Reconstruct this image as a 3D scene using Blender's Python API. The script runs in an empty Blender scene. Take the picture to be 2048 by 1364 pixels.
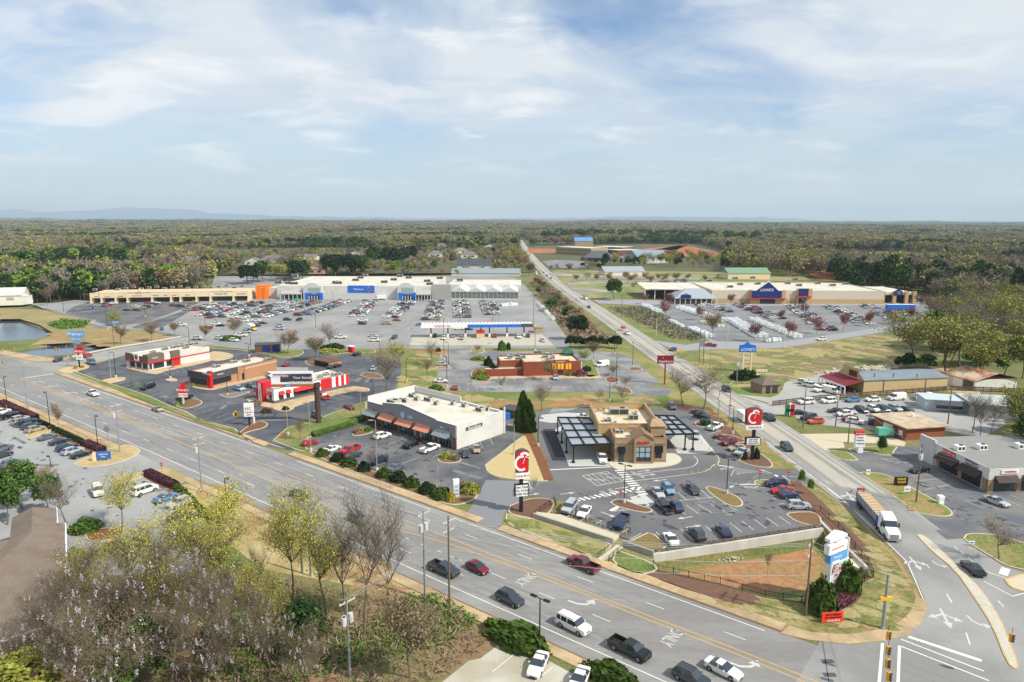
import bpy,bmesh,math,random
from mathutils import Vector,Matrix,geometry,noise
R=math.radians
HAZE=True
PI=math.pi
rnd=random.Random(7)
scn=bpy.context.scene
COL=scn.collection
# camera
FPX,HOR,HC=1365.0,440.5,56.0
PIT=math.atan((682-HOR)/FPX)
ROL=math.atan(6/2048.0)
cp,sp,cr,sr=math.cos(PIT),math.sin(PIT),math.cos(ROL),math.sin(ROL)
def P(x,y,z=0.0):
 """photo pixel -> point at height z in the place"""
 dx,dy=x-1024,y-682
 u=(dx*cr+dy*sr)/FPX;v=(-dx*sr+dy*cr)/FPX
 D=v*cp+sp;h=HC-z
 return Vector((h*u/D,h*(cp-v*sp)/D,z))
def hgt(x,y,ytop,base=0.0):
 """height of something standing at pixel (x,y) whose top shows at row ytop"""
 p=P(x,y,base);v=-(-(x-1024)*0+(ytop-682))/FPX
 v=(ytop-682-(x-1024)*sr)/FPX
 Y=p.y
 return HC-Y*(v*cp+sp)/(cp-v*sp)
cam=bpy.data.objects.new('camera',bpy.data.cameras.new('camera'))
COL.objects.link(cam);scn.camera=cam
cam.data.sensor_width=36;cam.data.lens=36*FPX/2048
cam.data.clip_start=1;cam.data.clip_end=90000
fw=Vector((0,cp,-sp));up0=Vector((0,sp,cp));rt0=Vector((1,0,0))
rt=rt0*cr+up0*sr;up=up0*cr-rt0*sr
M=Matrix(((rt.x,up.x,-fw.x,0),(rt.y,up.y,-fw.y,0),(rt.z,up.z,-fw.z,HC),(0,0,0,1)))
cam.matrix_world=M
scn.view_settings.view_transform='Standard';scn.view_settings.look='None'
scn.view_settings.exposure=0.06;scn.view_settings.gamma=1.0
# light
SUN_EL,SUN_AZ=44,-27
sun=bpy.data.objects.new('sun',bpy.data.lights.new('sun','SUN'));COL.objects.link(sun)
sun.data.energy=4.9;sun.data.angle=R(0.9);sun.data.color=(1,.95,.86)
sd=Vector((math.cos(R(SUN_AZ))*math.cos(R(SUN_EL)),math.sin(R(SUN_AZ))*math.cos(R(SUN_EL)),math.sin(R(SUN_EL))))
sun.rotation_euler=sd.to_track_quat('Z','Y').to_euler()
# materials
def lin(c):
 return tuple((v/255/12.92 if v<=10 else((v/255+.055)/1.055)**2.4)for v in c)
MATS={}
def nn(nt,t,**k):
 n=nt.nodes.new(t)
 for a,b in k.items():
  if a.startswith('_'):setattr(n,a[1:],b)
  else:n.inputs[a.replace('__',' ')].default_value=b
 return n
def mat(name,rgb,rough=.8,var=.12,scale=.6,metal=0,spec=.3,rgb2=None,scale2=None,bump=0,emit=0,per=False,coat=0,stretch=None):
 """procedural material: base colour broken up by two sizes of noise; rgb2 = patches of a second colour"""
 if name in MATS:return MATS[name]
 m=bpy.data.materials.new(name);m.use_nodes=True
 nt=m.node_tree;b=nt.nodes['Principled BSDF'];L=nt.links.new
 c=lin(rgb)
 b.inputs['Roughness'].default_value=rough;b.inputs['Metallic'].default_value=metal
 b.inputs['Specular IOR Level'].default_value=spec
 if coat:b.inputs['Coat Weight'].default_value=coat
 geo=nn(nt,'ShaderNodeNewGeometry');pos=geo.outputs['Position']
 if stretch:
  mp=nn(nt,'ShaderNodeMapping');mp.inputs['Scale'].default_value=stretch[:3]
  if len(stretch)>3:mp.inputs['Rotation'].default_value=(0,0,R(stretch[3]))
  L(pos,mp.inputs['Vector']);pos=mp.outputs[0]
 out=None
 if rgb2:
  n2=nn(nt,'ShaderNodeTexNoise',Scale=scale2 or.08,Detail=6,Roughness=.6)
  L(pos,n2.inputs['Vector'])
  rp=nn(nt,'ShaderNodeValToRGB');rp.color_ramp.elements[0].position=.42;rp.color_ramp.elements[1].position=.6
  L(n2.outputs['Fac'],rp.inputs['Fac'])
  mx=nn(nt,'ShaderNodeMix',_data_type='RGBA');mx.inputs[6].default_value=(*c,1);mx.inputs[7].default_value=(*lin(rgb2),1)
  L(rp.outputs['Color'],mx.inputs[0]);out=mx.outputs[2]
 if var:
  n1=nn(nt,'ShaderNodeTexNoise',Scale=scale,Detail=8,Roughness=.72)
  L(pos,n1.inputs['Vector'])
  mr=nn(nt,'ShaderNodeMapRange');mr.inputs['From Min'].default_value=.3;mr.inputs['From Max'].default_value=.7
  mr.inputs['To Min'].default_value=1-var;mr.inputs['To Max'].default_value=1+var
  L(n1.outputs['Fac'],mr.inputs['Value'])
  fac=mr.outputs[0]
  if per:
   oi=nn(nt,'ShaderNodeObjectInfo');m2=nn(nt,'ShaderNodeMapRange')
   m2.inputs['To Min'].default_value=.78;m2.inputs['To Max'].default_value=1.22
   L(oi.outputs['Random'],m2.inputs['Value']);mm=nn(nt,'ShaderNodeMath',_operation='MULTIPLY')
   L(fac,mm.inputs[0]);L(m2.outputs[0],mm.inputs[1]);fac=mm.outputs[0]
  vm=nn(nt,'ShaderNodeVectorMath',_operation='SCALE')
  if out:L(out,vm.inputs[0])
  else:vm.inputs[0].default_value=c
  L(fac,vm.inputs['Scale']);out=vm.outputs[0]
  if bump:
   bp=nn(nt,'ShaderNodeBump',Strength=bump,Distance=.05);L(n1.outputs['Fac'],bp.inputs['Height']);L(bp.outputs[0],b.inputs['Normal'])
 if out:L(out,b.inputs['Base Color'])
 else:b.inputs['Base Color'].default_value=(*c,1)
 if emit:
  b.inputs['Emission Color'].default_value=(*c,1);b.inputs['Emission Strength'].default_value=emit
 MATS[name]=m
 return m
def strip_mat(name,rgb,rgb2,width,ang=0,rough=.7,axis='X',duty=.5,vertical=False,bands=None):
 """striped surface (metal seams, bricks, siding)"""
 m=bpy.data.materials.new(name);m.use_nodes=True
 nt=m.node_tree;b=nt.nodes['Principled BSDF'];L=nt.links.new
 b.inputs['Roughness'].default_value=rough;b.inputs['Specular IOR Level'].default_value=.3
 tc=nn(nt,'ShaderNodeTexCoord');sx=nn(nt,'ShaderNodeSeparateXYZ');L(tc.outputs['Object'],sx.inputs[0])
 md=nn(nt,'ShaderNodeMath',_operation='FRACT');dv=nn(nt,'ShaderNodeMath',_operation='DIVIDE');dv.inputs[1].default_value=width
 L(sx.outputs[axis],dv.inputs[0]);L(dv.outputs[0],md.inputs[0])
 lt=nn(nt,'ShaderNodeMath',_operation='LESS_THAN');lt.inputs[1].default_value=duty;L(md.outputs[0],lt.inputs[0])
 mx=nn(nt,'ShaderNodeMix',_data_type='RGBA');mx.inputs[6].default_value=(*lin(rgb),1);mx.inputs[7].default_value=(*lin(rgb2),1)
 L(lt.outputs[0],mx.inputs[0])
 n1=nn(nt,'ShaderNodeTexNoise',Scale=.7,Detail=6);L(tc.outputs['Object'],n1.inputs['Vector'])
 mr=nn(nt,'ShaderNodeMapRange');mr.inputs['To Min'].default_value=.85;mr.inputs['To Max'].default_value=1.15
 L(n1.outputs['Fac'],mr.inputs['Value']);vm=nn(nt,'ShaderNodeVectorMath',_operation='SCALE')
 L(mx.outputs[2],vm.inputs[0]);L(mr.outputs[0],vm.inputs['Scale']);L(vm.outputs[0],b.inputs['Base Color'])
 MATS[name]=m
 return m
# mesh builder
class MB:
 def __init__(s):s.v=[];s.f=[];s.m=[]
 def face(s,pts,m=0):
  i=len(s.v);s.v+=[tuple(p)for p in pts];s.f.append(tuple(range(i,i+len(pts))));s.m.append(m)
 def box(s,x0,y0,z0,x1,y1,z1,m=0,mt=None):
  i=len(s.v)
  s.v+=[(x0,y0,z0),(x1,y0,z0),(x1,y1,z0),(x0,y1,z0),(x0,y0,z1),(x1,y0,z1),(x1,y1,z1),(x0,y1,z1)]
  for q,k in(((0,3,2,1),0),((4,5,6,7),1),((0,1,5,4),0),((1,2,6,5),0),((2,3,7,6),0),((3,0,4,7),0)):
   s.f.append(tuple(i+a for a in q));s.m.append(mt if(k and mt is not None)else m)
  return s
 def beam(s,a,b,w,h=None,m=0):
  """square bar from a to b"""
  a,b=Vector(a),Vector(b);h=h or w;d=(b-a)
  if d.length<1e-6:return s
  d.normalize();side=d.cross(Vector((0,0,1)))
  if side.length<1e-3:side=Vector((1,0,0))
  side.normalize();upv=side.cross(d)
  i=len(s.v)
  for p in(a,b):
   for(p1,p2)in((-1,-1),(1,-1),(1,1),(-1,1)):
    s.v.append(tuple(p+side*(w/2*p1)+upv*(h/2*p2)))
  for q in((0,1,2,3),(7,6,5,4),(0,4,5,1),(1,5,6,2),(2,6,7,3),(3,7,4,0)):
   s.f.append(tuple(i+k for k in q));s.m.append(m)
  return s
 def tube(s,a,b,r0,r1=None,n=8,m=0,cap=True):
  a,b=Vector(a),Vector(b);r1=r0 if r1 is None else r1;d=b-a
  if d.length<1e-6:return s
  d.normalize();side=d.orthogonal().normalized();up_=d.cross(side)
  i=len(s.v)
  for k in range(n):
   t=2*PI*k/n;w=side*math.cos(t)+up_*math.sin(t)
   s.v.append(tuple(a+w*r0));s.v.append(tuple(b+w*r1))
  for k in range(n):
   j=(k+1)%n
   s.f.append((i+2*k,i+2*j,i+2*j+1,i+2*k+1));s.m.append(m)
  if cap:
   s.f.append(tuple(i+2*k+1 for k in range(n)));s.m.append(m)
   s.f.append(tuple(i+2*k for k in range(n-1,-1,-1)));s.m.append(m)
  return s
 def prism(s,pts,z0,z1,m=0,mt=None,bottom=False):
  pts=[tuple(p[:2])for p in pts]
  A=sum(pts[k][0]*pts[(k+1)%len(pts)][1]-pts[(k+1)%len(pts)][0]*pts[k][1]for k in range(len(pts)))
  if A<0:pts=pts[::-1]
  n=len(pts);i=len(s.v)
  s.v+=[(x,y,z0)for x,y in pts]+[(x,y,z1)for x,y in pts]
  for k in range(n):
   j=(k+1)%n;s.f.append((i+k,i+j,i+n+j,i+n+k));s.m.append(m)
  s.f.append(tuple(range(i+n,i+2*n)));s.m.append(m if mt is None else mt)
  if bottom:s.f.append(tuple(range(i+n-1,i-1,-1)));s.m.append(m)
  return s
 def prof(s,pts,y0,y1,m=0):
  """closed outline in x,z pushed from y0 to y1"""
  n=len(pts);i=len(s.v)
  s.v+=[(x,y0,z)for x,z in pts]+[(x,y1,z)for x,z in pts]
  for k in range(n):
   j=(k+1)%n;s.f.append((i+k,i+n+k,i+n+j,i+j));s.m.append(m)
  s.f.append(tuple(range(i,i+n)));s.m.append(m);s.f.append(tuple(range(i+2*n-1,i+n-1,-1)));s.m.append(m)
  return s
 def mesh(s,name,mats,smooth=False):
  me=bpy.data.meshes.new(name);me.from_pydata(s.v,[],s.f)
  for m in(mats if isinstance(mats,(list,tuple))else[mats]):me.materials.append(m)
  if any(s.m):me.polygons.foreach_set('material_index',s.m)
  if smooth:me.polygons.foreach_set('use_smooth',[True]*len(me.polygons))
  me.update();return me
 def obj(s,name,mats,parent=None,smooth=False,loc=None,rz=0):
  return link(name,s.mesh(name,mats,smooth),parent,loc,rz)
def link(name,me,parent=None,loc=None,rz=0):
 o=bpy.data.objects.new(name,me);COL.objects.link(o)
 if parent:o.parent=parent
 if loc is not None:o.location=loc
 if rz:o.rotation_euler=(0,0,rz)
 return o
USED={}
def tag(o,label=None,cat=None,group=None,kind=None):
 if label:o['label']=label
 if cat:o['category']=cat
 if group:o['group']=group
 if kind:o['kind']=kind
 return o
def thing(name,label,cat,loc=(0,0,0),rz=0,group=None):
 return tag(link(name,None,None,Vector(loc),rz),label,cat,group)
def struct(name,mb,m,**k):return tag(mb.obj(name,m,**k),kind='structure')
def copy_tree(o,parent=None):
 c=o.copy();COL.objects.link(c);c.parent=parent
 for ch in o.children:
  if ch is not c:copy_tree(ch,c)
 return c
def text_mesh(body,size,m,extrude=.02,align='CENTER',bold=0,sx=1,spacing=1,shear=0):
 cu=bpy.data.curves.new('t','FONT');cu.body=body;cu.size=size;cu.extrude=extrude
 cu.align_x=align;cu.align_y='CENTER';cu.offset=bold;cu.resolution_u=2;cu.space_character=spacing;cu.shear=shear
 o=bpy.data.objects.new('t',cu)
 me=bpy.data.meshes.new_from_object(o);bpy.data.objects.remove(o)
 if sx!=1:me.transform(Matrix.Diagonal((sx,1,1,1)))
 me.materials.clear();me.materials.append(m)
 return me
def text(body,size,m,parent,loc,rz=0,name='lettering',**k):
 """upright text: faces local -y"""
 me=text_mesh(body,size,m,**k)
 o=link(name,me,parent,loc);o.rotation_euler=(PI/2,0,rz);return o
def WP(pts,z=0):return[P(x,y,0).to_2d()for x,y in pts]
def resamp(l,step=4):
 out=[]
 for a,b in zip(l,l[1:]):
  n=max(1,int((b-a).length/step));out+=[a.lerp(b,k/n)for k in range(n)]
 return out+[l[-1]]
def smooth(l,it=2):
 for _ in range(it):
  o=[l[0]]
  for a,b in zip(l,l[1:]):o+=[a.lerp(b,.25),a.lerp(b,.75)]
  l=o+[l[-1]]
 return l
def offset(l,d):
 """shift a polyline sideways (positive: to its left)"""
 out=[]
 for i,p in enumerate(l):
  a=l[max(0,i-1)];b=l[min(len(l)-1,i+1)];t=(b-a).normalized()
  out.append(p+Vector((-t.y,t.x))*d)
 return out
def ribbon(mb,l,d0,d1,z,m=0):
 a,b=offset(l,d0),offset(l,d1)
 for k in range(len(l)-1):
  mb.face([(*a[k],z),(*a[k+1],z),(*b[k+1],z),(*b[k],z)],m)
def dashes(mb,l,d,w,z,dash=3,gap=9,m=0,start=0):
 l=offset(l,d);acc=-start;per=dash+gap
 for a,b in zip(l,l[1:]):
  L=(b-a).length;t=(b-a)/L;n=Vector((-t.y,t.x))*w/2;s=0
  while s<L:
   ph=(acc+s)%per
   if ph<dash:
    e=min(L,s+dash-ph);p,q=a+t*s,a+t*e
    mb.face([(*(p-n),z),(*(q-n),z),(*(q+n),z),(*(p+n),z)],m);s=e+1e-4
   else:s+=per-ph
  acc+=L
def line(mb,a,b,w,z,m=0):
 a,b=Vector(a[:2]),Vector(b[:2]);t=(b-a).normalized();n=Vector((-t.y,t.x))*w/2
 mb.face([(*(a-n),z),(*(b-n),z),(*(b+n),z),(*(a+n),z)],m)
def ground(name,px,m,z,sm=0,kind='structure'):
 w=WP(px)
 if sm:w=smooth(w+[w[0]],sm)[:-1]
 mb=MB();flat(mb,w,z);o=mb.obj(name,m)
 if kind:o['kind']=kind
 return o
def flat(mb,w,z,m=0):
 A=sum(w[k].x*w[(k+1)%len(w)].y-w[(k+1)%len(w)].x*w[k].y for k in range(len(w)))
 if A<0:w=w[::-1]
 tri=geometry.tessellate_polygon([[Vector((p.x,p.y,0))for p in w]])
 i=len(mb.v);mb.v+=[(p.x,p.y,z)for p in w]
 for t in tri:
  a,b,c=(w[k]for k in t)
  if(b-a).cross(c-a)<0:t=(t[0],t[2],t[1])
  mb.f.append(tuple(i+k for k in t));mb.m.append(m)
# materials used all over
m_grass=mat('grass_mixed',(128,122,78),1,.5,1.9800000000000002,rgb2=(98,108,58),scale2=.035)
m_grassg=mat('grass_green',(100,116,58),1,.5,1.54,rgb2=(134,128,80),scale2=.09)
m_grasst=mat('grass_dormant',(182,164,118),1,.26,2.2,rgb2=(160,142,98),scale2=.12,stretch=(1,.35,1,38))
m_grassf=mat('grass_field',(150,138,98),1,.5,1.1,rgb2=(102,120,60),scale2=.028)
m_clay=mat('red_clay',(182,120,76),1,.2,.6,rgb2=(132,118,74),scale2=.07)
m_orange=mat('orange_clay',(170,112,80),1,.22,.4,rgb2=(160,92,62),scale2=.05)
m_mulch=mat('mulch',(112,84,68),1,.32,3.0)
m_mulchr=mat('mulch_red',(122,80,54),1,.25,2.0)
m_straw=mat('straw_concrete',(196,172,132),.95,.12,.8,rgb2=(178,156,120),scale2=.3)
m_walk=mat('sidewalk_gold',(188,164,126),.95,.16,.9,rgb2=(164,142,110),scale2=.16)
m_walkp=mat('sidewalk_pale',(196,184,158),.95,.08,.9)
m_kerb=mat('kerb',(196,184,160),.95,.12,1.4)
m_conc=mat('concrete',(186,182,168),.95,.09,.35,rgb2=(170,162,142),scale2=.12)
m_road=mat('road_asphalt',(128,126,122),.95,.13,2.5,rgb2=(147,145,141),scale2=.09,stretch=(.25,1.2,1,38))
m_road2=mat('road_worn',(138,136,131),.95,.14,3.0,rgb2=(163,160,152),scale2=.045)
m_roadc=mat('road_pale',(168,164,154),.95,.08,2.0,rgb2=(176,170,158),scale2=.07)
m_lot=mat('lot_pale',(136,136,135),.95,.14,1.2,rgb2=(152,151,148),scale2=.035)
m_lot2=mat('lot_mid',(118,119,121),.95,.1,2.0,rgb2=(136,136,135),scale2=.06)
m_dark=mat('lot_dark',(76,79,86),.93,.16,1.2,rgb2=(98,99,102),scale2=.09)
m_dark2=mat('lot_worn_dark',(84,86,91),.93,.12,1.5,rgb2=(116,114,112),scale2=.07)
m_cfa=mat('lot_fresh',(102,102,104),.95,.12,2.0,rgb2=(114,113,113),scale2=.08)
m_patch=mat('asphalt_patch',(66,68,74),.93,.07,2.5)
m_white=mat('paint_white',(226,224,216),.8,.1,3)
m_whitew=mat('paint_worn',(192,190,184),.9,.12,3)
m_yellow=mat('paint_yellow',(214,164,76),.85,.1,3)
m_yelw=mat('paint_yellow_worn',(192,172,124),.9,.12,2)
m_ypost=mat('yellow_post',(226,180,50),.7,.05,1)
m_bluep=mat('paint_blue',(92,130,170),.9,.15,2)
m_wtr=None
def inside_(p,l):
 c=False
 for a,b_ in zip(l,l[1:]+l[:1]):
  if(a.y>p.y)!=(b_.y>p.y)and p.x<(b_.x-a.x)*(p.y-a.y)/(b_.y-a.y)+a.x:c=not c
 return c
LOTS=[]
def asph(name,px,m,z,**k):
 if name=='car_park':LOTS.append(WP(px))
 return ground(name,px,m,z,**k)
# terrain sheet with two ponds and a sunken basin cut into it
def ring(px,z=0):return[Vector((p.x,p.y,z))for p in(P(x,y,z)for x,y in px)]
rings=[]
pond1=[(-260,620),(-120,632),(0,637),(37,642),(70,654),(97,665),(96,671),(88,676),(62,682),(0,686),(-150,692),(-280,694)]
pond2=[(27,705),(78,697),(109,692),(166,689),(200,692),(222,697),(196,703),(166,708),(129,713),(78,717),(50,714)]
def grow(l,d):
 c=sum(l,Vector((0,0,0)))/len(l);out=[]
 A=sum(l[k].x*l[(k+1)%len(l)].y-l[(k+1)%len(l)].x*l[k].y for k in range(len(l)))
 s=1 if A>0 else-1
 for i in range(len(l)):
  t=(l[(i+1)%len(l)]-l[i-1]).normalized();out.append(l[i]+Vector((t.y,-t.x,0))*d*s)
 return out
bas_out=ring([(1306,1113),(1645,1060),(1642,1046),(1733,1137),(1744,1152),(1690,1180),(1600,1203),(1530,1192),(1440,1166),(1318,1141)])
bo=bas_out
bas_in=[bo[0]+Vector((.6,-.45,-2.4)),bo[1]+Vector((-.25,-.6,-2.4)),bo[2]+Vector((-.6,-.5,-2.4)),bo[3]+Vector((-1.2,.1,-2.4)),bo[4]+Vector((-2,1.5,-2.4)),bo[5]+Vector((-4,3,-2.4)),bo[6]+Vector((-3,4.5,-2.4)),bo[7]+Vector((-2,5,-2.4)),bo[8]+Vector((-2,3,-2.4)),bo[9]+Vector((.5,.6,-2.4))]
p1=ring(pond1,-1.3);p2=ring(pond2,-1.3)
loops=[([Vector((-60000,-300,0)),Vector((60000,-300,0)),Vector((60000,60000,0)),Vector((-60000,60000,0))])]
for a,b_,g in((p1,3.5,-3),(p2,3.0,-2)):
 top=[Vector((p.x,p.y,0))for p in grow(a,b_)]
 loops+=[top,a,[Vector((p.x,p.y,-2.6))for p in grow(a,g)]]
loops+=[bas_out,bas_in]
allv=[];edges=[]
for l in loops:
 i=len(allv);allv+=l;edges+=[(i+k,i+(k+1)%len(l))for k in range(len(l))]
r=geometry.delaunay_2d_cdt([v.to_2d()for v in allv],edges,[],0,1e-6)
zz=[]
for k,v in enumerate(r[0]):
 o_=r[3][k];zz.append((v.x,v.y,allv[o_[0]].z if o_ else 0))
me=bpy.data.meshes.new('ground');me.from_pydata(zz,[],r[2]);me.materials.append(m_grass);me.update()
go=link('ground',me);go['kind']='structure'
wm=bpy.data.materials.new('pond_water');wm.use_nodes=True
b=wm.node_tree.nodes['Principled BSDF'];b.inputs['Base Color'].default_value=(*lin((70,84,96)),1);b.inputs['Roughness'].default_value=.08
nz=nn(wm.node_tree,'ShaderNodeTexNoise',Scale=.8,Detail=4);bp=nn(wm.node_tree,'ShaderNodeBump',Strength=.12,Distance=.3)
gp=nn(wm.node_tree,'ShaderNodeNewGeometry');wm.node_tree.links.new(gp.outputs['Position'],nz.inputs['Vector'])
wm.node_tree.links.new(nz.outputs['Fac'],bp.inputs['Height']);wm.node_tree.links.new(bp.outputs[0],b.inputs['Normal'])
for a in(p1,p2):
 mb=MB();flat(mb,[p.to_2d()for p in grow(a,.8)],-1.15);o=mb.obj('pond',wm);o['kind']='structure'
# big surfaces
ZL=.012
G=asph
G('grass_bank',[(-200,640),(0,632),(0,616),(90,620),(128,631),(184,642),(181,651),(214,659),(295,662),(361,676),(300,686),(229,697),(229,695),(170,684),(100,688),(60,690),(110,668),(80,650),(40,638)],mat('bank',(136,128,82),1,.3,.6,rgb2=(160,138,100),scale2=.05),ZL)
G('field',[(1304,705),(1408,700),(1477,699),(1563,697),(1651,684),(1750,668),(1815,659),(1900,680),(1900,730),(1700,738),(1640,747),(1590,757),(1480,786),(1467,787),(1400,739)],m_grassf,ZL)
G('grass_verge',[(1199,608),(1281,611),(1334,638),(1374,663),(1420,683),(1372,690),(1304,680),(1230,628)],m_grassg,ZL+.004)
G('grass_verge',[(1408,745),(1440,742),(1600,756),(1569,766),(1565,782),(1545,795),(1467,787)],mat('lawn_green',(92,116,54),1,.2,.5,rgb2=(112,126,64),scale2=.1),ZL+.008)
G('grass_strip',[(750,698),(903,698),(905,705),(880,707),(878,730),(872,767),(895,782),(1000,785),(1225,784),(1271,791),(1340,792),(1330,815),(1099,816),(1050,828),(1000,826),(860,800),(830,785),(765,796),(788,784),(801,750),(804,727),(778,716),(725,710)],m_grassg,ZL)
G('clay_patch',[(720,700),(800,699),(905,702),(900,707),(850,707),(770,703)],m_clay,ZL+.012,sm=2)
G('clay_patch',[(890,812),(950,803),(1100,803),(1160,792),(1200,800),(1180,812),(1100,814),(1050,824)],mat('clay_grass',(158,118,78),1,.2,.4,rgb2=(122,120,70),scale2=.08),ZL+.012,sm=2)
G('mulch_bed',[(1150,812),(1170,806),(1290,806),(1310,814),(1250,817),(1160,817)],m_mulch,ZL+.02,sm=1)
G('grass_strip',[(1110,641),(1140,684),(1260,688),(1225,668),(1190,640),(1130,592),(1080,551),(1055,551),(1078,600)],mat('verge_brown',(126,120,74),1,.3,.6,rgb2=(112,96,78),scale2=.12),ZL)
G('grass_strip',[(1140,697),(1250,690),(1345,748),(1440,815),(1500,860),(1560,902),(1608,937),(1546,937),(1497,928),(1478,890),(1464,869),(1421,836),(1400,821),(1330,790),(1340,778),(1322,767),(1258,711),(1219,703)],mat('verge_tan',(150,138,88),1,.2,.8,rgb2=(116,124,66),scale2=.09),ZL+.004)
walmart=[(60,607),(90,618),(128,630),(184,641),(182,651),(214,658),(295,661),(362,675),(400,688),(471,695),(512,700),(596,699),(656,697),(750,697),(903,698),(969,696),(1136,697),(1139,683),(1109,640),(1076,600),(1051,572),(1030,556),(1000,552),(430,552),(420,575),(500,598),(180,602),(150,600),(100,606)]
G('car_park',walmart,m_lot,.020)
G('car_park',[(180,604),(404,604),(310,638),(290,646),(225,652),(200,646),(184,640),(128,627),(150,612)],m_dark2,.028)
G('car_park',[(415,606),(455,603),(381,622),(330,652),(300,660),(262,656),(275,650),(312,640)],m_dark2,.028)
G('road',[(134,718),(181,708),(229,698),(300,687),(362,676),(430,686),(400,692),(258,708),(195,726),(140,745),(100,760),(60,735),(105,722)],m_road2,.024)
G('road',[(-200,668),(0,707),(105,722),(150,735),(170,765),(100,770),(-200,735)],m_road2,.025)
big=[(152,742),(200,760),(262,779),(300,792),(343,812),(372,822),(400,838),(470,856),(485,872),(506,880),(540,893),(590,903),(560,868),(575,853),(617,840),(660,826),(700,812),(738,800),(765,795),(788,784),(801,750),(803,727),(778,717),(725,711),(690,707),(610,699),(560,716),(516,706),(471,698),(418,697),(380,705),(258,709),(195,728),(168,734)]
G('car_park',big,m_dark,.022)
G('car_park',[(600,880),(622,872),(735,836),(745,835),(915,898),(1010,868),(1000,830),(1025,828),(1040,868),(1052,905),(1045,910),(985,915),(970,930),(972,945),(1000,958),(1080,966),(1104,990),(1060,992),(1045,1000),(1010,1020),(1003,1052),(985,1056),(930,1034),(955,990),(900,985),(776,950),(676,918),(630,903)],m_dark2,.022)
G('driveway',[(955,990),(972,960),(1040,962),(1110,964),(1104,990),(1060,992),(1022,1010),(1008,1028),(1003,1052),(985,1056),(930,1036)],mat('drive_grey',(128,129,131),.95,.08,2),.030)
cfa=[(1069,858),(1060,845),(1064,828),(1099,817),(1177,815),(1323,817),(1400,822),(1421,837),(1464,870),(1478,890),(1478,915),(1497,929),(1546,938),(1608,939),(1648,970),(1571,964),(1601,999),(1632,1023),(1603,1032),(1630,1056),(1450,1084),(1310,1106),(1290,1092),(1245,1076),(1180,1054),(1116,1031),(1135,1004),(1108,998),(1060,992),(1045,1000),(1080,965),(1109,964)]
G('car_park',cfa,m_cfa,.032)
G('car_park',[(880,706),(878,730),(872,766),(895,781),(1000,784),(1225,783),(1271,790),(1336,791),(1345,778),(1293,771),(1322,767),(1258,712),(1219,704),(1150,700),(1000,704),(940,700),(903,698)],mat('lot_streaky',(112,113,116),.95,.1,1.2,rgb2=(146,144,140),scale2=.07),.022)
G('forecourt',[(826,671),(1085,669),(1108,691),(819,690)],mat('forecourt',(180,174,156),.95,.08,.5),.028)
lowes=[(1304,680),(1356,703),(1408,699),(1477,698),(1563,696),(1651,683),(1750,667),(1815,658),(1854,650),(1888,641),(1906,639),(1888,616),(1862,600),(1836,588),(1836,605),(1400,605),(1300,600),(1195,598),(1180,595),(1199,607),(1281,610),(1334,637),(1374,662),(1420,681),(1372,690)]
G('car_park',lowes,mat('lot_grey',(150,150,152),.95,.08,1.5),.020)
G('car_park',[(1281,611),(1345,606),(1440,612),(1700,611),(1840,612),(1875,632),(1850,640),(1700,664),(1600,678),(1540,686),(1436,683),(1374,661),(1334,636)],m_lot2,.026)
G('car_park',[(1470,788),(1545,808),(1700,792),(1730,786),(1735,745),(1680,736),(1640,747),(1590,757),(1569,766),(1565,780),(1555,790),(1540,795)],mat('gravel_lot',(160,160,156),.95,.08,1.5,rgb2=(172,168,158),scale2=.1),.024)
G('car_park',[(1467,788),(1535,808),(1560,801),(1640,803),(1760,797),(1900,790),(2000,800),(2010,850),(1960,878),(1895,862),(1790,864),(1650,851),(1600,843),(1587,829),(1545,829),(1546,842),(1530,834)],mat('used_lot',(152,151,150),.95,.08,1.8,rgb2=(166,163,158),scale2=.07),.028)
G('driveway',[(1597,868),(1690,867),(1775,872),(1812,885),(1808,893),(1762,887),(1686,884),(1690,895),(1662,899),(1647,902)],m_walkp,.022)
G('yard',[(1725,752),(1890,735),(1960,770),(1960,790),(1893,782),(1725,790)],m_straw,ZL+.006)
G('car_park',[(1668,915),(1690,903),(1745,902),(1783,915),(1790,893),(1840,893),(2400,1010),(2400,1130),(2048,1088),(2010,1072),(1960,1067),(1932,1067),(1925,1076),(1890,1077),(1824,1023),(1712,946)],mat('lot_right',(98,100,105),.95,.1,1.6,rgb2=(122,120,117),scale2=.09),.024)
G('lawn',[(-200,712),(0,780),(78,817),(195,866),(279,903),(285,902),(400,948),(504,1001),(571,1032),(784,1134),(902,1185),(850,1240),(700,1260),(500,1120),(400,1040),(200,960),(-200,860)],m_grasst,ZL+.004)
G('car_park',[(-400,760),(-200,776),(0,822),(95,862),(190,912),(225,922),(255,922),(279,901),(310,915),(345,930),(300,943),(290,957),(330,980),(375,1000),(410,1035),(415,1060),(400,1150),(100,1250),(-200,1200),(-400,1100)],mat('lot_near',(148,149,148),.95,.1,1.8,rgb2=(160,160,157),scale2=.05),.022)
G('woodland_floor',[(-300,1200),(150,1150),(330,1150),(480,1130),(700,1170),(850,1195),(905,1190),(960,1218),(1075,1268),(1003,1284),(961,1316),(937,1321),(850,1392),(700,1500),(-300,1500)],mat('leaf_litter',(134,112,82),1,.3,1.0,rgb2=(112,116,66),scale2=.07),ZL+.018)
G('grass_verge',[(902,1186),(956,1216),(1076,1268),(1300,1365),(1400,1420),(1250,1440),(1180,1366),(1142,1346),(1068,1304),(1003,1284),(940,1290),(880,1240)],m_grass,ZL+.014)
G('car_park',[(1003,1285),(961,1317),(937,1322),(850,1392),(1000,1600),(1350,1560),(1180,1366),(1142,1346),(1075,1309)],m_conc,.026)
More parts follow.
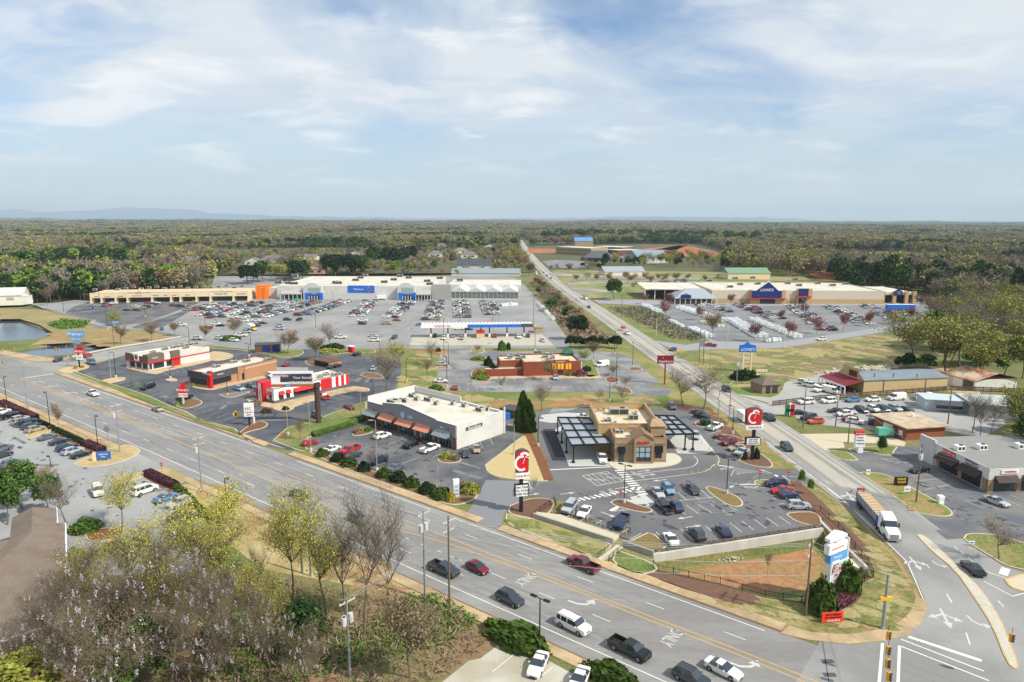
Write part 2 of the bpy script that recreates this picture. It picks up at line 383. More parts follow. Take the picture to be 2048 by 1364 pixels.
# the main road and the road on the right
V2=lambda*a:Vector(a)
RD=resamp([V2(-420,440.5),V2(-212.1,277.5),V2(-139.1,221.2),V2(-76.9,174.0),V2(-7.8,119.8),V2(35.1,86.3),V2(150,-4)],6)
def proj(l,p):
 best=None;acc=0
 for a,b in zip(l,l[1:]):
  d=b-a;t=max(0,min(1,(p-a).dot(d)/d.length_squared));q=a+d*t;e=(p-q).length
  if best is None or e<best[0]:best=(e,acc+t*d.length)
  acc+=d.length
 return best[1]
def seg(l,s0,s1):
 out=[];acc=0
 for a,b in zip(l,l[1:]):
  L=(b-a).length;e0,e1=max(s0,acc),min(s1,acc+L)
  if e1>e0+1e-3:
   p,q=a.lerp(b,(e0-acc)/L),a.lerp(b,(e1-acc)/L)
   if not out:out.append(p)
   out.append(q)
  acc+=L
 return out
def SX(x,y):return proj(RD,P(x,y).to_2d())
mb=MB();ribbon(mb,RD,-20.9,1.0,.036);o=struct('main_road',mb,m_road)
mb=MB()
for t0,t1,a,b_ in((-14.4,-11.4,0,520),(-7.1,-3.8,60,520),(-18.2,-15.2,250,480)):
 ribbon(mb,seg(RD,a,b_),t0,t1,.041)
struct('lane_wear',mb,mat('lane_wear',(128,127,126),.95,.1,1.5,rgb2=(140,139,138),scale2=.1,stretch=(1,1,1)))
CR=smooth([V2(22,2000),V2(24,1800),V2(28,1125),V2(37,711),V2(46,520),V2(56,402),V2(61,317),V2(65.5,249),V2(68.5,204),V2(70.8,174),V2(72,148),V2(73,132),V2(72.6,118)],2)
mb=MB();ribbon(mb,CR,-6.6,6.6,.033);struct('side_road',mb,m_road2)
mb=MB();ribbon(mb,CR,-1.9,1.6,.038);ribbon(mb,CR,3,5.2,.038);struct('lane_wear',mb,m_roadc)
junction=[(1656,968),(1706,1012),(1745,1056),(1802,1116),(1837,1171),(1853,1205),(1854,1221),(1845,1244),(1814,1271),(1766,1283),(1700,1290),(1640,1282),(1560,1420),(2500,1900),(2700,1300),(2200,1175),(2048,1145),(2008,1133),(1980,1116),(1940,1091),(1925,1077),(1894,1080),(1824,1022),(1780,990)]
G('junction',junction,mat('road_junction',(132,131,128),.95,.08,3,rgb2=(151,150,147),scale2=.05),.040)
G('apron',[(530,886),(590,904),(606,911),(560,894),(520,880)],m_walkp,.050)
# raised kerbed islands
def inset(w,d):
 A=sum(w[k].x*w[(k+1)%len(w)].y-w[(k+1)%len(w)].x*w[k].y for k in range(len(w)))
 s=1 if A>0 else-1;out=[]
 for i in range(len(w)):
  t=(w[(i+1)%len(w)]-w[i-1]).normalized();out.append(w[i]+Vector((-t.y,t.x))*d*s)
 return out
def island(name,px,m,kerb=None,sm=2,d=.28,h=.13,world=False):
 w=WP(px)if not world else px
 if sm:w=smooth(w+[w[0]],sm)[:-1]
 mb=MB();mb.prism(w,0,h,0);flat(mb,inset(w,d),h+.01,1)
 o=mb.obj(name,[kerb or m_kerb,m]);o['kind']='structure';return o
isl=island
yk=mat('kerb_yellow',(200,168,100),.9,.08,1)
isl('median',[(1833,1071),(1861,1102),(1909,1140),(1951,1201),(1985,1254),(2013,1327),(2032,1342),(2038,1330),(2016,1275),(2004,1244),(1970,1187),(1918,1135),(1861,1080),(1842,1069)],mat('median_conc',(190,184,168),.95,.14,1.5),yk,sm=1,d=.16)
isl('traffic_island',[(2008,1160),(2048,1146),(2120,1160),(2100,1200),(2046,1184),(2020,1176)],m_walkp,yk,sm=1)
isl('verge_island',[(1718,947),(1724,944),(1760,946),(1790,957),(1850,990),(1895,1015),(1907,1026),(1903,1033),(1880,1034),(1840,1028),(1824,1021),(1775,984)],mat('verge_right',(112,122,62),1,.2,.8,rgb2=(140,132,80),scale2=.12))
isl('verge_island',[(1660,902),(1690,900),(1716,919),(1718,921),(1690,922),(1675,917),(1652,903)],m_grassg)
isl('verge_island',[(1700,903),(1745,904),(1755,911),(1787,911),(1787,904),(1800,890),(1695,896)],m_grassg)
isl('verge_island',[(1926,1077),(1932,1068),(1960,1067),(2010,1072),(2048,1088),(2200,1112),(2300,1190),(2048,1141),(2008,1131),(1980,1113),(1940,1089)],m_grassg)
isl('grass_corner',[(1340,1148),(1420,1166),(1530,1196),(1600,1207),(1692,1184),(1748,1154),(1738,1136),(1648,1044),(1636,1022),(1604,998),(1576,966),(1590,962),(1640,978),(1700,1022),(1742,1062),(1796,1119),(1830,1174),(1845,1212),(1838,1240),(1808,1262),(1764,1274),(1695,1281),(1620,1273),(1566,1260),(1500,1236),(1400,1203),(1290,1157)],mat('corner_grass',(150,136,92),1,.4,1.6,rgb2=(112,114,62),scale2=.16),mat('earth_edge',(160,130,94),1,.12,1),sm=0,d=.5,h=.10)
G('clay_floor',[],m_clay,0)if 0 else None
mb=MB();flat(mb,[Vector((p.x,p.y))for p in bas_in[0:1]+bas_in[1:]],-1.8)if 0 else None
isl('mulch_island',[(1020,1012),(1060,996),(1106,998),(1110,1012),(1093,1033),(1068,1038),(1040,1034),(1014,1026)],m_mulch)
isl('grass_slope',[(1012,1028),(1068,1040),(1090,1034),(1224,1086),(1220,1100),(1190,1118),(1086,1078),(1010,1048)],mat('slope_grass',(158,148,100),1,.2,.7,rgb2=(120,124,70),scale2=.09),sm=1)
isl('grass_slope',[(1232,1100),(1306,1126),(1318,1142),(1280,1152),(1222,1128)],m_grassg,sm=1)
isl('mulch_bed',[(1290,1150),(1330,1140),(1440,1170),(1530,1198),(1500,1215),(1430,1200),(1340,1172)],m_mulch,m_mulch,sm=1,h=.12)
isl('verge_island',[(970,931),(985,919),(1010,900),(1034,880),(1052,870),(1060,868),(1075,905),(1102,960),(1085,964),(1000,957),(975,946)],mat('straw_lawn',(188,168,120),1,.1,1),sm=2)
G('mulch_bed',[(1046,862),(1062,862),(1084,905),(1106,960),(1088,962),(1072,920)],m_mulchr,.150)
m_tl=mat('tan_lawn',(186,164,118),1,.25,2,rgb2=(168,148,104),scale2=.2)
isl('verge_island',[(147,930),(158,922),(178,914),(205,899),(230,896),(255,888),(280,898),(281,906),(255,920),(215,932),(165,935)],m_tl)
isl('verge_island',[(221,964),(235,954),(270,948),(285,944),(292,952),(262,963),(230,970)],m_tl)
isl('verge_island',[(332,1040),(345,1026),(370,1014),(400,1014),(418,1030),(410,1046),(372,1040),(340,1044)],m_tl)
isl('mulch_island',[(168,1072),(200,1056),(245,1058),(253,1066),(225,1080),(180,1086)],m_mulchr)
isl('kerb_island',[(49,872),(62,862),(95,852),(118,853),(116,858),(80,872),(56,877)],m_tl)
G('mulch_bed',[(0,800),(20,808),(100,846),(190,886),(214,898),(204,906),(170,900),(95,862),(0,818)],m_mulchr,ZL+.03)
G('mulch_bed',[(283,942),(308,945),(345,970),(388,1000),(410,1022),(426,1050),(414,1052),(398,1022),(370,1002),(325,978),(288,955)],m_mulchr,ZL+.03)
isl('flower_island',[(703,867),(709,862),(730,856),(738,855),(745,860),(746,866),(715,873),(706,872)],mat('mulch_b',(120,92,66),1,.25,2))
isl('flower_island',[(875,921),(878,913),(892,908),(910,909),(924,918),(920,925),(900,927),(882,926)],MATS['mulch_b'])
isl('verge_island',[(611,900),(640,902),(676,920),(776,952),(886,988),(900,990),(945,976),(957,990),(950,1000),(915,1012),(880,1006),(764,966),(690,938),(640,916)],MATS['mulch_b'],sm=1)
isl('grass_strip',[(545,882),(560,868),(575,856),(617,846),(630,842),(660,828),(700,814),(732,804),(735,836),(700,846),(660,858),(622,874),(605,884),(618,902),(600,902)],m_grassg,sm=0)
isl('grass_strip',[(143,746),(152,744),(200,761),(262,780),(300,793),(343,813),(370,822),(400,840),(470,857),(486,873),(506,883),(500,884),(478,870),(400,846),(300,808),(200,770)],m_grassg,sm=0)
isl('sign_island',[(476,872),(482,862),(500,850),(520,842),(532,845),(537,849),(530,856),(505,862),(495,865)],m_mulchr,sm=1)
isl('sign_island',[(345,806),(360,800),(380,797),(400,800),(407,806),(390,814),(372,818),(355,814)],MATS['mulch_b'],sm=1)
isl('sign_island',[(119,740),(140,733),(165,728),(180,733),(176,737),(155,742),(145,748),(130,747),(118,744)],m_straw,sm=1)
isl('kerb_island',[(200,763),(215,757),(245,754),(253,757),(246,762),(220,767),(212,768)],m_straw,sm=1)
isl('kerb_island',[(330,759),(345,756),(356,760),(352,763),(338,763)],m_straw,sm=1)
isl('building_pad',[(251,734),(263,722),(300,742),(420,717),(424,723),(330,742),(318,748),(306,749),(280,743),(256,738)],m_straw,sm=1)
isl('building_pad',[(420,706),(428,702),(466,708),(466,716),(440,722),(424,722),(418,716)],m_straw,sm=1)
isl('building_pad',[(375,768),(383,764),(420,776),(553,745),(558,750),(440,776),(428,780),(410,780),(385,775)],m_straw,sm=1)
isl('kerb_island',[(437,789),(500,782),(500,785),(470,795),(455,796),(444,793)],mat('hatch_grey',(120,120,120),.9,.1,1),sm=1)
isl('building_pad',[(492,798),(510,796),(550,808),(700,772),(735,776),(741,780),(735,784),(700,782),(590,812),(586,820),(568,824),(550,820),(500,806)],m_straw,sm=1)
isl('grass_island',[(512,706),(600,700),(610,704),(600,712),(580,716),(560,716),(546,708)],m_grassg,sm=1)
isl('grass_island',[(386,692),(400,688),(512,700),(505,705),(470,699),(418,698)],m_grassg,sm=1)
isl('grass_island',[(655,707),(662,702),(700,697),(750,698),(752,707),(700,705),(680,708),(664,710)],m_grassg,sm=1)
isl('grass_island',[(610,722),(625,716),(650,718),(640,728),(622,732),(612,728)],MATS['mulch_b'],sm=1)
isl('grass_island',[(719,751),(730,744),(760,748),(770,758),(740,757)],MATS['mulch_b'],sm=1)
isl('grass_island',[(751,797),(765,788),(790,786),(790,792),(770,800),(756,801)],m_grassg,sm=1)
isl('grass_island',[(941,700),(950,694),(970,697),(968,705),(950,707),(942,704)],mat('island_brown',(132,124,78),1,.2,1),sm=1)
isl('grass_island',[(943,721),(946,715),(970,714),(974,718),(965,722),(948,723)],m_grassg,sm=1)
isl('grass_island',[(942,780-32),(945,740),(975,740),(980,762),(970,764),(948,762),(943,755)],m_mulchr,sm=1)
isl('building_pad',[(975,762),(980,754),(1185,750),(1200,754),(1204,755),(1202,757),(1170,757),(1060,756),(985,758)],m_straw,sm=0)
isl('grass_island',[(1210,757),(1222,752),(1240,758),(1240,764),(1222,766),(1212,763)],m_mulchr,sm=1)
isl('grass_island',[(1162,722),(1186,720),(1200,752),(1180,755),(1162,752)],m_grassg,sm=0)
isl('grass_island',[(1256,737),(1268,734),(1286,738),(1283,741),(1262,741)],m_mulchr,sm=1)
isl('grass_island',[(873,734),(900,734),(905,737),(898,738),(873,738)],m_clay,sm=1)
isl('grass_island',[(1227,776),(1256,775),(1266,785),(1262,788),(1235,784)],MATS['mulch_b'],sm=1)
# the fresh restaurant lot
pad=mat('pad_conc',(186,186,180),.95,.05,.7)
G('concrete_pad',[(1110,860),(1122,852),(1150,850),(1225,915),(1230,932),(1138,933),(1128,905)],pad,.040)
G('concrete_pad',[(1083,830),(1130,825),(1180,828),(1180,842),(1100,846),(1078,842)],pad,.038)
G('concrete_pad',[(1360,862),(1400,868),(1426,900),(1412,908),(1355,907),(1340,880)],pad,.040)
G('asphalt_patch',[(1085,858),(1109,858),(1131,915),(1111,915)],m_patch,.038)
isl('pavement',[(1213,925),(1222,912),(1345,905),(1362,915),(1364,922),(1352,930),(1320,936),(1256,940),(1240,941),(1228,938)],mat('pave',(198,192,176),.95,.06,.8),sm=1)
isl('mulch_island',[(1220,1005),(1232,998),(1250,1000),(1280,1012),(1304,1018),(1306,1024),(1292,1027),(1262,1022),(1228,1012)],m_mulch)
isl('mulch_island',[(1410,976),(1418,973),(1440,978),(1475,993),(1487,1005),(1485,1013),(1470,1015),(1450,1009),(1420,988)],mat('mulch_green',(124,108,66),1,.3,2))
G('concrete_pad',[(1252,1001),(1262,994),(1288,988),(1310,1006),(1302,1014),(1280,1012)],pad,.044)
isl('mulch_island',[(1428,878),(1440,870),(1458,869),(1492,880),(1490,886),(1466,886),(1450,884),(1434,884)],m_mulchr)
isl('mulch_island',[(1477,922),(1480,913),(1495,905),(1520,905),(1545,925),(1546,936),(1520,935),(1495,930)],m_mulch)
isl('mulch_island',[(1389,847),(1394,842),(1420,840),(1450,850),(1445,854),(1405,855),(1392,852)],MATS['mulch_b'])
isl('mulch_island',[(1507,965),(1512,960),(1545,960),(1580,966),(1560,970),(1515,972)],m_grassg)
isl('mulch_island',[(1572,1030),(1580,1025),(1632,1024),(1645,1040),(1640,1056),(1606,1048),(1588,1042)],MATS['mulch_b'],sm=1)
isl('mulch_island',[(1252,1085),(1262,1082),(1295,1066),(1310,1070),(1335,1092),(1318,1106),(1306,1109)],MATS['mulch_green'],sm=0)
G('mulch_bed',[(1500,928),(1440,860),(1420,834),(1330,812),(1340,806),(1420,815),(1446,838),(1480,870),(1500,890),(1522,905)],m_mulch,ZL+.03)
G('mulch_bed',[(1580,965),(1596,962),(1640,1000),(1690,1050),(1730,1090),(1756,1130),(1750,1156),(1738,1136),(1648,1042),(1602,998)],m_mulch,.145)
# footpaths beside the main road
def walk(s0,s1,d0,d1,m=m_walk,h=.13):
 l=seg(RD,s0,s1);a,b_=offset(l,d0),offset(l,d1)
 mb=MB();mb.prism(a+b_[::-1],0,h,0);o=mb.obj('pavement',m);o['kind']='structure'
 mb=MB();ribbon(mb,l,d0-(.35 if d0>0 else-.35),d0,.06);struct('gutter',mb,mat('gutter',(120,96,74),1,.1,1))
s1,s2=SX(118,744),SX(540,888);s3,s4=SX(588,905),SX(955,1044);s5,s6=SX(1003,1054),SX(1560,1266)
walk(s1,s2,1.3,3.4);walk(s3,s4,1.3,3.4);walk(s5,s6,1.3,3.5)
corner=[(1560,1268),(1615,1281),(1695,1289),(1766,1283),(1814,1271),(1845,1244),(1854,1220),(1852,1200),(1832,1196),(1826,1212),(1818,1228),(1798,1246),(1760,1261),(1695,1270),(1625,1266),(1578,1253)]
mb=MB();mb.prism(WP(corner),0,.14);struct('pavement',mb,m_walk)
walk(0,SX(262,885),-20.9,-22.8);walk(SX(410,950),700,-20.9,-22.8)
mb=MB();mb.prism(WP([(0,700),(105,717),(160,712),(135,719),(105,723),(60,722),(0,709),(-150,682),(-150,675)]),0,.12);struct('pavement',mb,m_walk)
# markings
mk=MB();ZM=.052
def q(l,d,w=.12,m=0,z=ZM):ribbon(mk,l,d-w/2,d+w/2,z,m)
SA,SB=SX(160,762),SX(1529,1262)
q(seg(RD,SA,SX(530,895)),0,.15);q(seg(RD,SX(600,920),SX(862,1020)),0,.15);q(seg(RD,SX(905,1036),SB),0,.15)
q(seg(RD,60,SX(270,870)),-18.4,.15);q(seg(RD,SX(260,870),700),-18.4,.15)
dashes(mk,seg(RD,SX(185,780),SB),-3.75,.12,ZM,3,9,0)
dashes(mk,seg(RD,60,560),-14.8,.12,ZM,3,9,0,3)
dashes(mk,seg(RD,SX(960,1060),560),-11.4,.12,ZM,3,6.5,0,2)
dashes(mk,seg(RD,SX(780,1050),SX(1000,1100)),-11.4,.14,ZM,1,3,0,2)
dashes(mk,seg(RD,SX(215,790),SX(420,860)),-7.4,.14,ZM,1,3,0,2)
dashes(mk,seg(RD,SX(150,760),SX(215,790)),-7.4,.14,ZM,3,9,0,2)
def pxl(pts,w=.12,m=0,z=ZM):l=smooth(WP(pts),1);ribbon(mk,l,-w/2,w/2,z,m)
YU=[(215,818),(240,827),(300,845),(394,874),(520,926),(691,995),(801,1038),(940,1093),(1111,1158),(1265,1220),(1456,1292),(1634,1364),(1760,1415)]
YL=[(39,757),(121,790),(215,826),(400,901),(520,953),(691,1028),(801,1062),(880,1082),(940,1102),(1111,1166),(1265,1228),(1452,1300),(1622,1370),(1750,1422)]
pxl(YU,.16,1);pxl(YL,.16,1);pxl([(45,756),(127,789),(230,828),(300,855)],.16,1)
def bar(a,b_,w=.6,m=0,z=ZM):line(mk,P(*a),P(*b_),w,z,m)
bar((44,757),(118,746),.6)
bar((1817,1274),(1963,1322),.6);bar((1802,1279),(1968,1343),.2);bar((1799,1292),(1978,1362),.2);bar((1765,1287),(1757,1380),.35);bar((1799,1292),(1795,1390),.35)
bar((1968,1163),(2025,1193),.15);bar((2025,1193),(2060,1184),.15);bar((1968,1142),(2015,1158),.15);bar((2012,1137),(2006,1150),1.2)
def arrow(px,heading,kind='left',s=1.0,m=2):
 s*=.85
 c=P(*px);cs,sn=math.cos(heading),math.sin(heading)
 def T(l):return[(c.x+s*(y*cs+x*sn),c.y+s*(y*sn-x*cs),ZM)for x,y in l]
 pos={'straight':[[(-.12,-1.6),(.12,-1.6),(.12,.3),(-.12,.3)],[(-.45,.3),(.45,.3),(0,1.5)]],'left':[[(.5,-1.6),(.8,-1.6),(.7,-.2),(.4,-.4)],[(.4,-.4),(.7,-.2),(.1,.7),(-.1,.35)],[(-.1,.35),(.1,.7),(-.5,.9),(-.5,.6)],[(-.5,.1),(-.5,1.4),(-1.5,.75)]]}
 pos['right']=[[(-x,y)for x,y in l][::-1]for l in pos['left']]
 for l in pos.get(kind,[]):mk.face(T(l),m)
 if kind=='both':
  for l in([(-.14,-2),(.14,-2),(.14,.9),(-.14,.9)],[(-.5,.9),(.5,.9),(0,2.2)],[(.14,-.9),(.14,-.5),(.9,.1),(1.0,-.2)],[(.75,.45),(1.15,-.5),(1.75,.35)],[(-.14,-.5),(-.14,-.9),(-1.0,-.2),(-.9,.1)],[(-1.15,-.5),(-.75,.45),(-1.75,.35)]):mk.face(T(l),m)
HR=math.atan2(-.616,.788)
ah=lambda a,b_:(lambda d:math.atan2(d.y,d.x))(P(*b_)-P(*a))
arrow((1165,1206),HR,'left',1.5);arrow((1490,1330),HR,'left',1.5)
arrow((78,764),HR+PI,'left',1.7);arrow((144,786),HR+PI,'left',1.7)
HS=ah((1690,960),(1900,1200))
arrow((1700,993),HS,'both',1.4);arrow((1830,1127),HS,'both',1.3);arrow((1890,1236),HS-.15,'both',1.5);arrow((1955,1245),HS,'left',1.2);arrow((1877,1129),HS,'left',.9)
gt=[]
def gtext(body,px,heading,size,m=None,sx=1,z=ZM):
 me=text_mesh(body,size,m or m_whitew,extrude=0,sx=sx,bold=.02)
 c=P(*px,0);me.transform(Matrix.Translation((c.x,c.y,z))@Matrix.Rotation(heading-PI/2,4,'Z'));gt.append(me)
for px_ in((1052,1158),(1342,1275)):gtext('ONLY',px_,HR,2.6,sx=.62)
for px_ in((103,773),(170,798)):gtext('ONLY',px_,HR+PI,2.6,sx=.62)
q(CR,-5.4,.14);q(seg(CR,0,1700),5.5,.14)
q(seg(CR,0,1850),1.75,.13,1);q(seg(CR,0,1850),-1.75,.13,1)
for x in(2.0,-2.0):dashes(mk,seg(CR,1300,1860),x,.1,ZM,3,6,1)
bar((1849,1205),(1815,1125),.14);bar((1815,1125),(1745,1057),.14);bar((1745,1057),(1690,1003),.14);bar((1690,1003),(1648,970),.14)
for a,b_ in(((1893,1188),(1904,1206)),((1932,1266),(1940,1290)),((1909,1093),(1917,1100)),((1921,1103),(1929,1110)),((1936,1116),(1945,1124)),((1996,1202),(2007,1214)),((1852,1130),(1860,1137))):bar(a,b_,.15)
l=WP([(1607,939),(1648,972),(1665,983)]);dashes(mk,l,0,.15,ZM,.9,2.4)
def stalls(a,b_,n,depth_px,w=.1,m=0,z=None,both=False):
 A,B=P(*a),P(*b_);D=P(*depth_px)-A
 for k in range(n+1):
  p=A.lerp(B,k/n);line(mk,p,p+D,w,z or ZM,m)
stalls((160,744),(262,772),12,(178,739))if 0 else None
for k in range(7):bar((158+k*12,745+k*4),(188+k*12,739+k*4),.1,2)
for k in range(5):bar((228+k*13,771+k*4),(252+k*13,765+k*4),.1,2)
for k in range(7):bar((290+k*12.5,788+k*4.2),(318+k*12.5,779+k*4.2),.1,2)
for k in range(7):bar((388+k*15,821+k*5.0),(414+k*15,812+k*5.0),.1,2)
for k in range(6):bar((318+k*12,741-k*2.6),(334+k*12,749-k*2.6),.1,2)
for k in range(6):bar((458+k*9,781-k*2),(476+k*9,784-k*2),.1,2)
for k in range(6):bar((620+k*18,801-k*4.6),(650+k*18,810-k*4.6),.1,2)
for k in range(6):bar((646+k*16,838-k*4.6),(672+k*16,846-k*4.6),.1,2)if 0 else bar((648+k*15.5,829-k*4.6),(673+k*15.5,837-k*4.6),.1,2)
for k in range(9):bar((680+k*7.5,712+k*5),(706+k*7.5,707+k*5),.1,2)if k<2 else None
for k in range(8):bar((682+k*3,722+k*5.4),(722+k*3,716+k*5.4),.1,2)
for k in range(4):bar((722+k*9,712+k*.6),(742+k*9,718+k*.6),.1,2)
for k in range(7):bar((586+k*5,812-k*1.4),(600+k*5,816-k*1.4),.1,3)
bar((584,812),(620,801),.1,3);bar((598,818),(634,806),.1,3)
for k in range(12):bar((622+k*22.8,899+k*8.2),(650+k*22.8,886+k*8.2),.1,2)
for k in range(5):bar((776+k*30,890+k*8),(806+k*30,878+k*8),.1,2)
bar((936,886),(946,902),.1,2);bar((958,880),(966,897),.1,2);bar((980,876),(986,890),.1,2)
for k in range(6):bar((778+k*6,888+k*1.6),(792+k*6,882+k*1.6),.1,2)
for k in range(12):bar((882,709+k*6),(907,709+k*6),.1,2)if 5!=k else None
for k in range(9):bar((918+k*17,774),(920+k*17,782),.1,2)
for k in range(9):bar((1124+k*16,774),(1132+k*16,782),.1,2)
for k in range(7):bar((995+k*16.4,755),(997+k*16.4,763),.1,2)if k!=4 else None
for k in range(4):bar((1160+k*16,755),(1165+k*16,763),.1,2)
for k in range(11):bar((1190+k*3.4,716+k*4.4),(1214+k*3.4,716+k*4.4),.1,2)if k>2 else None
for k in range(11):bar((1240+k*6.4,713+k*4.6),(1262+k*6,713+k*4.6),.1,2)
for k in range(6):bar((944,711+k*6),(966,711+k*6),.1,2)
for k in range(7):bar((1130+k*25.5,1036+k*9),(1155+k*25.5,1022+k*9),.1,0)
for k in range(13):bar((1312+k*24.5,1092-k*3.9),(1288+k*24.5+(12-k)*0,1068-k*3.2),.1,0)if k else None
for k in range(5):bar((1348+k*24,1012-k*1.5),(1372+k*26,1030-k*2),.1,0)
for k in range(5):bar((1330+k*24,985-k*1.5),(1350+k*24,1003-k*1.7),.1,0)if k else None
bar((1345,1003),(1432,994),.1)
for k in range(5):bar((1522+k*11.5,976+k*10.8),(1560+k*11,974+k*10.8),.1,0)
for k in range(2):bar((1416+k*8,869+k*7),(1442+k*8,861+k*7),.1,0)
for k in range(6):bar((1325+k*3,817+k*2),(1336+k*3,825+k*2),.08,0)if 0 else bar((1324+k*3.2,817+k*2.1),(1332+k*1.6,818+k*2),.08,0)
bar((1100,940),(1222,934),.4)
for k in range(11):bar((1099+k*4.5,826-k*.7),(1108+k*4.5,817),.12,0)
bar((1104,827),(1147,819),.12)
for k in range(12):bar((1230+k*4.2,942+k*4.3),(1249+k*4.2,940.5+k*4.3),.55,0)
for k in range(14):bar((1138+k*10.6,1005-k*2.1),(1153+k*10.6,1000-k*2.1+2.6),.6,0)if 0 else bar((1137+k*10.3,999-k*1.9+1),(1150+k*10.3,1004.5-k*1.9),.55,0)
bx=[(1165,952),(1214,943),(1246,962),(1195,972)]
for a,b_ in zip(bx,bx[1:]+bx[:1]):bar(a,b_,.12)
for k in range(1,6):bar((1165+k*5,952+k*3.3),(1165+49*(k/6)+2,952-9*(k/6)*.2),.1)if 0 else None
for t in(.2,.4,.6,.8):
 bar((1165+49*t,952-9*t),(1195+51*t*.9,972-10*t),.09)
HC_=ah((1200,972),(1190,948))
gtext('DO',(1210,948),ah((1300,1000),(1288,920)),1.3);gtext('NOT',(1226,956),ah((1300,1000),(1288,920)),1.3);gtext('BLOCK',(1193,960),ah((1300,1000),(1288,920)),1.3)
pxl([(1268,962),(1330,955),(1400,946),(1418,940),(1427,930),(1432,928)],.14);pxl([(1256,951),(1330,941),(1380,936),(1394,928),(1396,920),(1388,912)],.14)
pxl([(1435,930),(1440,918),(1426,903),(1400,872)],.12)
HL=ah((1268,962),(1340,953))
for px_,h_ in(((1289,942),0),((1299,950),0),((1319,961),PI),((1136,1001-14),0),((1245,976),0)):arrow(px_,HL+h_,'straight',1.3)
arrow((1218,1030),ah((1210,1028),(1226,1034)),'straight',1.4);arrow((1369,1036),HL+PI,'straight',1.3);arrow((1388,1053),HL,'straight',1.3);arrow((1466,972),ah((1472,968),(1462,974)),'straight',1.3)
arrow((1409,887),ah((1412,890),(1404,884)),'straight',1.2);arrow((1423,897),ah((1425,900),(1418,893)),'straight',1.2);arrow((1531,943),ah((1540,946),(1524,941)),'straight',1.2);arrow((1066,989),HL,'straight',1.2)
gtext('STOP',(1503,975),ah((1560,969),(1440,974))-PI/2,1.4);bar((1480,969),(1515,969),.4)
gtext('STOP',(1451,937),HL-PI/2,1.3);bar((1436,931),(1468,935),.4);bar((1550,950),(1566,961),.6);bar((1565,952),(1580,962),.2);bar((1566,952),(1600,955),.12)
for k in range(6):bar((1466+k*1.5,937+k*2.6),(1516-k*7,946+k*.2),.08)
bar((1466,935),(1540,948),.1);bar((1462,952),(1468,940),.1)
bar((1221,1022),(1238,1013),.8);gtext('STOP',(1240,1020),ah((1218,1012),(1228,1022)),1.3)
for b_,px_ in(('ORDER',(1208,988)),('HERE',(1222,982)),('ORDER',(1280,951)),('ONLY',(1268,947)),('MOBILE',(1284,945)),('EXIT',(1062,976))):gtext(b_,px_,HL,1.4,sx=.7)if b_!='MOBILE' else None
def comb(a,b_,side,n,L=5,m=4,w=.1):
 A,B=P(*a).to_2d(),P(*b_).to_2d();t=(B-A).normalized();nrm=Vector((-t.y,t.x))*L*side
 line(mk,A,B,.12,ZM,m)
 for k in range(n+1):
  p=A.lerp(B,k/n);line(mk,p,p+nrm,w,ZM,m)
for a,b_,n in(((640,604),(390,655),40),((700,604),(520,680),42),((776,604),(560,690),44),((832,604),(676,692),46),((880,604),(762,690),46),((925,604),(845,664),38),((985,604),(986,664),36),((555,606),(345,645),36)):
 comb(a,b_,1,n);comb(a,b_,-1,n)
for a,b_,n in(((1470,612),(1588,680),34),((1560,612),(1665,666),28),((1620,612),(1750,655),26),((1400,612),(1520,684),34),((1690,612),(1850,640),26)):
 comb(a,b_,1,n,m=2);comb(a,b_,-1,n,m=2)
for a,b_,n in(((245,606),(215,640),16),((330,606),(250,652),24)):comb(a,b_,1,n);comb(a,b_,-1,n)
for a,b_ in(((1793,926),(1836,926)),((1818,952),(1868,950)),((1832,962),(1890,957)),((1850,980),(1905,968)),((1926,1000),(1968,1018)),((1998,993),(2040,1012)),((2020,990),(2060,1006)),((1790,903),(1822,913)),((1806,900),(1842,908))):bar(a,b_,.12,2)
for k in range(6):bar((1912+k*9,989-k*.2),(1935+k*7,985+k*1.8),.1,3)
for a,b_ in(((1761,918),(1790,926)),((1802,917),(1817,924)),((1761,918),(1802,917)),((1790,927),(1817,925)),((1771,919),(1798,926)),((1781,918),(1806,925))):bar(a,b_,.12,2)
for a,b_ in(((1036,1303),(985,1344)),((1105,1335),(1070,1364))):bar(a,b_,.1,0)
for k in range(4):bar((236+k*22,978+k*14),(292+k*22,965+k*13),.1,2)
for k in range(12):bar((-30+k*18,850+k*7.5),(0+k*18,840+k*7.5),.1,2)
struct('road_markings',mk,[m_white,m_yellow,m_whitew,m_bluep,m_yelw])
for me_ in gt:
 o=link('road_lettering',me_);o['kind']='structure'
ck=MB()
for d in(-14.9,):
 l=seg(RD,SX(840,1080),520);ribbon(ck,l,d-.09,d+.09,.047)
for k in range(70):
 s=rnd.uniform(SX(300,830),520);d=rnd.uniform(-18,0);l=seg(RD,s,s+rnd.uniform(2,9));dd=rnd.uniform(-.4,.4)
 if len(l)>1:
  a=offset(l,d);b2=offset(l,d+dd);line(ck,a[0],b2[-1],rnd.choice((.07,.12)),.047)
line(ck,P(1645,1284),P(1660,1380),.12,.047)
for px_ in((1654,1321),(1658,1348)):
 c=P(*px_);line(ck,c-Vector((.8,.2,0)),c+Vector((.8,-.2,0)),.8,.047)
struct('asphalt_cracks',ck,mat('tar',(84,84,86),.8,.1,1))
wt=MB()
for d in(-1.1,-2.6,-4.9,-6.4,-12.4,-13.9,-15.7,-17.3):ribbon(wt,seg(RD,60,560),d-.3,d+.3,.043)
struct('wheel_tracks',wt,mat('tracks',(128,128,127),.95,.14,1.2,rgb2=(140,139,137),scale2=.12,stretch=(.2,1,1,38)))
wt=MB()
for d in(-4.6,-2.6,2.6,4.4):ribbon(wt,seg(CR,1000,1900),d-.3,d+.3,.0425)
